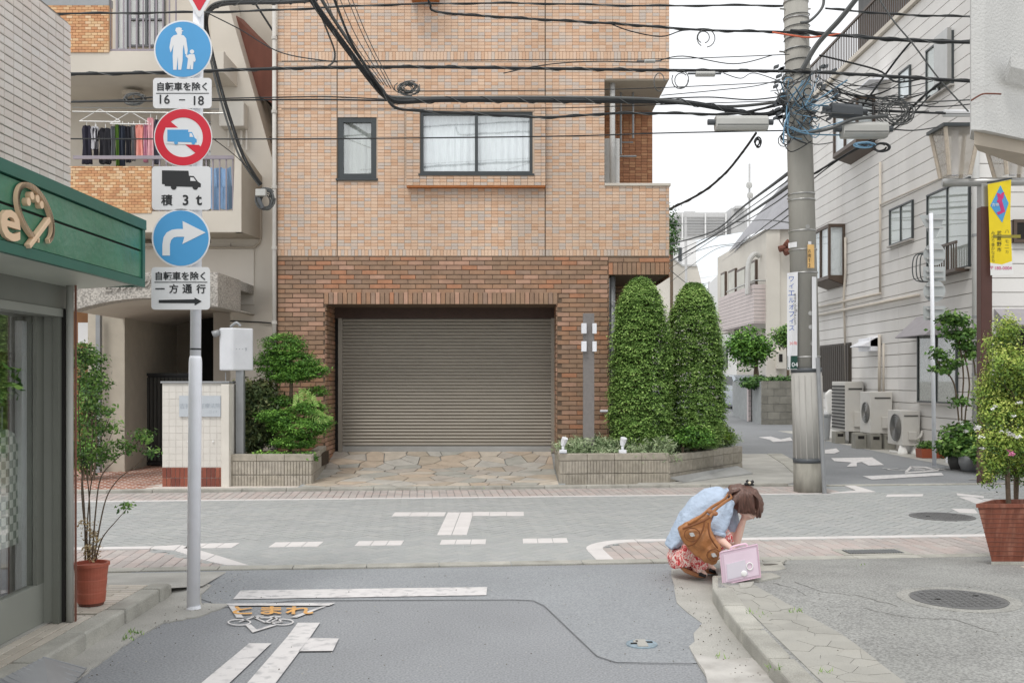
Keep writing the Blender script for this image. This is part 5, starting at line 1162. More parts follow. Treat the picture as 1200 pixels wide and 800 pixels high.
# ---- potted azalea by the shop
pc = G(107, 708, .1); pot = thing('potted_shrub', pc, 'spindly shrub in a ringed terracotta pot beside the shop corner', 'potted plant')
r0, r1 = .085, .105; hp = Z_(654, pc.y) - .125
MB().lathe(pc, [(r0, .02), (r0 + .006, hp * .3), (r0 + .004, hp * .33), (r0 + .012, hp * .6), (r0 + .01, hp * .63), (r1, hp * .92), (r1 + .008, hp * .93), (r1 + .008, hp), (r1 - .01, hp), (r1 - .012, hp - .02)], 32).build('pot', K['terracotta'], pot, smooth=False)
MB().lathe(pc, [(r1 - .014, hp - .03), (.01, hp - .025)], 20).build('soil', K['soil'], pot); MB().lathe(pc, [(.075, 0), (.08, .02)], 20).build('feet', K['rust'], pot)
sb = MB(); top = []
def br(pts, r0_): sb.tube(smooth([P(u, v, pc.y + dy) for u, v, dy in pts], 5), [r0_ * (1 - .7 * i / (5 * (len(pts) - 1))) for i in range(5 * (len(pts) - 1) + 1)], 6); top.append(pts)
for pts in ([(100, 656, 0), (99, 600, .02), (95, 540, 0), (92, 470, .0), (97, 415, 0)], [(105, 656, 0), (105, 590, .05), (100, 520, .05), (110, 450, .1)], [(108, 656, -.03), (112, 600, 0), (118, 560, 0), (134, 540, 0), (152, 525, 0), (172, 510, -.05)], [(110, 656, 0), (118, 610, .03), (126, 580, .05), (140, 560, .05), (160, 545, .05), (172, 532, .05)], [(112, 656, 0), (120, 630, -.04), (138, 608, -.06), (152, 592, -.06)], [(103, 656, 0), (102, 620, .03), (108, 560, .06), (122, 530, .1), (132, 505, .1)], [(104, 656, .02), (96, 580, .0), (100, 540, 0), (118, 515, 0), (128, 490, 0)]): br(pts, .0055)
sb.build('stem', K['bark'], pot)
k6 = pc.y / F
bl_ = [(X_(u, pc.y), pc.y + dy, Z_(v, pc.y), ru * k6, .06, rv * k6) for u, v, ru, rv, dy in [(99, 412, 10, 10, 0), (112, 420, 12, 8, 0), (102, 440, 12, 10, .02), (120, 448, 12, 7, 0), (104, 470, 10, 10, .03), (122, 478, 14, 7, .02), (105, 505, 12, 10, 0), (128, 500, 10, 6, .05), (104, 535, 14, 10, 0), (128, 532, 14, 9, 0), (148, 524, 10, 6, 0), (172, 508, 10, 6, -.05), (166, 512, 10, 4, 0), (175, 530, 9, 4, .05), (152, 592, 5, 4, -.05), (140, 520, 9, 5, 0)]]
blob_leaves('foliage', K['leaf_fresh'], pot, bl_, 1900, .032, per=8, seed=53, spread=.022, up=.5, flat=.7, aspect=.45, base=.42)
blob_leaves('dry_leaves', mat('dry_leaf', S(186, 166, 128), .8, .15, 30), pot, [(X_(u, pc.y), pc.y, Z_(v, pc.y), .035, .05, .05) for u, v in ((104, 640), (112, 625), (100, 615), (108, 650))], 420, .022, per=8, seed=54, spread=.02)
# ================================================================ TRAFFIC SIGN POST (near left)
SPb = G(227, 714); SYp = SPb.y
def sx_(v): return 227 + (714 - v) / 690 * 6 - .5
sp = thing('traffic_sign_post', SPb, 'white steel post carrying blue pedestrian, no lorries and right turn signs', 'traffic sign')
MB().lathe(SPb, [(.05, 0), (.045, .02), (.0435, .03)], 24).build('base_ring', K['white_paint'], sp)
pt = lambda v, dy=0: P(sx_(v), v, SYp + dy)
MB().tube([pt(713), pt(425), pt(420), pt(417)], [.0432, .0432, .041, .036], 24).build('lower_post', K['white_paint'], sp, smooth=True)
MB().tube([pt(417), pt(-60)], [.0356, .035], 24).build('upper_post', K['white_paint'], sp, smooth=True)
MB().tube([pt(420), pt(419)], .0375, 24).tube([pt(410), pt(408)], .0365, 24).build('collar', K['sign_black'], sp)
SY2 = SYp - .06
def face(pix, m, dy, par, name, th=.0012, sub=None): return MB().prism([P(u, v, SY2 - dy) for u, v in pix], (0, th, 0)).build(name, m, par)
def disc(u, v, r, m, dy, par, name, th=.003, n=48, r2=None, a0=0, a1=360):
    if r2 is None: return face([(u + r * math.cos(R(a)), v + r * math.sin(R(a))) for a in np.linspace(0, 360, n, endpoint=False)], m, dy, par, name, th)
    mb = MB()
    aa = np.linspace(a0, a1, n + 1)
    for a, b in zip(aa, aa[1:]):
        q = [(u + r * math.cos(R(a)), v + r * math.sin(R(a))), (u + r * math.cos(R(b)), v + r * math.sin(R(b))), (u + r2 * math.cos(R(b)), v + r2 * math.sin(R(b))), (u + r2 * math.cos(R(a)), v + r2 * math.sin(R(a)))]
        mb.prism([P(x, y, SY2 - dy) for x, y in q], (0, th, 0))
    return mb.build(name, m, par)
def rrect(u0, u1, v0, v1, r=4):
    out = []
    for cx, cy, a0 in ((u1 - r, v0 + r, -90), (u1 - r, v1 - r, 0), (u0 + r, v1 - r, 90), (u0 + r, v0 + r, 180)):
        out += [(cx + r * math.cos(R(a0 + i * 22.5)), cy + r * math.sin(R(a0 + i * 22.5))) for i in range(5)]
    return out
def bands(par, vs):
    for v in vs: box('bracket', K['alu'], par, X_(sx_(v) - 10, SYp), X_(sx_(v) + 10, SYp), SY2 + .004, SYp - .02, Z_(v + 1.5, SYp), Z_(v - 1.5, SYp))
# stop sign tip, pedestrian sign
tr = face([(192, -52), (276, -52), (235, 20), (232, 20)], K['sign_white'], .0, sp, 'stop_sign', .003); face([(198, -49), (270, -49), (234.5, 12.5), (232.5, 12.5)], K['sign_red'], .002, tr, 'red_face'); text('stop_text', '止まれ', K['sign_white'], tr, P(233.5, -22, SY2 - .0035), .1)
s1 = disc(214.5, 58, 34.2, K['sign_white'], 0, sp, 'pedestrian_sign'); disc(214.5, 58, 32.4, K['sign_blue'], .002, s1, 'blue_face')
z3 = 1 / 3.6364
def cp(pts, ov=0): return [(a * z3, b * z3 + ov) for a, b in pts]
wh = K['sign_white']
mman = [(750, 120), (763, 117), (775, 121), (773, 128), (782, 133), (774, 135), (776, 142), (772, 149), (784, 153), (793, 165), (800, 215), (797, 233), (789, 232), (783, 190), (779, 215), (778, 260), (772, 298), (759, 298), (758, 240), (752, 298), (738, 298), (736, 240), (739, 190), (733, 212), (727, 225), (722, 203), (729, 163), (740, 152), (756, 148), (752, 138), (747, 131)]
face(cp(mman), wh, .004, s1, 'man_symbol'); disc(818 * z3, 221 * z3, 2.5, wh, .004, s1, 'child_head', .0012)
face(cp([(805, 232), (828, 232), (834, 255), (830, 266), (825, 262), (824, 270), (822, 296), (812, 296), (812, 274), (808, 296), (796, 294), (800, 262), (801, 250), (791, 240), (795, 231), (801, 238)]), wh, .0041, s1, 'child_symbol'); bands(s1, [44, 72])
p1 = face(rrect(179.3, 248, 91.5, 127), K['sign_white'], 0, sp, 'hours_plate', .003); bands(p1, [109])
text('plate_text', '自転車を除く', K['sign_black'], p1, P(213.5, 101.5, SY2 - .002), .058, bold=.02, sx=1.0); box('rule', K['sign_black'], p1, X_(183, SY2), X_(245, SY2), SY2 - .0022, SY2 - .001, Z_(110, SY2), Z_(109.2, SY2))
text('plate_text', '16', K['sign_black'], p1, P(193, 116.5, SY2 - .002), .062, bold=.01); text('plate_text', '18', K['sign_black'], p1, P(233, 118, SY2 - .002), .062, bold=.01); box('dash', K['sign_black'], p1, X_(210, SY2), X_(217, SY2), SY2 - .0022, SY2 - .001, Z_(117.8, SY2), Z_(116.6, SY2))
s2 = disc(214.5, 161, 34.2, K['sign_white'], 0, sp, 'no_lorries_sign'); disc(214.5, 161, 33, K['sign_red'], .002, s2, 'red_ring', .0012, 56, 23.2); bands(s2, [147, 175])
face([(191, 148), (198, 141), (238, 174), (231, 181)], K['sign_red'], .0025, s2, 'slash')
tb_ = [(713, 553), (802, 553), (802, 563), (818, 563), (830, 588), (838, 594), (838, 608), (713, 603)]
face(cp([(705, 545), (810, 545), (838, 575), (846, 618), (706, 612)]), K['sign_white'], .0035, s2, 'truck_outline'); face(cp(tb_), K['sign_blue'], .005, s2, 'truck_symbol')
for a in (750, 824): disc(a * z3, 608 * z3, 2.3, K['sign_blue'], .0052, s2, 'wheel_symbol', .001, 16)
face(cp([(808, 568), (816, 568), (824, 584), (808, 584)]), K['sign_white'], .0064, s2, 'window_symbol')
p2 = face(rrect(178, 247, 195, 246), K['sign_white'], 0, sp, 'lorry_plate', .003); bands(p2, [215])
face(cp([(690, 35), (803, 37), (805, 58), (826, 60), (843, 83), (856, 92), (855, 107), (702, 102), (702, 95), (690, 93)], 190), K['sign_black'], .002, p2, 'lorry_symbol')
for a in (740, 832): disc(a * z3, 190 + 106 * z3, 3.3, K['sign_black'], .0023, p2, 'wheel_symbol', .001, 18)
face(cp([(811, 65), (824, 66), (835, 81), (811, 80)], 190), K['sign_white'], .0035, p2, 'window_symbol')
for ch, u, s_ in (('積', 195.5, .074), ('3', 217.5, .07), ('t', 233, .068)): text('plate_text', ch, K['sign_black'], p2, P(u, 234.5, SY2 - .002), s_, bold=.02)
s3 = disc(212, 279, 34.2, K['sign_white'], 0, sp, 'right_turn_sign'); disc(212, 279, 32.4, K['sign_blue'], .002, s3, 'blue_face'); bands(s3, [265, 293])
arc_o = [(692, 398), (692, 350), (697, 320), (710, 300), (733, 288), (755, 285), (780, 285), (778, 251), (876, 300), (777, 349), (786, 318), (755, 318), (740, 321), (729, 332), (724, 350), (724, 398)]
face(cp(arc_o, 190), wh, .004, s3, 'arrow_symbol')
p3 = face(rrect(177.3, 246, 313, 362.7), K['sign_white'], 0, sp, 'one_way_plate', .003); bands(p3, [330])
text('plate_text', '自転車を除く', K['sign_black'], p3, P(211.5, 323.3, SY2 - .002), .058, bold=.02); box('rule', K['sign_black'], p3, X_(181, SY2), X_(243, SY2), SY2 - .0022, SY2 - .001, Z_(331, SY2), Z_(330.2, SY2))
for ch, u in zip('一方通行', (187.5, 203.5, 219.5, 235.5)): text('plate_text', ch, K['sign_black'], p3, P(u, 338.3, SY2 - .002), .008 if ch == '一' else .062, bold=.02, sx=1.0)
face([(186, 351.4), (228, 350.6), (228, 348.6), (236.5, 353), (228, 358), (228, 355.2), (186, 355)], K['sign_black'], .002, p3, 'arrow_symbol')
# ================================================================ RIGHT SIDE BUILDING (long wall on x = 8.5, short front on y = 18.27)
RX = 8.5; RY = 18.27; RYf = 28.6; RZ = 9.45
def yA(u, X=RX): return X * F / (u - 600)
def zA(u, v, X=RX): return Z_(v, yA(u, X))
rb = thing('sided_building', (RX, RY, 0), 'three storey building clad in off white siding boards on the right of the side street', 'building')
MB().box(RX + .03, 14.5, RY + .03, RYf, -.05, RZ - .05).build('core', K['siding_gap'], rb)
row = .262; nrow = int(RZ / row) + 1
splits = [RY - .0, 21.9, 25.6, RYf]
for r in range(nrow):
    z0 = r * row + .02; z1 = min(RZ, z0 + row - .016)
    if z1 - z0 < .05: continue
    for a, b in zip(splits, splits[1:]): MB().box(RX, RX + .035, a + .004, b - .004, z0, z1, 'r').build('siding_board', K['siding'], rb)
    MB().box(RX + .001, 14.5, RY, RY + .03, z0, z1, 'k').build('siding_board', K['siding'], rb)
MB().box(RX - .09, RX + .05, RY - .05, RYf + .1, RZ, RZ + .1).box(RX + .05, 14.5, RY - .05, RY + .1, RZ, RZ + .1).build('coping', K['plaster'], rb)
def bA(name, m, y0, y1, d0, d1, z0, z1, par=rb, bevel=0): return MB().box(RX - d1, RX - d0, y0, y1, z0, z1).build(name, m, par, bevel=bevel)
def winA(ufar, unear, vt, vb, fm, cols=2, cm=K['curtain2'], fw=.035, d=.05):
    y1, y0 = yA(ufar), yA(unear); z1, z0 = zA(ufar, vt), zA(ufar, vb); mb = MB()
    for a in (0,):
        mb.box(RX - d, RX, y0, y1, z1 - fw, z1).box(RX - d, RX, y0, y1, z0, z0 + fw).box(RX - d + .002, RX, y0, y0 + fw, z0 + fw, z1 - fw).box(RX - d + .002, RX, y1 - fw, y1, z0 + fw, z1 - fw)
        for i in range(1, cols): y = y0 + (y1 - y0) * i / cols; mb.box(RX - d + .004, RX, y - fw * .5, y + fw * .5, z0 + fw, z1 - fw)
    f = mb.build('window', fm, rb); MB().box(RX - d * .5, RX - d * .5 + .004, y0 + .02, y1 - .02, z0 + .02, z1 - .02).build('pane', K['pane'], f)
    MB().box(RX - .02, RX - .01, y0 + .02, y1 - .02, z0 + .02, z1 - .02).build('curtain', cm, f); MB().box(RX - d - .04, RX, y0 - .02, y1 + .02, z0 - .03, z0 - .001).build('sill', K['siding_gap'], f); return f
winA(1044, 1071, 246, 289, K['dark_frame']); winA(1088, 1138, 229, 325, K['dark_frame'])
winA(1087, 1118, 60, 119, K['dark_frame'], 2); bA('shutter_box', K['alu'], yA(1118), yA(1102), .05, .13, zA(1087, 114), zA(1087, 57))
winA(1055, 1068, 86, 122, K['dark_frame'], 1, K['curtain'])
winA(1077, 1123, 392, 471, K['dark_frame'], 2, mat('lace', S(168, 166, 158), .9, .3, 30))
def bayA(yn, yf, xo, z0, z1, m, nm='bay_window', wh=K['curtain']):
    mb = MB(); fw = .06
    mb.box(xo, RX, yn, yf, z1 - .08, z1).box(xo, RX, yn, yf, z0, z0 + .1)
    for x in (xo, RX - fw): mb.box(x, x + fw, yn, yn + fw, z0 + .1, z1 - .08)
    for y in (yf - fw, (yn + yf) / 2): mb.box(xo, xo + fw, y, y + fw * .8, z0 + .1, z1 - .08)
    f = mb.build(nm, m, rb); MB().box(xo + fw, RX - fw, yn + .03, yn + .035, z0 + .1, z1 - .08).box(xo + .03, xo + .035, yn + .05, yf - .05, z0 + .1, z1 - .08).build('pane', K['pane'], f)
    MB().box(xo + fw, RX - .01, yn + .08, yn + .09, z0 + .1, z1 - .08).box(xo + .08, xo + .09, yn + .09, yf - .02, z0 + .1, z1 - .08).build('curtain', wh, f)
    MB().prism([(xo, yn, z0), (xo, yf, z0), (RX, yf, z0 - .16), (RX, yn, z0 - .16)], (0, 0, .01)).prism([(xo, yn, z0), (RX, yn, z0 - .16), (RX, yn, z0)], (0, .01, 0)).build('underside', m, f)
bayA(25.4, 26.8, 8.07, 4.12, 5.53, K['bronze'])
bayA(23.3, 25.0, 8.05, 7.1, 8.2, K['bronze'])
# louvred dark shutter
K['louv'] = mat('dark_louvre', S(66, 60, 54), .6, .08)
ls = bA('louvre_frame', K['louv'], yA(998), yA(963), 0, .05, zA(963, 459), zA(963, 405)); y = yA(998) + .05
me = mesh_box('louvre', .03, .12, zA(963, 405) - zA(963, 459) - .1, K['louv'])
while y < yA(963) - .05: inst('louvre', me, rb, (RX - .06, y + .04, (zA(963, 459) + zA(963, 405)) / 2)); y += .17
# railing under the big window
zr0, zr1 = zA(1106, 321), zA(1106, 292); y0, y1 = yA(1136), yA(1104)
bA('rail_top', K['bronze'], y0, y1, .22, .26, zr1 - .03, zr1 + .02); bA('rail_bottom', K['bronze'], y0, y1, .0, .26, zr0 - .06, zr0)
me = mesh_box('baluster', .02, .02, zr1 - zr0, K['bronze'])
for i in range(12): inst('baluster', me, rb, (RX - .24, y0 + .02 + (y1 - y0 - .04) * i / 11, (zr0 + zr1) / 2))
for i in range(3): MB().tube(smooth([(RX, yA(1088), zA(1088, 300 - i * 2)), (RX - .15 - .05 * i, yA(1088) + .05 * i, zA(1088, 300)), (RX - .15 - .05 * i, yA(1088) + .05 * i, zA(1088, 326)), (RX, yA(1090), zA(1088, 331))]), .012, 5).build('clothes_bracket', K['dark_frame'], rb)
# awning, hood, pipes
def awn(name, y0, y1, zt_, d, drop, m, par=rb):
    MB().prism([(RX, y0, zt_), (RX, y1, zt_), (RX - d, y1, zt_ - drop), (RX - d, y0, zt_ - drop)], (0, 0, .02)).prism([(RX, y0, zt_), (RX - d, y0, zt_ - drop), (RX, y0, zt_ - drop)], (0, .01, 0)).prism([(RX, y1, zt_), (RX - d, y1, zt_ - drop), (RX, y1, zt_ - drop)], (0, .01, 0)).build(name, m, par)
awn('awning', yA(1112), yA(1074), zA(1080, 372), .45, .42, K['canvas'])
awn('range_hood', 23.0, 23.8, zA(1018, 396), .42, .22, K['white_paint']); bA('hood_box', K['white_paint'], 23.0, 23.8, 0, .22, zA(1018, 412), zA(1018, 397))
awn('upper_canopy', 22.3, 23.1, zA(1035, 96), .5, .1, K['white_paint'])
pm = mat('cream_pipe', S(200, 192, 180), .5, .05)
def pipe(pts, r=.028, m=pm): MB().tube([(RX - d, yA(u, RX), zA(u, v)) for u, v, d in pts], r, 8).build('wall_pipe', m, rb, smooth=True)
pipe([(957, 370, .06), (1080, 346, .06)], .035); pipe([(957, 360.5, .06), (1035, 344, .06)], .03); pipe([(993, 278, .05), (993, 320, .05), (991, 345, .05), (994, 445, .05)], .03); pipe([(1034, 190, .05), (1034, 345, .05)], .03)
pipe([(1033, 392, .05), (1033, 462, .05)], .035); pipe([(1038, 402, .05), (1038, 462, .05)], .025); pipe([(1034, 240, .05), (1107, 208, .05), (1138, 190, .05)], .02)
MB().tube([(RX - .02, RY - .06, 0), (RX - .02, RY - .06, RZ)], .062, 12).build('downpipe', K['stucco'], rb, smooth=True)
for v in (278, 373, 440): MB().tube([(RX - .02, RY - .06, Z_(v, RY)), (RX - .02, RY - .06, Z_(v, RY) + .05)], .07, 12).build('pipe_clip', K['grey_pole'], rb)
# front face B: window, awning
def winB(u0, u1, v0, v1, fm, cm): return window(rb, X_(u0, RY), X_(u1, RY), Z_(v1, RY), Z_(v0, RY), RY - .1, fm, K['pane'], cm, fw=.06, cy=.085, depth=.09, sill=False)
wB = winB(1185, 1250, 258, 285, K['bronze'], K['curtain2']); wB2 = winB(1178, 1260, 385, 482, K['dark_frame'], mat('lace'))
for w__ in (wB, wB2):
    for ch in w__.children:
        if ch.name.startswith('room'): ch.location.y -= .68
MB().prism([(X_(1165, RY), RY, Z_(363, RY)), (X_(1260, RY), RY, Z_(363, RY)), (X_(1260, RY), RY - .6, Z_(383, RY)), (X_(1162, RY), RY - .6, Z_(383, RY))], (0, 0, .02)).prism([(X_(1165, RY), RY - .0, Z_(363, RY)), (X_(1162, RY), RY - .6, Z_(383, RY)), (X_(1165, RY), RY, Z_(383, RY))], (.01, 0, 0)).build('awning', K['canvas'], rb)
# roof terrace
MB().box(9.6, 14, 20, 27.6, RZ - .1, 12.6).build('penthouse', mat('dark_cladding', S(104, 104, 104), .7, .1), rb); MB().box(8.9, 14.4, 19.6, 28.2, 12.6, 12.75).build('penthouse_roof', K['dark_frame'], rb)
MB().box(RX, RX + .05, RY, RYf, RZ + 1.0, RZ + 1.06).build('terrace_rail', K['bronze'], rb)
me = mesh_box('baluster', .02, .02, 1.0, K['bronze']); y = RY
while y < RYf: inst('baluster', me, rb, (RX + .03, y, RZ + .55)); y += .125
# ---- air conditioner units, bin, blocks
def ac(yn, yf, x0, z0, z1, label, fans=1, grille=False):
    t = thing('air_conditioner', ((x0 + 8.44) / 2, yn, z0), label, 'air conditioner', 'outdoor air conditioner units by the siding wall')
    MB().box(x0, 8.44, yn, yf, z0, z1).build('casing', K['ac'], t, bevel=.012)
    h = z1 - z0; cy, cz = yn + (yf - yn) * .42, z0 + h * .5; r = min((yf - yn) * .36, h * .4)
    if grille:
        for i in range(13): MB().box(x0 - .02, x0 - .001, yn + .04, yf - .04, z0 + .06 + i * (h - .12) / 13, z0 + .06 + i * (h - .12) / 13 + .05).build('grille_slat', K['ac_dark'], t)
    else:
        MB().tube([(x0 - .004, cy, cz), (x0 - .012, cy, cz)], r, 28).build('fan_recess', K['ac_dark'], t)
        for i in range(7): MB().tube([(x0 - .018, cy + (r * (i + 1) / 7) * math.cos(a), cz + (r * (i + 1) / 7) * math.sin(a)) for a in np.linspace(0, 2 * math.pi, 22)], .005, 4, False).build('guard_ring', K['alu'], t)
    MB().box(8.05 + (x0 - 7.95) * .5, 8.4, yn - .012, yn - .001, z0 + h * .84, z0 + h * .87).build('seam', K['ac_dark'], t)
    MB().box(8.2, 8.36, yn - .05, yn - .001, z0 + .12, z0 + h * .4).build('valve_cover', K['ac'], t, bevel=.008)
    MB().tube(smooth([(8.36, yn - .03, z0 + .14), (8.42, yn - .08, z0 + .2), (8.47, yn - .03, z0 + .3)]), .025, 8).build('hose', K['ac'], t)
    return t
ac(23.9, 24.9, 8.0, .31, 1.51, 'tallest air conditioner with a black louvred side, nearest the grey bin', grille=True)
ac(22.1, 22.75, 7.95, .36, 1.285, 'middle air conditioner with a large round fan, raised on grey blocks')
ac(20.6, 21.4, 8.07, .19, .915, 'lowest air conditioner, nearest the plant trough, on white feet')
fb_ = ['far left under the tallest air conditioner', 'under the tallest air conditioner next to the wall', 'left under the middle air conditioner', 'centre under the middle air conditioner', 'right under the middle air conditioner']
for (x, y, s), lb in zip([(7.95, 24.1, .3), (8.3, 23.9, .3), (7.82, 22.3, .17), (8.05, 22.0, .17), (8.35, 22.0, .17)], fb_):
    t = thing('concrete_block', (x, y, 0), 'grey concrete block ' + lb, 'block', 'concrete blocks under the air conditioners'); z1 = .3 if s == .3 else .35
    MB().box(x - .12, x + .12, y, y + .3, 0.01, z1).build('body', K['blockw'], t, bevel=.01); MB().box(x - .07, x + .07, y - .004, y, z1 - .12, z1 - .05).build('hollow', K['dark'], t)
for x, lb in ((8.12, 'left white foot under the lowest air conditioner'), (8.4, 'right white foot under the lowest air conditioner')):
    t = thing('unit_foot', (x, 20.6, 0), lb, 'support foot'); MB().lathe((x, 20.7, 0), [(.1, 0.01), (.1, .05), (.06, .19)], 12).build('foot', K['petal_w'], t); MB().box(x - .05, x + .05, 20.65, 21.3, .02, .05).build('rail', K['petal_w'], t)
bn = thing('rubbish_bin', (7.9, 25.4, 0), 'grey lidded plastic bin with a white bag leaning on it beside the air conditioners', 'bin')
MB().lathe((7.95, 25.5, 0), [(.17, 0.02), (.21, .62), (.23, .63), (.23, .66)], 22).build('bin', mat('bin_grey', S(176, 180, 184), .5, .05), bn, smooth=False); MB().lathe((7.95, 25.5, .66), [(.24, 0), (.24, .03), (.18, .08), (.05, .1)], 22).build('lid', mat('bin_lid', S(198, 200, 202), .5, .05), bn)
bgm = MB()
bgm.prism([(8.0, 25.3, .7), (8.3, 25.3, .6), (8.32, 25.3, 1.25), (8.1, 25.3, 1.32), (7.97, 25.3, 1.2)], (0, .12, 0)); bgm.build('bag', K['petal_w'], thing('plastic_bag', (8.15, 25.3, .6), 'white plastic bag standing behind the grey bin lid', 'bag'), bevel=.04)
# ---- sign post seen from behind
kb = thing('traffic_sign_post', (X_(1093, 18.0), 18.0, 0), 'slim white post carrying traffic signs seen from behind at the side street corner', 'traffic sign')
ky = 17.9; kx = X_(1091, ky)
MB().tube([(X_(1095, ky), ky, 0), (kx, ky, Z_(250, ky))], .036, 14).build('post', K['white_paint'], kb, smooth=True)
yk = ky + .05; r_ = .2
def kx_(v): return X_(1091 + (v - 250) / 293 * 3.5, ky)
MB().prism([(X_(1077, yk), yk, Z_(252, yk)), (X_(1108, yk), yk, Z_(252, yk)), (X_(1096, yk), yk, Z_(280, yk)), (X_(1092, yk), yk, Z_(280, yk))], (0, .004, 0)).build('sign_back', K['sign_back'], kb)
for v in (298, 341): MB().tube([(X_(1095, yk), yk, Z_(v, yk)), (X_(1095, yk), yk + .004, Z_(v, yk))], r_, 36).build('sign_back', K['sign_back'], kb)
for v in (320.5, 366.5): MB().box(X_(1082, yk), X_(1108, yk), yk, yk + .004, Z_(v + 8.5, yk), Z_(v - 8, yk)).build('sign_back', K['sign_back'], kb)
for v in (257, 267, 292, 303, 318, 325, 335, 347, 362, 372): MB().box(X_(1085, yk), X_(1105, yk), yk - .03, yk - .001, Z_(v + .8, yk), Z_(v - .8, yk)).build('bracket', K['alu'], kb)
# ---- arcade lamp post with banner
ly = 14.8
lp = thing('street_lamp', (X_(1156.5, ly), ly, 0), 'brown square lamp post with a silver crossbar and tapered lanterns at the right edge', 'street lamp')
box('post', K['brown_post'], lp, X_(1150, ly), X_(1163, ly), ly, ly + .16, 0, Z_(242, ly), bevel=.01); box('post_head', K['alu'], lp, X_(1150.5, ly), X_(1162, ly), ly + .005, ly + .155, Z_(242, ly) + .001, Z_(216, ly))
MB().tube([(X_(1108, ly), ly + .08, Z_(213, ly)), (X_(1260, ly), ly + .08, Z_(211, ly))], .062, 16).build('crossbar', K['alu'], lp, smooth=True)
def lantern(uc, w0, w1_, v0, v1):
    y = ly + .08; x0 = X_(uc, ly); a, b = w0 * ly / F / 2, w1_ * ly / F / 2; zt_, zb_ = Z_(v0, ly), Z_(v1, ly); mb = MB(); fr = MB()
    T = [(x0 - a, y - a, zt_), (x0 + a, y - a, zt_), (x0 + a, y + a, zt_), (x0 - a, y + a, zt_)]; B = [(x0 - b, y - b, zb_), (x0 + b, y - b, zb_), (x0 + b, y + b, zb_), (x0 - b, y + b, zb_)]
    for i in range(4): mb.face([B[i], B[(i + 1) % 4], T[(i + 1) % 4], T[i]])
    mb.build('lantern_glass', mat('smoked_acrylic', S(196, 188, 176), .2, .1, 4, alpha=.45), lp)
    for i in range(4): MB().tube([B[i], T[i]], .03, 6).build('lantern_edge', mat('edge_stripe', S(200, 188, 172), .5, .12, 20), lp)
    MB().box(x0 - a - .05, x0 + a + .05, y - a - .05, y + a + .05, zt_, zt_ + .05).build('lantern_cap', K['dark_frame'], lp); MB().tube([(x0, y, zb_ + .02), (x0, y, zt_)], .05, 10).build('lantern_core', K['white_paint'], lp)
lantern(1122, 40, 24, 152, 206); lantern(1190, 46, 28, 158, 206)
bnr = thing('banner', (X_(1172, ly), ly - .05, Z_(322, ly)), 'yellow vertical banner with a blue diamond emblem hanging from the lamp post', 'banner')
def bf(name, pix, m, dy, par=bnr): return MB().prism([P(u, v, ly - .06 - dy) for u, v in pix], (0, .002, 0)).build(name, m, par)
bf('cloth', [(1157.5, 216), (1185, 210.5), (1184, 250), (1186, 306), (1174, 310), (1160.5, 308), (1159, 260)], K['yellow'], 0); bf('hem', [(1160.5, 308), (1174, 310), (1186, 306), (1188, 321), (1174, 322), (1160.8, 322.5)], K['petal_w'], .0)
bf('diamond', [(1172.5, 217), (1182, 238), (1174.5, 261), (1160.5, 241)], K['sign_blue'], .003); bf('emblem_stroke', [(1168, 226), (1172, 227), (1178, 248), (1170, 252), (1168, 249), (1173, 247)], mat('magenta', S(208, 62, 128), .6), .006); bf('emblem_stroke', [(1174, 226), (1177, 225), (1176, 232), (1171, 239), (1168, 236)], mat('magenta'), .0065)
bb = MB().tube([P(1157, 214, ly - .06), P(1186, 209, ly - .06)], .012, 6).build('rod', K['dark_frame'], bnr)
for i, ch in enumerate('武蔵野市'): text('banner_text', ch, K['sign_black'], bnr, P(1171, 273 + i * 6.5, ly - .063), .065)
for i, ch in enumerate('みどり豊かなまち'): text('banner_text', ch, mat('olive_text', S(150, 140, 60), .6), bnr, P(1163.8, 273 + i * 4.6, ly - .063), .05)
for i, ch in enumerate('ハーモニカ'): text('banner_text', ch, mat('olive_text'), bnr, P(1180, 271 + i * 6, ly - .063), .05)
text('banner_text', '〒180-0004', mat('magenta'), bnr, P(1173, 314, ly - .063), .05)
text('emblem_text', '吉祥', K['petal_w'], bnr, P(1166.5, 240, ly - .07), .05)
# ---- near right stucco building (overhanging upper corner)
nb = thing('stucco_building', (6, 10, 0), 'pale stucco building corner overhanging at the upper right edge', 'building')
zb_ = Z_(152, 9.0)
MB().prism([(4.15, 9.0, zb_), (4.28, 9.02, zb_), (5.8, 9.95, zb_), (8, 9.95, zb_), (8, 11, zb_), (5.9, 10.9, zb_), (4.3, 9.35, zb_)], (0, 0, 4)).build('upper_wall', K['stucco'], nb)
MB().prism([(4.5, 9.08, Z_(83, 9.1) - .1), (5.9, 9.85, Z_(83, 9.1) - .1), (5.9, 9.75, Z_(83, 9.1)), (4.5, 8.98, Z_(83, 9.1))], (0, 0, .1)).build('ledge', K['stucco'], nb)
MB().box(6.2, 8.5, 9.6, 11.0, -.02, zb_).build('lower_wall', K['stucco'], nb)
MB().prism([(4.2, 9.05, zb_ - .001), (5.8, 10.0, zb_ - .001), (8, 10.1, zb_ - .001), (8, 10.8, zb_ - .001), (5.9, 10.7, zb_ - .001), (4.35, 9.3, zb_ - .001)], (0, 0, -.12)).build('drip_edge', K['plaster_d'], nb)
MB().tube(smooth([P(1138, 118, 8.9), P(1150, 111, 8.9), P(1160, 110, 8.95), P(1173, 110.5, 9.0)]), .008, 5).build('steel_hook', K['rust'], nb)
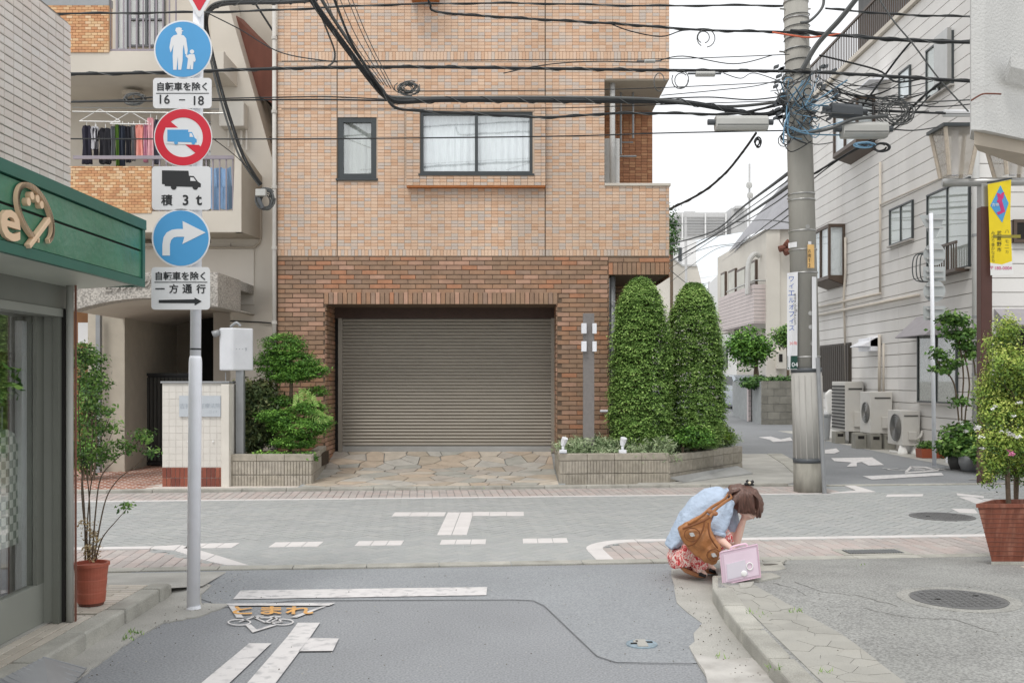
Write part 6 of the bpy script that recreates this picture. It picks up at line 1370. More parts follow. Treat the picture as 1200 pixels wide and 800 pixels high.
# ================================================================ far street: house, walls, tree, distant blocks
hs_ = thing('house', (9.7, 38, .2), 'cream two storey house with a tiled balcony and grey mansard roof beyond the utility pole', 'house')
HX, HN, HF = 9.7, 38.0, 47.0
def yH(u, X=HX): return X * F / (u - 600)
MB().box(HX, 13, HN, HF, 3.7, Z_(268, HN)).box(HX + .9, 13, HN + 1, HF, .2, 3.7).box(X_(905, HN), 13, HN, HN + 1, .2, 3.7).build('wall', K['house_w'], hs_)
MB().box(HX - .02, X_(913, HN), HN - .12, HN, .2, Z_(268, HN)).build('corner_pier', K['house_w'], hs_)
bz0, bz1 = 3.72, 5.2
ptl = mat('pinkish_tile', S(204, 192, 190), .6, .05, 2)
MB().box(9.25, HX, HN + .1, 44.6, bz0, bz0 + .12).box(9.25, 9.33, HN + .1, 44.6, bz0 + .12, bz1).box(9.33, HX, HN + .1, HN + .18, bz0 + .12, bz1).build('balcony', ptl, hs_)
for i in range(10): MB().box(9.243, 9.249, HN + .1, 44.6, bz0 + .14 * i + .05, bz0 + .14 * i + .06).box(9.25, HX, HN + .09, HN + .1, bz0 + .14 * i + .05, bz0 + .14 * i + .06).build('tile_course', K['mortar'], hs_)
MB().tube([(9.28, HN + .1, bz1 + .15), (9.28, 43, bz1 + .15)], .03, 6).tube([(9.28, HN + .1, bz1 + .15), (HX, HN + .1, bz1 + .15)], .03, 6).build('balcony_rail', K['alu'], hs_)
for u0, u1, v0, v1 in ((856, 864, 314, 352), (866, 876, 312, 352), (882, 888, 304, 333), (847, 852, 318, 350)):
    f = MB().box(HX - .1, HX, yH(u1), yH(u0), Z_(v1, yH(u1)), Z_(v0, yH(u1))).build('window', K['bronze'], hs_); MB().box(HX - .108, HX - .101, yH(u1) + .08, yH(u0) - .08, Z_(v1, yH(u1)) + .1, Z_(v0, yH(u1)) - .1).build('pane', K['curtain2'], f)
for u, v in ((880, 300),): MB().tube(smooth([P(u - 4, 345, 38.5), P(u - 3, 310, 38.6), P(u + 4, 298, 38.7), P(u + 10, 300, 38.8)]), .1, 8).build('duct', K['stucco'], hs_)
MB().prism([P(846, 306, 46), P(860, 296, 43.5), P(878, 276, 40), P(895, 269, 37.8), P(926, 208, 41), P(905, 232, 45)], (.05, .3, .1)).prism([P(895, 269, 37.8), P(950, 268, 37.8), P(950, 190, 41), P(926, 208, 41)], (.0, .3, .1)).build('roof', K['roof_grey'], hs_)
MB().box(HX + .85, HX + .9, 40, 45, .3, 3.6).build('entrance_wall', K['house_w'], hs_)
for u0, u1, v0, v1 in ((844, 853, 401, 430), (844, 853, 438, 456)):
    X2 = HX + .9; f = MB().box(X2 - .08, X2, yH(u1, X2), yH(u0, X2), Z_(v1, 43), Z_(v0, 43)).build('dark_window', K['dark_frame'], hs_)
MB().box(9.3, 9.8, 44, 46.5, .3, 1.4).build('low_wall', ptl, hs_)
box('meter_box', K['house_w'], hs_, X_(908, HN), X_(921, HN), HN - .35, HN - .12, Z_(432, HN), Z_(412, HN)); box('meter_window', K['dark'], hs_, X_(913, HN - .36), X_(917, HN - .36), HN - .37, HN - .351, Z_(424, HN), Z_(415, HN))
MB().lathe(P(864, 400, 42), [(.12, 0), (.12, .5)], 8).build('wall_lamp', K['dark'], hs_)
MB().tube([P(920, 284, 37.6), P(928, 290, 37.6)], .16, 8).tube([P(919, 296, 37.6), P(926, 293, 37.6)], .14, 8).tube([P(913, 292, 37.6), P(920, 290, 37.6)], .12, 8).build('clothes_pegs', K['rust'], hs_)
bw = thing('block_wall', (X_(910, 32.6), 32.6, .05), 'weathered concrete block wall topped by a clipped hedge, in front of the far house', 'wall')
wy_ = 32.6; wx0, wx1 = X_(892.5, wy_), X_(945, wy_); zt_ = Z_(446, wy_); MB().box(wx0 + .02, wx1, wy_ + .02, wy_ + .2, -.05, zt_ - .02).box(wx0 + .02, wx0 + .2, wy_ + .2, 37, 0, zt_ - .02).build('core', K['mortar'], bw)
h_ = (zt_) / 6
for r in range(6):
    x = wx0 - (.2 if r % 2 else 0); 
    while x < wx1:
        a, b = max(x, wx0), min(x + .4, wx1)
        if b - a > .05: MB().box(a + .006, b - .006, wy_, wy_ + .1, r * h_ + .006, r * h_ + h_ - .006).build('block', K['blockw'], bw)
        x += .4
pw = thing('tiled_wall', (X_(880, 36), 36, .1), 'pinkish tiled wall stub under the hedge beside the parked silver car', 'wall')
MB().box(X_(877, 34), wx0 - .01, 34, 34.2, 0.02, Z_(452, 34)).build('wall', ptl, pw); 
for i in range(6): MB().box(X_(877, 34), wx0 - .01, 33.993, 33.999, .15 + i * .17, .165 + i * .17).build('tile_course', K['mortar'], pw)
box('opening', K['dark'], pw, X_(881, 34), X_(884.5, 34), 33.98, 33.99, .12, .35)
hd = thing('hedge', (X_(900, 34), 34, Z_(452, 34)), 'clipped green hedge on top of the block wall', 'hedge')
blob_leaves('foliage', K['leaf_dark'], hd, [(X_(u, 33.5), 33.5, Z_(448, 33.5), .25, .5, .17) for u in range(877, 930, 5)], 5000, .12, seed=61, spread=.1)
MB().tube([(X_(880, 33.8), 33.8, 1.35), (X_(925, 33.5), 33.5, 1.38)], .03, 5).build('stem', K['bark'], hd)
tr_ = thing('maple_tree', (X_(886, 35), 35, .2), 'small bright green maple in front of the far house', 'tree')
k_ = 35 / F
blob_leaves('crown', K['leaf_top'], tr_, [(X_(u, 35), 35, Z_(v, 35), ru * k_, ru * k_, rv * k_) for u, v, ru, rv in [(875, 397, 6, 8), (866, 402, 7, 5), (872, 409, 12, 6), (884, 408, 12, 7), (892, 404, 6, 5), (880, 414, 12, 5), (876, 423, 7, 3), (863, 398, 3, 2), (897, 410, 3, 2), (880, 390, 3, 5), (868, 415, 4, 2)]], 4200, .15, per=8, seed=62, spread=.22, flat=.6)
MB().tube(smooth([(X_(887, 35), 35, .2), P(886, 430, 35), P(884, 420, 35), P(876, 408, 35)]), [.1] * 6 + [.07] * 6 + [.04] * 7, 6).build('trunk', K['bark'], tr_)
tr_ = thing('small_tree', (X_(921, 35), 36, .2), 'sparse green tree just left of the utility pole, above the block wall', 'tree')
blob_leaves('crown', K['leaf_fresh'], tr_, [(X_(u, 36), 36, Z_(v, 36), .25, .3, .2) for u, v in ((915, 392), (921, 388), (925, 398), (918, 400))], 1400, .12, per=8, seed=63, spread=.12); MB().tube([(X_(924, 36), 36, .2), P(923, 400, 36)], .05, 6).build('trunk', K['bark'], tr_)
car = thing('parked_car', (X_(874, 39), 39, .3), 'silver car parked behind the tiled wall of the far house', 'car')
cz = .28; x0 = X_(868, 39); prof = [(39.0, cz + .2), (39.0, cz + .75), (39.15, cz + .95), (39.9, cz + 1.02), (40.5, cz + 1.45), (42.1, cz + 1.5), (42.8, cz + 1.05), (43.0, cz + .9), (43.0, cz + .2)]
MB().prism([(x0, y, z) for y, z in prof], (1.6, 0, 0)).build('body', mat('silver_paint', S(176, 184, 192), .25, .03, metal=.4), car, bevel=.08)
MB().prism([(x0 - .01, y, z) for y, z in [(40.1, cz + 1.05), (40.6, cz + 1.4), (42.0, cz + 1.44), (42.5, cz + 1.05)]], (1.62, 0, 0)).build('window', K['dark_frame'], car)
MB().box(x0 + .1, x0 + 1.5, 38.97, 38.99, cz + .3, cz + .42).build('bumper', K['dark_frame'], car); MB().box(x0 + .05, x0 + .35, 38.98, 39.0, cz + .6, cz + .75).build('headlight', K['petal_w'], car); MB().box(x0 + 1.25, x0 + 1.55, 38.98, 39.0, cz + .6, cz + .75).build('headlight', K['petal_w'], car)
for y in (39.7, 42.2):
    for x in (x0 - .02, x0 + 1.45): MB().tube([(x, y, cz + .3), (x + .18, y, cz + .3)], .3, 18).build('wheel', K['black_metal'], car)
# distant blocks
def fbox(name, m, par, u0, u1, vt, vb, Y, d=6, v1=None):
    return MB().box(X_(u0, Y), X_(u1, Y), Y, Y + d, Z_(vb, Y), Z_(vt, Y)).build(name, m, par)
fg = mat('far_grey', S(196, 196, 196), .8, .05); fl = mat('far_line', S(226, 226, 226), .8, .03)
d1 = thing('office_block', (X_(825, 100), 100, 0), 'distant flat grey block with white vertical strips above the far roofs', 'building')
fbox('wall', fg, d1, 790, 852, 249, 480, 100); fbox('wall', fg, d1, 857, 876, 243.5, 480, 102)
for u in (799, 826, 850): fbox('strip', fl, d1, u, u + 1.6, 250, 480, 99.7, .2)
for i in range(7): fbox('louvre', mat('far_louvre', S(176, 176, 176), .8, .03), d1, 790, 852, 254 + i * 3.3, 254.8 + i * 3.3, 99.85, .1)
fbox('roof_unit', fg, d1, 862, 873, 241, 244, 101, 2); fbox('roof_unit', fg, d1, 802, 815, 247.5, 249.5, 101, 2)
d2 = thing('striped_roof_building', (X_(840, 75), 75, 0), 'distant building with a pale blue white ribbed sloping roof', 'building')
MB().prism([P(812, 282, 82), P(870, 272, 82), P(880, 290, 75), P(850, 372, 72), P(818, 372, 72)], (0, .5, 0)).build('roof', mat('ribbed_roof', S(214, 220, 224), .5, .03), d2); fbox('wall', fl, d2, 790, 880, 372, 480, 75)
for i in range(13): MB().tube([P(812 + i * .5, 286 + i * 6.8, 81.5 - i * .8), P(873 - i * 1.2, 278 + i * 7, 81.4 - i * .8)], .05, 4).build('rib', fg, d2)
d3 = thing('white_gabled_house', (X_(800, 62), 62, 0), 'white house with a sloping parapet between the brick building and the far conifer', 'house')
MB().prism([P(770, 325, 62), P(787, 300, 62), P(800, 311, 62), P(817, 311, 62), P(827, 350, 62), P(830, 480, 62), P(770, 480, 62)], (0, 6, 0)).build('wall', K['house_w'], d3); MB().prism([P(786, 299, 61.9), P(800, 310, 61.9), P(817, 310, 61.9), P(817, 312, 61.9), P(800, 312, 61.9), P(786, 301, 61.9)], (0, 6, 0)).build('parapet_cap', fg, d3)
fbox('stair_tower', fl, d3, 798, 816, 282, 320, 66, 3); fbox('dark_window', K['dark_frame'], d3, 795, 799, 290, 306, 65.9, .1)
ds = thing('white_fence_screen', (X_(837, 52), 52, 0), 'tall white screen standing left of the far balcony', 'screen')
MB().prism([P(831, 332, 52), P(845, 319, 48), P(845, 372, 48), P(831, 372, 52)], (.1, .1, 0)).build('screen', fl, ds); MB().tube([P(831, 330, 52), P(831, 480, 52)], .06, 6).tube([P(845, 318, 48), P(845, 480, 48)], .06, 6).build('frame', fg, ds)
an = thing('antenna_mast', (X_(878, 95), 95, 0), 'thin mast with two white dish drums above the far roofs', 'antenna')
MB().tube([P(878, 480, 95), P(878.3, 192, 95)], .1, 6).build('mast', fg, an); 
for v in (217, 229): MB().tube([P(876 + (v == 229), v, 94.6), P(880 + (v == 229), v, 94.7)], .28, 14).tube([P(878 + (v == 229), v, 94.4), P(878 + (v == 229), v, 94.9)], .26, 14).build('drum', K['stucco'], an)
d4 = thing('utility_post', (X_(804, 50), 50, 0), 'thin white post with cable brackets beyond the brick building', 'utility pole')
MB().tube([P(805, 480, 50), P(803.5, 255, 50)], .07, 6).build('post', fg, d4)
tf = thing('dark_cypress', (X_(788, 60), 60, .8), 'sliver of dark green tree just right of the brick building edge', 'tree')
blob_leaves('crown', K['leaf_dark'], tf, [(X_(787, 60), 60, Z_(v, 60), .18, .3, .8) for v in (255, 270, 285)], 900, .2, per=8, seed=64, spread=.2); MB().tube([(X_(787, 60), 60, 0), P(787, 290, 60)], .1, 6).build('trunk', K['bark'], tf)
# ================================================================ plants by the right building
tb = thing('plant_trough', (X_(1095, 19.6), 19.6, 0), 'brown oblong plant trough against the siding wall beside the lowest air conditioner', 'planter')
ty = 19.5; x0, x1 = X_(1079, ty), X_(1108, ty)
MB().prism([(x0 + .03, ty, .02), (x1 - .02, ty, .02), (x1, ty - .03, .2), (x0, ty - .03, .2)], (0, .3, 0)).build('trough', mat('orange_brown_pot', S(160, 84, 58), .5, .1), tb); blob_leaves('foliage', K['leaf_fresh'], tb, [(x0 + .08 + i * .1, ty + .1, .27, .07, .1, .07) for i in range(5)], 1200, .05, seed=71)
vn = thing('climbing_plant', (X_(1130, 16.9), 16.9, 0), 'tall spindly climber with broad leaves growing up before the corner of the siding wall', 'plant')
vm = MB(); k17 = 16.9 / F
for pts in ([(1128, 545), (1127, 480), (1129, 440), (1124, 400), (1120, 385)], [(1132, 545), (1131, 490), (1136, 450), (1130, 415)], [(1125, 545), (1124, 500), (1118, 450), (1103, 430), (1098, 422)], [(1128, 410), (1140, 420), (1143, 440)]): vm.tube(smooth([P(u, v, 16.9) for u, v in pts]), .013, 6)
vm.build('stem', K['bark'], vn)
blob_leaves('foliage', K['leaf_fresh'], vn, [(X_(u, 16.9), 16.9, Z_(v, 16.9), ru * k17, .15, rv * k17) for u, v, ru, rv in [(1115, 372, 12, 6), (1126, 376, 10, 5), (1108, 383, 8, 5), (1122, 392, 16, 5), (1135, 390, 9, 5), (1132, 405, 10, 5), (1100, 415, 9, 5), (1115, 425, 10, 4), (1105, 432, 9, 4), (1138, 415, 7, 4), (1125, 470, 6, 5), (1130, 500, 8, 8)]], 2400, .085, per=9, seed=72, spread=.07, up=.5, aspect=.55)
for u, v, n_, lb, rr, hh, m in ((1121, 551, 'dark round pot of white hydrangeas left of the near conifer', 'a', .14, .26, 'ac_dark'), (1136, 553, 'grey pot of leafy greens beside the dark round pot', 'b', .17, .3, 'grey_pole'), (1160, 556, 'orange brown pot glimpsed through the near conifer', 'c', .18, .22, 'terracotta')):
    c = G(u, v); t = thing('flower_pot', c, n_, 'potted plant'); MB().lathe(c, [(rr * .7, 0.02), (rr, hh * .5), (rr * 1.02, hh), (rr * .9, hh), (rr * .88, hh - .03)], 20).build('pot', K[m], t, smooth=True)
    blob_leaves('foliage', K['leaf_fresh'], t, [(c.x + dx, c.y + dy, hh + dz, .17, .16, .14) for dx, dy, dz in ((0, 0, .1), (.15, 0, .2), (-.15, 0, .15), (0, .1, .35), (.1, .1, .3))], 1700, .085, per=9, seed=73 + u, spread=.07, aspect=.6)
    fl_ = [(c.x + rnd.uniform(-.2, .35), c.y - .12 + rnd.uniform(-.05, .1), hh + rnd.uniform(.2, .55), .045, .04, .04) for _ in range(9)]
    blob_leaves('flowers', K['petal_w'], t, fl_, 300, .028, per=20, seed=83 + u, spread=.014)
bo_ = thing('bollard', G(1111, 543), 'short post with a mirrored silver ball top between the trough and the pots', 'bollard'); c = G(1111, 543)
MB().tube([c, c + Vector((0, 0, .36))], .045, 12).build('post', K['white_paint'], bo_); MB().lathe(c + Vector((0, 0, .36)), [(.02, 0), (.09, .03), (.115, .09), (.1, .15), (.05, .19), (.01, .2)], 20).build('ball', mat('chrome', S(150, 150, 150), .08, .0, metal=1), bo_, smooth=True)
# ---- the near conifer in its square glazed pot
pc2 = Vector((4.12, 8.14, .055)); cp_ = thing('potted_conifer', pc2, 'large yellow green conifer in a tapered glazed brown planter at the right edge', 'potted plant')
shp_ = [(-.42, -.2), (.42, -.2), (.44, -.02), (.2, .14), (-.14, .1)]
def sq(h, z): h = h / .32; return [(pc2.x + a * h, pc2.y + b * h, z) for a, b in shp_]
zt5 = Z_(590, 7.95); lv = [(.195, .055), (.2, .11), (.305, zt5 - .03), (.32, zt5 - .03), (.32, zt5), (.285, zt5), (.27, zt5 - .06)]
mb = MB(); ns_ = len(shp_)
for h, z in lv: mb.v += sq(h, z)
for i in range(len(lv) - 1):
    for j in range(ns_): a = i * ns_ + j; b = i * ns_ + (j + 1) % ns_; mb.f.append((a, b, b + ns_, a + ns_))
mb.f.append(tuple(range(ns_ - 1, -1, -1))); mb.build('pot', K['wood_pot'], cp_); MB().prism(sq(.28, zt5 - .055), (0, 0, .005)).build('soil', K['soil'], cp_); MB().prism(sq(.2, .03), (0, 0, .06)).build('foot', K['kerb'], cp_)
for i in range(11):
    z = .14 + i * .038; h = .2 + (z - .11) / (zt5 - .14) * .105; q = sq(h + .001, z); q[1] = (q[1][0], q[1][1], z + rnd.uniform(-.012, .012)); MB().tube([q[4], q[0], Vector(q[0]).lerp(Vector(q[1]), .5) + Vector((0, 0, rnd.uniform(-.012, .012))), q[1], q[2]], .0038, 4).build('groove', K['rust'], cp_)
tk = MB(); tk.tube(smooth([(4.09, 8.2, zt5 - .06), (4.08, 8.2, .9), (4.12, 8.2, 1.3), (4.1, 8.2, 1.75)]), .02, 8).tube(smooth([(4.2, 8.3, zt5 - .06), (4.21, 8.3, .9), (4.18, 8.3, 1.3)]), .018, 8)
for i in range(26):
    z = .72 + i * .035; a = i * 2.4; r_ = .28 - i * .005; tk.tube([(4.12, 8.22, z), (4.12 + r_ * math.cos(a), 8.22 + r_ * .8 * math.sin(a), z + .1)], [.007, .002], 5)
tk.build('trunk', K['bark'], cp_)
k8 = 8.2 / F
gb = [(4.13 + g_[0] * k8, 8.2 + g_[4] * .1, Z_(g_[1], 8.2), g_[2] * k8, g_[2] * k8 * .8, g_[3] * k8) for g_ in [(-8, 385, 14, 14, 0), (-8, 405, 18, 14, 1), (-10, 425, 26, 14, -1), (-2, 440, 32, 16, 0), (-14, 460, 26, 16, 1), (14, 455, 24, 20, 1), (-20, 485, 20, 18, 0), (0, 480, 34, 20, 1), (24, 485, 28, 20, 0), (-24, 515, 18, 16, 0), (-5, 515, 32, 16, -1), (26, 520, 26, 18, 1), (-22, 540, 16, 12, 0), (5, 542, 30, 14, 1), (-28, 558, 8, 8, 0), (24, 548, 24, 14, 0)]]
blob_leaves('crown', K['leaf_cyp'], cp_, gb, 34000, .028, per=18, seed=81, spread=.03, flat=1.4, up=.35, aspect=.42, base=.45, shell=.35)
az_ = thing('azalea', (4.35, 8.75, .06), 'white and pink flowers growing among the near conifer', 'shrub'); MB().tube([(4.4, 8.7, .06), (4.38, 8.68, 1.0)], .012, 6).build('stem', K['bark'], az_)
blob_leaves('flowers', K['petal_w'], az_, [P(u, v, 7.93) [:] + (.02, .02, .02) for u, v in ((1169, 498), (1173, 507), (1184, 508), (1192, 510), (1166, 478), (1190, 488), (1148, 512), (1145, 500), (1195, 470), (1150, 527))], 400, .018, per=20, seed=84, spread=.010)
blob_leaves('pink_flowers', K['petal_p'], az_, [P(u, v, 7.9)[:] + (.025, .03, .025) for u, v in ((1184, 530), (1175, 526))], 80, .018, per=20, seed=85, spread=.009)
# ================================================================ UTILITY POLE, BOXES AND CABLES
UY = 13.75
up = thing('utility_pole', (X_(949, UY), UY, 0), 'leaning grey concrete utility pole covered in cables beside the squatting woman', 'utility pole')
def ux(v): return 932.5 + (v / 578) * 16.5
def up_(v, dy=0): return P(ux(v), v, UY + dy)
rr_ = lambda v: (13.8 + v / 578 * 2.9) * UY / F
MB().tube([up_(578), up_(440)], [rr_(578) * 1.0, rr_(440)], 28).tube([up_(440), up_(-60)], [rr_(440), rr_(-60)], 28).build('shaft', K['pole_conc'], up, smooth=True)
MB().tube([up_(541), up_(436)], [rr_(541) + .012, rr_(436) + .016], 28).build('wrap', K['pole_wrap'], up, smooth=True)
MB().tube([up_(580), up_(541)], [rr_(578) + .02, rr_(541) + .015], 28).build('base_sleeve', mat('stained_concrete', S(150, 147, 138), .95, .2, 9, .5, 50, stretch=(1, 1, .3), dirt=.6, dscale=6, dcol=S(100, 97, 90)), up, smooth=True)
for i in range(7): a = math.pi * (1.12 + i * .127); MB().tube([up_(538) + Vector(((rr_(541) + .013) * math.cos(a), (rr_(541) + .013) * math.sin(a), 0)), up_(440) + Vector(((rr_(436) + .017) * math.cos(a), (rr_(436) + .017) * math.sin(a), 0))], .004 if i % 2 else .007, 6).build('wrap_rib', K['pole_wrap'], up)
for v, h, m in ((541, 5, 'box_dark'), (436, 5, 'box_dark'), (564, 1.5, 'box_dark'), (419, 1.6, 'alu'), (321, 1.5, 'alu'), (294, 1.2, 'alu'), (272, 1.5, 'alu'), (236, 1.5, 'alu'), (229, 1.5, 'alu'), (150, 1.5, 'alu'), (60, 1.6, 'alu'), (42, 1.8, 'alu'), (24, 1.5, 'alu'), (4, 1.5, 'alu'), (100, 1.5, 'alu')):
    k_ = .018 if v in (541, 436) else .008; MB().tube([up_(v), up_(v - h)], rr_(v) + k_ + .002, 28).build('band', K[m], up, smooth=True)
sp_ = MB(); 
for i in range(6): sp_.tube(smooth([up_(90 - i * 13, 0) + Vector(((rr_(60) + .01) * math.cos(a), (rr_(60) + .01) * math.sin(a), a * .012)) for a in np.linspace(math.pi * .9, 2.1 * math.pi, 8)], 3), .007, 4)
tag(sp_.build('wire_wrap', K['cable_g'], up), kind='stuff')
for v, du in ((12, -20), (12, 16), (62, -22), (62, 14), (234, -18), (361, -12), (165, -22), (147, -14)): MB().tube([up_(v), up_(v) + Vector((du * UY / F, -.05, 0))], .012, 6).build('step_bolt', K['alu'], up)
MB().tube([P(958, 419, UY - .2), P(967, 590, UY - .26)], .03, 8).build('ground_pipe', K['grey_pole'], up)
# adverts strapped on
yA1 = UY - rr_(400) - .02
def curved(name, u0, u1, v0, v1, m, off=.01, par=up, dz=0):
    """panel bent round the pole"""
    mb = MB(); n = 8; cols = []
    for i in range(n + 1):
        u = u0 + (u1 - u0) * i / n
        for v in (v0, v1):
            r = rr_(v) + off; cx = up_(v).x; x = X_(u, UY - .15); dx = max(-r * .995, min(r * .995, x - cx)); mb.v.append((x, UY - math.sqrt(max(1e-4, r * r - dx * dx)), Z_(v, UY)))
    for i in range(n): mb.f.append((2 * i, 2 * i + 2, 2 * i + 3, 2 * i + 1)); 
    mb.f = [tuple(reversed(f)) for f in mb.f]
    return mb.build(name, m, par)
adp = curved('advert_panel', 925.5, 934.5, 320, 433, K['sign_white'], .03)
bl_t = mat('blue_print', S(52, 92, 170), .5, 0); bk = K['sign_black']
yt = UY - .27
for i, ch in enumerate('ワイエルオフィス'): text('advert_text', ch, bl_t, adp, P(927.4 + i * .05, 327 + i * 8.2, yt), .066, right=(1, -.6, 0), ext=.002)
text('advert_text', 'www.yloffice.com', bk, adp, P(931.8, 362, yt - .03), .055, right=(0, 0, -1), up=(1, -.1, 0), ext=.002)
text('advert_text', '20角', mat('red_print', S(206, 60, 60), .6, 0), adp, P(929.5, 402, yt - .02), .05, right=(1, -.5, 0), ext=.002)
curved('green_label', 926, 934.5, 417, 432, mat('green_label', S(34, 72, 62), .5, .1), .036, adp); text('advert_text', '04', K['sign_white'], adp, P(931.5, 427, yt - .03), .06, right=(1, -.4, 0), ext=.002)
curved('advert_panel', 950, 956, 326, 432, K['sign_white'], .03); curved('advert_panel', 944.5, 953, 289, 316, mat('amber_plate', S(226, 186, 122), .6, .04), .04)
for i, ch in enumerate('吉南12'): text('advert_text', ch, bk, up, P(948.5, 294 + i * 5.6, UY - .245), .045, ext=.002)
curved('paper_label', 927, 934, 285, 291, K['sign_white'], .012); curved('paper_label', 946, 950, 285, 289, K['sign_white'], .012)
for v, du in ((384, 0), (368, 0), (268, 0), (403, 1)): MB().tube([up_(v) + Vector((.02 + .02 * du, -rr_(v) - .012, 0)), up_(v) + Vector((.02 + .02 * du, -rr_(v) + .02, 0))], .03, 10).build('cap_plug', K['alu'], up)
# closures hanging beside the pole
def closure(u0, u1, v0, v1, Y, m, label, name='cable_box', tilt=0):
    t = thing(name, P((u0 + u1) / 2, v1, Y), label, 'cable box'); x0, x1, z0, z1 = X_(u0, Y), X_(u1, Y), Z_(v1, Y), Z_(v0, Y); h = z1 - z0; c = h * .22
    prof = [(0, z0), (h * .5 - c, z0 - .0), (h * .5, z0 + c), (h * .5, z1 - c), (h * .5 - c, z1), (-h * .5 + c, z1), (-h * .5, z1 - c), (-h * .5, z0 + c), (-h * .5 + c, z0)]
    MB().prism([(x0, Y + y, z + 0) for y, z in prof], (x1 - x0, 0, tilt)).build('body', m, t, bevel=.012)
    MB().box(x0 + (x1 - x0) * .02, x1 - (x1 - x0) * .02, Y - h * .5 - .006, Y - h * .5 - .001, z0 + h * .3, z0 + h * .33 + .004).build('seam', K['cable_g'], t) if not tilt else None
    MB().tube([(x0 - .1, Y, z0 + h * .6), (x0, Y, z0 + h * .6)], h * .2, 10).build('gland', K['box_dark'], t); MB().tube([(x1, Y, z0 + h * .6 + tilt), (x1 + .08, Y, z0 + h * .6 + tilt)], h * .2, 10).build('gland', K['box_dark'], t)
closure(838, 899, 136.5, 153.5, 13.5, K['box_pale'], 'long pale grey cable closure hanging left of the utility pole')
closure(986, 1039, 144, 162, 13.4, K['box_pale'], 'pale grey cable closure hanging right of the utility pole')
closure(973, 1009, 121, 137, 13.5, K['box_dark'], 'dark grey cable box just above the pale closure right of the pole', tilt=-.04)
closure(1105, 1142, 129, 137, 13.5, K['sign_white'], 'white cable sleeve on a wire near the upper right corner')
closure(755, 768, 70, 74, 13.2, K['box_pale'], 'tiny pale splice box on the wire crossing the brick facade corner')
closure(815, 838, 84, 90, 13.4, K['box_pale'], 'small grey splice on the long cable left of the pole')
# cables ---------------------------------------------------------------
GC = 'overhead cables at the crossing'
def cable(label, pts, r=.012, m='cable', k=7, name='overhead_cable', twist=0):
    p = smooth([P(u, v, Y) for u, v, Y in pts], k)
    mb = MB(); mb.tube(p, r, 6); o = mb.build(name, K[m], loc=p[0]); tag(o, label, 'cable', GC)
    if twist:
        t2 = MB(); L = 0; q = []
        fine = smooth(p, 3)
        for a, b in zip(fine, fine[1:]): L += (b - a).length; q.append(b + Vector((0, math.cos(L * twist), math.sin(L * twist))) * (r + .006))
        if len(q) > 2: t2.tube(q, .006, 4).build('lashing_wire', K['cable_g'], o)
    return o
cable('thickest black bundle sweeping down from the top edge and across the facade to the pole', [(352, -20, 11), (375, 14, 11.3), (405, 55, 11.8), (435, 95, 12.3), (452, 113, 12.6), (468, 119, 12.8), (520, 117, 12.9), (620, 117.5, 13.1), (740, 118.5, 13.3), (800, 120, 13.4), (850, 128, 13.5), (890, 135, 13.6), (925, 128, 13.6)], .036, twist=14)
cable('second strand of the thick bundle, just above it across the facade', [(366, -20, 11), (388, 18, 11.4), (420, 65, 12), (448, 105, 12.5), (470, 114.5, 12.8), (620, 114, 13.1), (760, 116, 13.3), (850, 125, 13.5), (925, 118, 13.6)], .022, 'cable_g')
cable('black cable that dips under the thick bundle and crosses the double window top', [(385, -20, 11), (412, 50, 11.6), (446, 104, 12.4), (462, 125, 12.6), (490, 130, 12.8), (560, 133.5, 13), (640, 137.5, 13.1), (720, 133, 13.3), (800, 133, 13.4), (860, 133.5, 13.5), (926, 120, 13.6)], .016, twist=9)
cable('long lashed cable crossing the whole upper facade to the right edge', [(-20, 87, 12.5), (150, 86, 12.7), (330, 80.5, 13), (480, 78.5, 13.2), (640, 80.5, 13.4), (780, 82.5, 13.5), (930, 84, 13.6), (1050, 90, 13), (1160, 97, 12.6)], .02, twist=11)
cable('uppermost cable with lashing loops near the top edge', [(-20, 17, 12.5), (150, 15.5, 12.7), (300, 13, 13), (450, 6, 13.1), (600, 4, 13.2), (750, 7, 13.4), (860, 6.5, 13.5), (918, 7, 13.6)], .011, twist=6)
cable('cable starting at the top of the facade and running down to the pole side', [(499, -10, 12.8), (504, 5, 12.9), (515, 14.5, 13), (600, 21, 13.2), (720, 28, 13.4), (825, 35.5, 13.5), (925, 38, 13.6), (1030, 45, 13.2), (1160, 50, 12.8)], .015, twist=10)
cable('thin cable leaving the facade cable in a long dip before the sky', [(715, 28, 13.4), (740, 37, 13.4), (775, 43, 13.4), (800, 36, 13.4), (830, 35, 13.5)], .008)
cable('straight thin wire across both first floor windows', [(-20, 162.5, 12.5), (330, 163, 13), (640, 160, 13.3), (780, 156, 13.4), (926, 153, 13.6)], .009)
cable('thin wire just above the thick bundle, left part of the facade', [(-20, 121, 12.5), (330, 117, 12.9), (455, 118, 13)], .011)
cable('thin wire ending at the coil above the window', [(240, 116, 12.8), (360, 113.5, 12.9), (400, 114, 13), (458, 117, 13)], .008)
cable('faint pair wire a little below the long lashed cable', [(590, 86, 13.2), (640, 76, 13.3), (700, 72, 13.4), (760, 73, 13.4), (800, 66, 13.4), (860, 75, 13.5), (905, 65, 13.6)], .007)
cable('fine wire ruled straight below the soldier tiles', [(330, 72, 13), (640, 70, 13.3), (790, 69, 13.4), (925, 64, 13.6)], .006)
cable('fine wire running beneath the thick bundle to the right', [(330, 128, 13), (470, 128, 13), (640, 127, 13.2), (800, 122, 13.4), (925, 118, 13.6)], .006)
cable('thin wire from the facade coil toward the pole at balcony height', [(470, 107, 13), (640, 106, 13.2), (760, 103.5, 13.4), (925, 96, 13.6)], .006)
cable('fine wire rising to the pole across the white sky', [(775, 112, 13.4), (840, 106, 13.4), (890, 100, 13.5), (930, 88, 13.6)], .006)
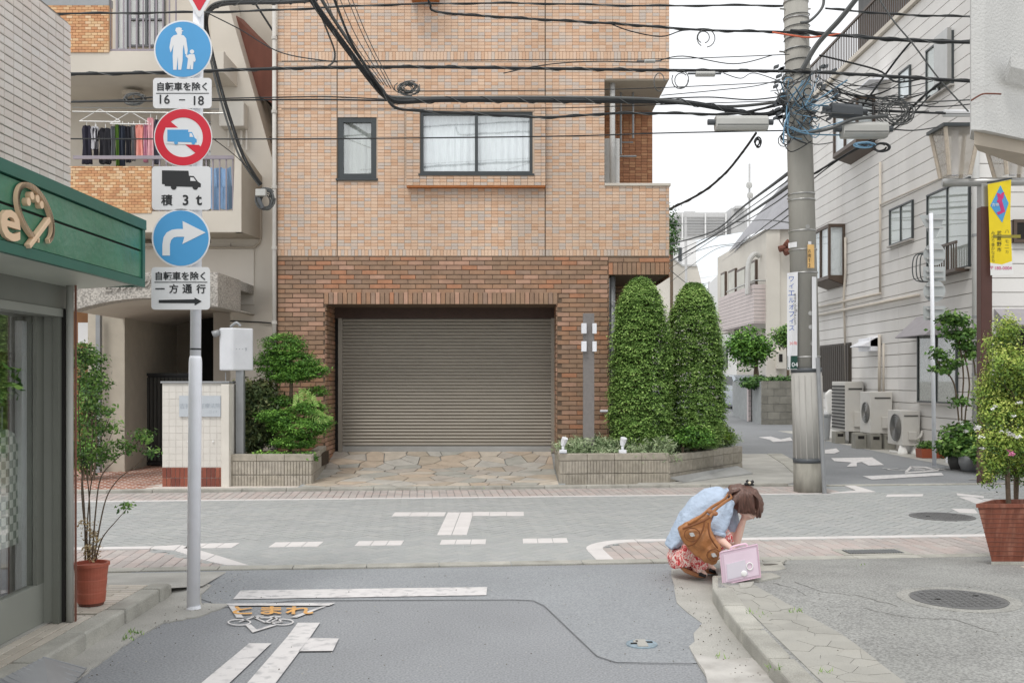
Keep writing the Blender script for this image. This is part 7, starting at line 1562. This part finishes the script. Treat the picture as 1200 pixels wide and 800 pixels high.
cable('slightly sagging wire left of the pole above the pale closure', [(770, 116, 13.4), (830, 114, 13.4), (880, 117, 13.5), (925, 112, 13.6)], .009)
cable('kinked wire entering the pole below the long lashed cable', [(848, 86, 13.4), (868, 92, 13.5), (885, 86, 13.5), (926, 100, 13.6)], .006)
for i, (a, b) in enumerate([(383, 446), (391, 450), (399, 454), (408, 458), (413, 462)]): cable(['leftmost', 'second from the left', 'middle', 'second from the right', 'rightmost'][i] + ' of the five thin drop wires converging on the facade coil', [(a - 8, -20, 12), (a + 18, 40 + i, 12.4), (b, 98 + i * 2, 12.9)], .006, 'cable_g')
cable('hanging branch that splits off the thick bundle above the small window', [(372, 8, 11.3), (384, 38, 11.8), (392, 60, 12.3), (391, 72, 12.6), (384, 78, 12.8)], .012, 'cable_g')
cable('thick black cable looping from the blue sign down to the splice by the downpipe', [(370, 0, 12), (330, 3, 13), (268, 4.5, 14), (247, 12, 14.5), (242, 28, 15), (248, 60, 15.2), (258, 100, 15.3), (270, 140, 15.4), (284, 180, 15.5), (298, 205, 15.6), (306, 216, 15.7)], .026, 'cable', twist=12)
cable('grey partner of the thick looping cable beside the downpipe', [(375, -3, 12), (330, 0, 13), (266, 1, 14), (244, 10, 14.5), (239, 30, 15), (245, 62, 15.2), (254, 100, 15.3), (266, 142, 15.4), (281, 184, 15.5), (304, 218, 15.7)], .016, 'cable_g')
cable('thin wire slanting across the cream wall toward the brick building', [(240, 14, 14), (280, 34, 14.2), (330, 62, 14), (395, 73, 13.6)], .008)
cable('thin wire from the pole signs slanting down to the downpipe splice', [(249, 162, 13.5), (275, 182, 14.5), (300, 206, 15.5)], .006)
cable('twin wires before the laundry pole', [(85, 119, 14), (140, 117.5, 14), (180, 114, 14)], .012)
cable('black cable hanging from the pale closure down to the brick balcony corner', [(886, 156, 13.5), (872, 176, 13.9), (850, 203, 14.6), (822, 226, 15.4), (785, 245, 16.2)], .018, twist=10)
lbs = ['highest', 'second highest', 'middle', 'second lowest', 'lowest']
for i, (va, ub, vb, r_) in enumerate([(197, 786, 286, .03), (205, 786, 297, .012), (212, 786, 306, .03), (220, 780, 318, .012), (246, 786, 330, .01)]):
    cable(lbs[i] + ' of five cables running from the pole down the side street', [(932, va, 14), (905, va + 20, 20), (870, va + 46 - i * 1.5, 30), (835, (va + vb) / 2 + 30 - i * 6, 40), (ub, vb, 48)], r_, twist=3 if r_ > .02 else 0)
cable('fine slack wire below the five street cables', [(932, 238, 14), (900, 262, 24), (868, 284, 32), (830, 290, 40), (786, 305, 48)], .012)
cable('very fine telephone wire nearly level before the mansard roof', [(932, 262, 14), (890, 258, 26), (840, 262, 38), (786, 262, 48)], .012, 'cable_g')
cable('thin wire falling behind the near conifer tops', [(785, 316, 30), (808, 334, 36), (832, 345, 44)], .012, 'cable_g')
cable('thick cable leaving the pole to the right just under the orange splice', [(926, 36, 13.6), (960, 39, 13.5), (1040, 46, 13.3), (1090, 48.5, 13), (1160, 50.5, 12.8)], .022, twist=9)
cable('steel blue cable at the very top right', [(967, 10, 13.6), (1010, 14, 13.5), (1070, 18, 13.3), (1160, 20, 13)], .012, twist=9)
cable('stout stay cable slanting up right from the pole head', [(940, 82, 13.5), (958, 52, 13.4), (985, 22, 13.2), (1012, -12, 13)], .034, 'cable_g')
cable('diagonal wire crossing the small upper windows down to the right', [(1022, -15, 13), (1045, 22, 13), (1070, 52, 13), (1100, 92, 13), (1135, 131, 13)], .01, 'cable_g')
cable('diagonal black cable falling left from the orange joint', [(1068, 49, 13.2), (1052, 68, 13.3), (1030, 98, 13.5), (1008, 128, 13.6)], .014)
cable('long diagonal black cable falling from the lashed cable to behind the pole', [(1105, 95, 13), (1080, 115, 13.4), (1045, 148, 14), (1000, 176, 15), (950, 206, 16)], .016, twist=10)
cable('lower parallel diagonal cable reaching the far wall', [(1090, 112, 13.4), (1050, 150, 14), (985, 186, 15.5), (948, 214, 17)], .01)
cable('thin dark cable in front of the two pale boxes to the right edge', [(1008, 129, 13.5), (1050, 131, 13.4), (1108, 133, 13.4)], .014)
cable('pair of thin wires to the bronze lantern', [(1040, 151, 13.4), (1070, 153, 13.6), (1100, 149, 14.2)], .009)
cable('thin wire from the pole to the white sleeve, slightly sagging', [(965, 113, 13.5), (1020, 121, 13.5), (1075, 120, 13.4), (1140, 117, 13.3)], .009, 'cable_g')
cable('lowest of the thin wires before the upper small window', [(960, 105, 13.5), (1030, 116, 13.5), (1090, 125, 13.4), (1140, 122, 13.3)], .008)
cable('wire curving from the pole head into the splice knot on the right', [(960, 65, 13.5), (990, 72, 13.5), (1030, 83, 13.4), (1050, 96, 13.4), (1078, 93, 13.3)], .012)
cable('orange sleeved cable hugging the pole near the top', [(905, 38, 13.5), (930, 42, 13.45), (950, 44, 13.45), (985, 40, 13.4)], .012, 'cable_o')
cable('heavy grey cable drooping under the dark box to the left of the pole', [(1040, 136, 13.4), (1000, 140, 13.3), (975, 150, 13.3), (945, 156, 13.4), (925, 158, 13.5)], .026, 'cable_g')
cable('curved grey cable beside the pole top left', [(965, -10, 13.4), (964, 8, 13.4), (950, 24, 13.4), (938, 27, 13.4)], .02, 'cable_g')
# coils, loops and the knot at the pole head
g = random.Random(5)
def coil(label, u, v, Y, ru, rv, n, m='cable_g', r=.007):
    o = MB(); k_ = Y / F
    for i in range(n):
        a0 = g.uniform(0, 6.28); s = g.uniform(.6, 1.1); du, dv = g.uniform(-.3, .3) * ru, g.uniform(-.3, .3) * rv
        o.tube([P(u + du + ru * s * math.cos(a0 + a), v + dv + rv * s * math.sin(a0 + a), Y + .03 * math.sin(a * 2 + i)) for a in np.linspace(0, 5.6, 14)], r, 5, False)
    q = o.build('cable_coil', K[m], loc=P(u, v, Y)); tag(q, label, 'cable', None, 'stuff' if n > 2 else None); return q
coil('small bundle of coiled wire above the double window', 478, 103, 12.95, 12, 7, 12); coil('coil of splice wire hanging on the laundry side wires', 160, 116, 14, 12, 6, 9)
coil('open loop of thin cable hanging by the brick balcony', 772, 93, 13.3, 8, 14, 1); coil('wire ring hanging beneath the small sky splice', 827, 46, 13.4, 10, 10, 2); coil('ring of thin wire left of the grey splice', 799, 96, 13.4, 9, 10, 2)
coil('tangle of wire and insulators beside the brick building downpipe', 311, 233, 15.7, 9, 12, 14, r=.01); coil('coil of black wire right of the pale closure', 1032, 172, 13.3, 9, 5, 4, 'cable', .012)
coil('blue wire knot under the right pale closure', 1012, 170, 13.3, 11, 3, 6, 'cable_b', .01); coil('thin dangling loop under the left pale closure', 888, 168, 13.5, 4, 6, 4, 'cable', .01)
coil('knot of wires on the cable before the right building', 1050, 130, 13.4, 20, 16, 12)
box_t = thing('splice_box', P(305, 222, 15.6), 'small pale splice box on the cable beside the brick building downpipe', 'cable box'); MB().box(X_(300, 15.6), X_(312, 15.6), 15.55, 15.65, Z_(230, 15.6), Z_(222, 15.6)).build('body', K['box_pale'], box_t, bevel=.01); MB().tube([P(303, 232, 15.6), P(308, 244, 15.6)], .03, 8).build('gland', K['box_dark'], box_t)
for col, n_, mm in (('cable_b', 15, 'pale blue'), ('cable', 13, 'black'), ('cable_g', 16, 'grey')):
    o = MB()
    for i in range(n_):
        v0, v1 = g.uniform(82, 172), g.uniform(82, 176); s0 = g.choice((-1, 1)); w1_ = g.uniform(12, 34 if s0 < 0 else 100) * (.8 if col == 'cable_b' else 1)
        a = (ux(v0) + s0 * w1_, v0 + g.uniform(-4, 4), 13.6 - g.uniform(0, .3)); b = (ux(v0) + s0 * g.uniform(4, 16), (v0 + v1) / 2 + g.uniform(2, 16), 13.5 - g.uniform(0, .25)); c = (ux(v1) - s0 * g.uniform(2, 18), v1, 13.5 - g.uniform(0, .25))
        o.tube(smooth([P(*a), P(*b), P(*c)], 6), g.choice((.005, .007, .010)), 4, False)
    for i in range(n_ // 2):
        u = ux(120) + g.choice((-1, 1)) * g.uniform(10, 20); v = g.uniform(85, 165); o.tube([P(u + 6 * math.cos(a_), v + 7 * math.sin(a_), 13.45) for a_ in np.linspace(0, 5.5, 9)], .007, 4, False)
    tag(o.build('cable_tangle', K[col], loc=up_(120)), mm + ' wires of the dense tangle around the pole head', 'cable', None, 'stuff')
o = MB()
for i in range(46): u = g.choice((g.uniform(908, 920), g.uniform(952, 985))); v = g.uniform(78, 140); o.obox(P(u, v, 13.5), (.03, 0, .01), (0, .03, 0), (0, 0, .018))
tag(o.build('line_fittings', K['box_dark'], loc=up_(110)), 'small dark clamps and connectors around the pole head', 'fittings', None, 'stuff')
o = MB()
for i in range(16):
    v0 = g.uniform(88, 118); o.tube(sag(P(g.uniform(955, 975), v0, 13.5), P(g.uniform(1040, 1100), v0 + g.uniform(-10, 35), 13.6), g.uniform(.05, .3)), .006, 4, False)
tag(o.build('cable_tangle', K['cable'], loc=up_(110)), 'fan of fine wires between the pole head and the right building', 'cable', None, 'stuff')
# ================================================================ SQUATTING WOMAN, HER BAG AND THE PINK CASE
PYc = 7.78
wm = thing('person', (X_(822, PYc), PYc, 0), 'woman squatting at the kerb, face in hand, in pale blue shirt and floral skirt', 'person')
def etube(mb, pts, rad, lat=(0, 1, 0), n=16):
    """tube with elliptical section: rad = (in-plane, lateral) half axes"""
    pts = [Vector(p) for p in pts]; lat = Vector(lat); k = len(mb.v)
    for i, p in enumerate(pts):
        t = (pts[min(i + 1, len(pts) - 1)] - pts[max(0, i - 1)]).normalized(); l = (lat - t * lat.dot(t)).normalized(); nn = t.cross(l)
        for j in range(n): a = 2 * math.pi * j / n; mb.v.append(tuple(p + nn * math.cos(a) * rad[i][0] + l * math.sin(a) * rad[i][1]))
    for i in range(len(pts) - 1):
        for j in range(n): a = k + i * n + j; b = k + i * n + (j + 1) % n; mb.f.append((a, b, b + n, a + n))
    mb.f.append(tuple(k + j for j in range(n - 1, -1, -1))); e = k + (len(pts) - 1) * n; mb.f.append(tuple(e + j for j in range(n)))
def ball(mb, c, r, n=16):
    c = Vector(c); r = Vector(r) if hasattr(r, '__len__') else Vector((r, r, r)); k = len(mb.v); m = 10
    for i in range(m + 1):
        ph = math.pi * i / m
        for j in range(n): a = 2 * math.pi * j / n; mb.v.append((c.x + r.x * math.sin(ph) * math.cos(a), c.y + r.y * math.sin(ph) * math.sin(a), c.z + r.z * math.cos(ph)))
    for i in range(m):
        for j in range(n): a = k + i * n + j; b = k + i * n + (j + 1) % n; mb.f.append((a, a + n, b + n, b))
def merged(name, mb, m, parent, vox=.009, sm=6, disp=0, dsc=.06):
    o = mb.build(name, m, parent); r = o.modifiers.new('remesh', 'REMESH'); r.mode = 'VOXEL'; r.voxel_size = vox; r.use_smooth_shade = True
    s = o.modifiers.new('smooth', 'SMOOTH'); s.iterations = sm; s.factor = .6
    if disp:
        t = bpy.data.textures.new(name + '_folds', 'CLOUDS'); t.noise_scale = dsc; d = o.modifiers.new('folds', 'DISPLACE'); d.texture = t; d.strength = disp; d.mid_level = .5; d.texture_coords = 'GLOBAL'
    return o
Q = lambda u, v, dy=0: P(u, v, PYc + dy)
skin = mat('skin', S(232, 196, 180), .5, .04, 8); skin.node_tree.nodes['Principled BSDF'].inputs['Subsurface Weight'].default_value = .1; skin.node_tree.nodes['Principled BSDF'].inputs['Subsurface Radius'].default_value = (.02, .008, .005)
shirt_m = mat('pale_blue_cotton', S(176, 191, 210), .85, .07, 22, .8, 38, stretch=(1, .6, 1.6))
hair_m = mat('brown_hair', S(98, 70, 60), .42, .4, 90, spec=.6, stretch=(1, 1, .2))
fl_m = mat('floral_skirt', S(238, 218, 206), .85, .04, 9)
n_ = fl_m.node_tree; N = n_.nodes; gg = N.new('ShaderNodeNewGeometry'); mp = N.new('ShaderNodeMapping'); mp.inputs['Scale'].default_value = (1, 1, .7); n_.links.new(gg.outputs['Position'], mp.inputs[0])
vo = N.new('ShaderNodeTexNoise'); vo.inputs['Scale'].default_value = 27; vo.inputs['Detail'].default_value = 3; vo.inputs['Distortion'].default_value = 1.2; n_.links.new(mp.outputs[0], vo.inputs['Vector'])
cr = N.new('ShaderNodeValToRGB'); e = cr.color_ramp.elements; cr.color_ramp.interpolation = 'CONSTANT'
for _ in range(5): e.new(.5)
for i, (q_, c) in enumerate([(0, S(230, 150, 146)), (.38, S(242, 222, 212)), (.47, S(228, 128, 126)), (.51, S(198, 56, 62)), (.575, S(236, 168, 160)), (.62, S(244, 228, 218)), (.72, S(204, 80, 80))]): e[i].position = q_; e[i].color = (*c, 1)
n_.links.new(vo.outputs['Fac'], cr.inputs[0]); n_.links.new(cr.outputs[0], N['Principled BSDF'].inputs['Base Color'])
# body: one continuous surface
b = MB()
etube(b, [Q(803, 640), Q(811, 622), Q(824, 602), Q(838, 588), Q(848, 583)], [(.09, .15), (.085, .13), (.09, .14), (.085, .15), (.06, .12)])
etube(b, [Q(846, 584), Q(860, 582), Q(868, 585)], [(.05, .05), (.042, .045), (.05, .05)])
hd_c = Q(875, 590)
ball(b, hd_c, (.088, .078, .10)); ball(b, Q(879, 598), (.062, .06, .065)); ball(b, Q(885.5, 600), (.018, .014, .02)); ball(b, Q(876, 606), (.03, .035, .02))      # skull, face, nose, chin
for s_ in (-1, 1): ball(b, Q(872, 592, .08 * s_), (.016, .01, .024), 8); ball(b, Q(885, 593, .03 * s_), (.012, .014, .01), 8)
ball(b, Q(884, 604.5), (.012, .022, .008), 8)
def leg(s_, knee, ank, toe):
    etube(b, [Q(806, 643, .08 * s_), Q((806 + knee[0]) / 2, (643 + knee[1]) / 2 + 1, .1 * s_), Q(*knee, .1 * s_)], [(.085, .085), (.075, .08), (.055, .055)], n=12)
    etube(b, [Q(*knee, .1 * s_), Q((knee[0] * .55 + ank[0] * .45), (knee[1] * .55 + ank[1] * .45), .1 * s_), Q(*ank, .1 * s_)], [(.053, .052), (.052, .05), (.033, .033)], n=12)
    etube(b, [Q(*ank, .1 * s_), Q((ank[0] + toe[0]) / 2, (ank[1] + toe[1]) / 2, .1 * s_), Q(*toe, .1 * s_)], [(.035, .036), (.028, .04), (.014, .036)], n=12)
leg(-1, (850, 628), (814, 664), (828, 673.5)); leg(1, (856, 624), (826, 660), (840, 669))
def arm(sh_, el, wr, r0=.045):
    etube(b, [Q(*sh_), Q(*[(a + c) / 2 for a, c in zip(sh_, el)]), Q(*el)], [(r0, r0), (.04, .04), (.036, .036)], n=12); etube(b, [Q(*el), Q(*[(a * .6 + c * .4) for a, c in zip(el, wr)]), Q(*wr)], [(.036, .035), (.034, .033), (.022, .025)], n=12)
arm((846, 588, -.15), (839, 629, -.24), (856, 641.5, -.3)); arm((850, 588, .13), (861, 640, .06), (872, 606, .0))
# near hand gripping the handle: palm, four fingers curling down, thumb
hp = Q(860, 643.5, -.33)
def fchain(base, pts, r): etube(b, [base] + pts, [(r, r)] * (len(pts)) + [(r * .75, r * .75)], n=8)
ball(b, hp, (.034, .026, .018))
for i, l in enumerate((.9, 1.05, 1.0, .8)):
    o_ = Vector((.018 - i * .004, -.027 + i * .017, -.002)); bb_ = hp + o_; fchain(bb_, [bb_ + Vector((.024 * l, -.002, -.003)), bb_ + Vector((.034 * l, -.002, -.022 * l)), bb_ + Vector((.02 * l, 0, -.036 * l))], .0085)
fchain(hp + Vector((-.008, -.02, 0)), [hp + Vector((.006, -.042, -.010)), hp + Vector((.024, -.044, -.022))], .0095)
# far hand at the brow: palm against the face, fingers spread up into the fringe
fh = Q(875, 601, -.055)
etube(b, [Q(872, 606, .0), Q(873.5, 603, -.04), fh], [(.022, .025), (.026, .02), (.034, .015)], n=10)
for i, (dx, dz, l) in enumerate(((.045, .03, 1), (.055, .012, 1.08), (.057, -.006, 1.0), (.05, -.022, .8))):
    d = Vector((dx, -.012, dz)).normalized(); b0 = fh + Vector((.012, 0, .012 - i * .012)); fchain(b0, [b0 + d * .03 * l, b0 + d * .052 * l + Vector((0, .01, .002)), b0 + d * .068 * l + Vector((0, .022, .0))], .0082)
fchain(fh + Vector((-.012, 0, .01)), [fh + Vector((-.012, -.004, .035)), fh + Vector((-.004, -.002, .056))], .0095)
merged('body', b, skin, wm, .0065, 3)
# eyes closed: lashes and brows, lips
for s_ in (-1, 1): MB().tube([Q(887.5, 594, .02 * s_ - .002), Q(887.8, 594.6, .03 * s_), Q(887, 594.4, .042 * s_)], .0022, 5).build('eyelash', K['dark'], wm); MB().tube([Q(888, 590.5, .018 * s_), Q(888, 590, .045 * s_)], .003, 5).build('eyebrow', hair_m, wm)
MB().tube([Q(886, 604.8, -.02), Q(887, 604.5, 0), Q(886, 604.8, .02)], .005, 6).build('lips', mat('lips', S(206, 120, 116), .4, 0), wm)
# shirt
s = MB()
etube(s, [Q(787, 636.5), Q(798, 624), Q(809, 609), Q(822, 595), Q(834, 586.5), Q(845, 582.5), Q(855, 583.5)], [(.045, .15), (.075, .17), (.098, .18), (.108, .185), (.105, .185), (.088, .155), (.052, .065)])
etube(s, [Q(783, 640), Q(790, 632)], [(.022, .14), (.05, .15)])
etube(s, [Q(848, 588, -.12), Q(849, 598, -.17), Q(844, 612, -.215), Q(840, 624, -.235)], [(.078, .07), (.07, .065), (.064, .06), (.066, .062)], n=14)
etube(s, [Q(850, 588, .12), Q(856, 606, .12), Q(859, 624, .09)], [(.078, .07), (.066, .06), (.06, .058)], n=14)
merged('shirt', s, shirt_m, wm, .009, 3, .022, .075)
etc = MB(); etube(etc, [Q(840.5, 622.5, -.237), Q(839.6, 627, -.241)], [(.067, .064), (.068, .065)], n=20); etc.build('cuff', shirt_m, wm, smooth=True)
etc = MB(); etube(etc, [Q(853, 581, -.0), Q(858, 579.5, 0)], [(.066, .068), (.056, .06)], n=20); etc.build('collar', shirt_m, wm, smooth=True)
# skirt over thighs and knees
k = MB()
etube(k, [Q(796, 640), Q(806, 641), Q(822, 637), Q(840, 630), Q(853, 625)], [(.07, .16), (.115, .19), (.11, .2), (.095, .19), (.07, .17)])
etube(k, [Q(797, 641), Q(797, 650), Q(800, 660)], [(.075, .16), (.10, .17), (.10, .165)], lat=(0, 1, 0)); etube(k, [Q(812, 646), Q(815, 656), Q(819, 665)], [(.08, .16), (.085, .165), (.07, .16)])
merged('skirt', k, fl_m, wm, .010, 4, .03, .035)
# hair: cap, fringe and back strands
h = MB()
ball(h, Q(873.5, 585), (.108, .098, .115)); ball(h, Q(867, 583), (.09, .09, .095)); etube(h, [Q(880, 576), Q(887, 586), Q(889.5, 597), Q(886, 603)], [(.05, .075), (.045, .08), (.032, .072), (.012, .05)]); etube(h, [Q(868, 576), Q(857, 575), Q(850, 579)], [(.07, .08), (.05, .065), (.02, .045)]); etube(h, [Q(872, 578, -.04), Q(862, 584, -.08), Q(856, 592, -.11)], [(.06, .05), (.04, .035), (.012, .015)]); etube(h, [Q(884, 580), Q(890.5, 590), Q(891.5, 600)], [(.04, .07), (.03, .07), (.01, .05)])
ho = merged('hair', h, hair_m, wm, .007, 3, .006, .02)
st_ = MB(); g = random.Random(3)
for i in range(240):
    t = g.uniform(-1, 1); y = (.097 + g.uniform(0, .014)) * t; c0 = Q(872 + g.uniform(-4, 4), 567.8 + 5 * t * t, y * .5)
    if i % 2: pts = [c0, Q(884, 576 + 4 * t * t, y * 1.0), Q(891.5 - 2 * t * t, 589, y), Q(890 + g.uniform(-4, 2), 604 + g.uniform(-4, 3), y * .9 - .01)]
    else: pts = [c0, Q(862, 572 + 4 * t * t, y), Q(854, 576 + g.uniform(-1, 4), y * .8 - .02), Q(848 + g.uniform(-3, 8), 583 + g.uniform(-3, 8), y * .7 - .06)]
    st_.tube(smooth(pts, 5), [.0035] * (5 * 3) + [.0012], 5)
for i in range(150):
    a = g.uniform(0, 1); y = -.10 + .01 * g.random(); st_.tube(smooth([Q(866 + 12 * a, 570 + 2 * a, -.05), Q(866 + 16 * a, 580, y), Q(866 + 18 * a, 594, y), Q(866 + 20 * a + g.uniform(-2, 2), 601 + g.uniform(-6, 3) * a, y * .9)], 5), [.0035] * 15 + [.0012], 5)
tag(st_.build('hair_strands', hair_m, ho, smooth=True), kind='stuff')
hc = MB(); hc.tube([Q(873, 567, -.03), Q(878, 565.5, 0), Q(883, 568, .02)], [.008, .02, .008], 8).tube([Q(875, 562.5, 0), Q(878, 566, 0), Q(883, 563.5, 0)], [.012, .016, .012], 8); hc.build('hair_clip', K['black_metal'], wm)
ball_ = MB(); ball(ball_, Q(878.3, 565.4, -.025), .012, 8); ball_.build('pearl_stud', mat('pearl', S(226, 214, 190), .3), wm)
# sandals
br_ = mat('tan_leather', S(158, 108, 74), .5, .12, 14)
for dy, off, vo_ in ((-.1, 0, 0), (.1, 12, -4.5)):
    MB().prism([Q(797.5 + off, 666 + vo_, dy - .04), Q(803 + off, 671 + vo_, dy - .04), Q(817 + off, 676.4 + vo_, dy - .04), Q(827.5 + off, 677.2 + vo_, dy - .04), Q(828 + off, 675 + vo_, dy - .04), Q(818 + off, 671.8 + vo_, dy - .04), Q(807 + off, 667 + vo_, dy - .04), Q(799 + off, 663.5 + vo_, dy - .04)], (0, .08, 0)).build('sandal_sole', br_, wm, bevel=.008)
    sb_ = MB(); etube(sb_, [Q(818 + off, 671 + vo_, dy), Q(826 + off, 674 + vo_, dy)], [(.036, .045), (.022, .044)]); sb_.build('sandal_strap', K['black_metal'], wm)
# tan shoulder bag
bagm = mat('tan_bag_leather', S(168, 114, 70), .42, .2, 7, .6, 30, dirt=.3, dscale=5, dcol=S(136, 88, 52))
bg_ = thing('handbag', P(832, 650, 7.42), 'large tan leather shoulder bag with round metal clasps hanging at the woman side', 'bag')
yb_ = 7.45
B = lambda u, v, dy=0: P(u, v, yb_ + dy)
bm = MB()
out = [(796, 620), (806, 613), (820, 606.5), (830, 602.5), (834.5, 607), (833, 618), (838, 630), (846, 642), (844, 652), (840, 660), (835, 662.3), (826, 659), (814, 650), (804, 639), (798, 629)]
bm.prism([B(u, v, -.035) for u, v in out], (0, .1, 0)); ball(bm, B(822, 632, -.02), (.085, .065, .085)); ball(bm, B(812, 626, -.01), (.07, .055, .06)); ball(bm, B(832, 646, -.02), (.06, .06, .08))
merged('body', bm, bagm, bg_, .009, 8, .018, .05)
for u, v, r_ in ((811, 626, 9), (836.5, 650, 8)):
    MB().tube([B(u + r_ * math.cos(a), v + r_ * .85 * math.sin(a), -.082) for a in np.linspace(0, 2 * math.pi, 25)], .004, 6, False).build('pocket_seam', mat('dark_stitch', S(120, 72, 38), .6), bg_)
    q = MB(); q.tube([B(u, v, -.085), B(u, v, -.098)], .016, 12).tube([B(u - 3, v - 1.5, -.09), B(u + 3, v + 1.5, -.09)], .007, 6); q.build('clasp', K['alu'], bg_)
MB().tube(smooth([B(800, 619, -.07), B(812, 615, -.09), B(824, 610, -.085), B(831, 606, -.07)]), .008, 8).build('zip_edge', mat('dark_stitch'), bg_)
MB().tube(smooth([B(826, 609, -.08), B(823, 622, -.1), B(814, 636, -.1), B(806, 639, -.07)]), .006, 8).tube(smooth([B(830, 612, -.075), B(832, 628, -.1), B(841, 642, -.07)]), .006, 8).build('piping', mat('dark_stitch'), bg_)
def strap(pts, w_=.009, nm='strap'):
    s2 = MB(); pp = smooth(pts, 6); etube(s2, pp, [(w_ * 1.3, w_ * .5)] * len(pp), n=8); s2.build(nm, bagm, bg_, smooth=True)
strap([B(832, 606, -.06), P(838, 597, 7.42), P(850, 587.5, 7.47), P(857, 583, 7.58), P(855, 577.5, 7.72)]); strap([B(806, 613.5, -.05), P(822, 604, 7.42), P(834, 594, 7.44), P(848, 585.5, 7.5), P(853, 579, 7.66)])
for u, v in ((838, 601.5), (832, 599)): q = MB(); ball(q, P(u, v, 7.41), (.022, .012, .018), 10); q.build('strap_tab', br_, bg_)
# pink translucent document case
cs_ = thing('carry_case', P(868, 684, 7.12), 'pink translucent plastic carry case standing on the broken kerb in front of the woman', 'case')
yc = 7.14; Cc = lambda u, v, dy=0: P(u, v, yc + dy)
pkm = mat('pink_plastic', S(222, 200, 214), .25, .05, 4, alpha=.9); cor = [(843.5, 647), (887.5, 637.7), (891.5, 675.5), (847, 685)]
MB().prism([Cc(u, v) for u, v in cor], (.02, .07, 0)).build('shell', pkm, cs_, bevel=.008)
MB().prism([Cc(848, 650, -.004), Cc(886, 641.5, -.004), Cc(889.5, 673, -.004), Cc(851, 681.5, -.004)], (0, .003, 0)).build('front_panel', mat('pink_panel', S(226, 206, 220), .3, .05), cs_)
MB().prism([Cc(851.5, 661, -.009), Cc(873, 655.5, -.009), Cc(877, 673, -.009), Cc(852.5, 679, -.009)], (0, .004, 0)).build('papers', mat('papers', S(214, 208, 218), .6, .03), cs_)
MB().tube([Cc(878.5 + 3.6 * math.cos(a), 663 + 4.2 * math.sin(a), -.012) for a in np.linspace(0, 2 * math.pi, 20)], .004, 6, False).build('clasp', K['petal_w'], cs_); q = MB(); ball(q, Cc(872, 671.5, -.01), (.022, .008, .022), 12); q.build('clasp', K['petal_w'], cs_)
MB().tube(smooth([Cc(857, 644, .03), Cc(858, 640.5, .03), Cc(873, 637, .03), Cc(875.5, 640.5, .03)]), .008, 8).build('handle', mat('pink_handle', S(224, 192, 208), .35, .04), cs_, smooth=True)
for f_ in (((843.5, 647), (847, 685)), ((843.5, 647), (887.5, 637.7)), ((887.5, 637.7), (891.5, 675.5)), ((847, 685), (891.5, 675.5))): MB().tube([Cc(*f_[0], -.003), Cc(*f_[1], -.003)], .0035, 6).build('edge_rib', mat('pink_handle'), cs_)
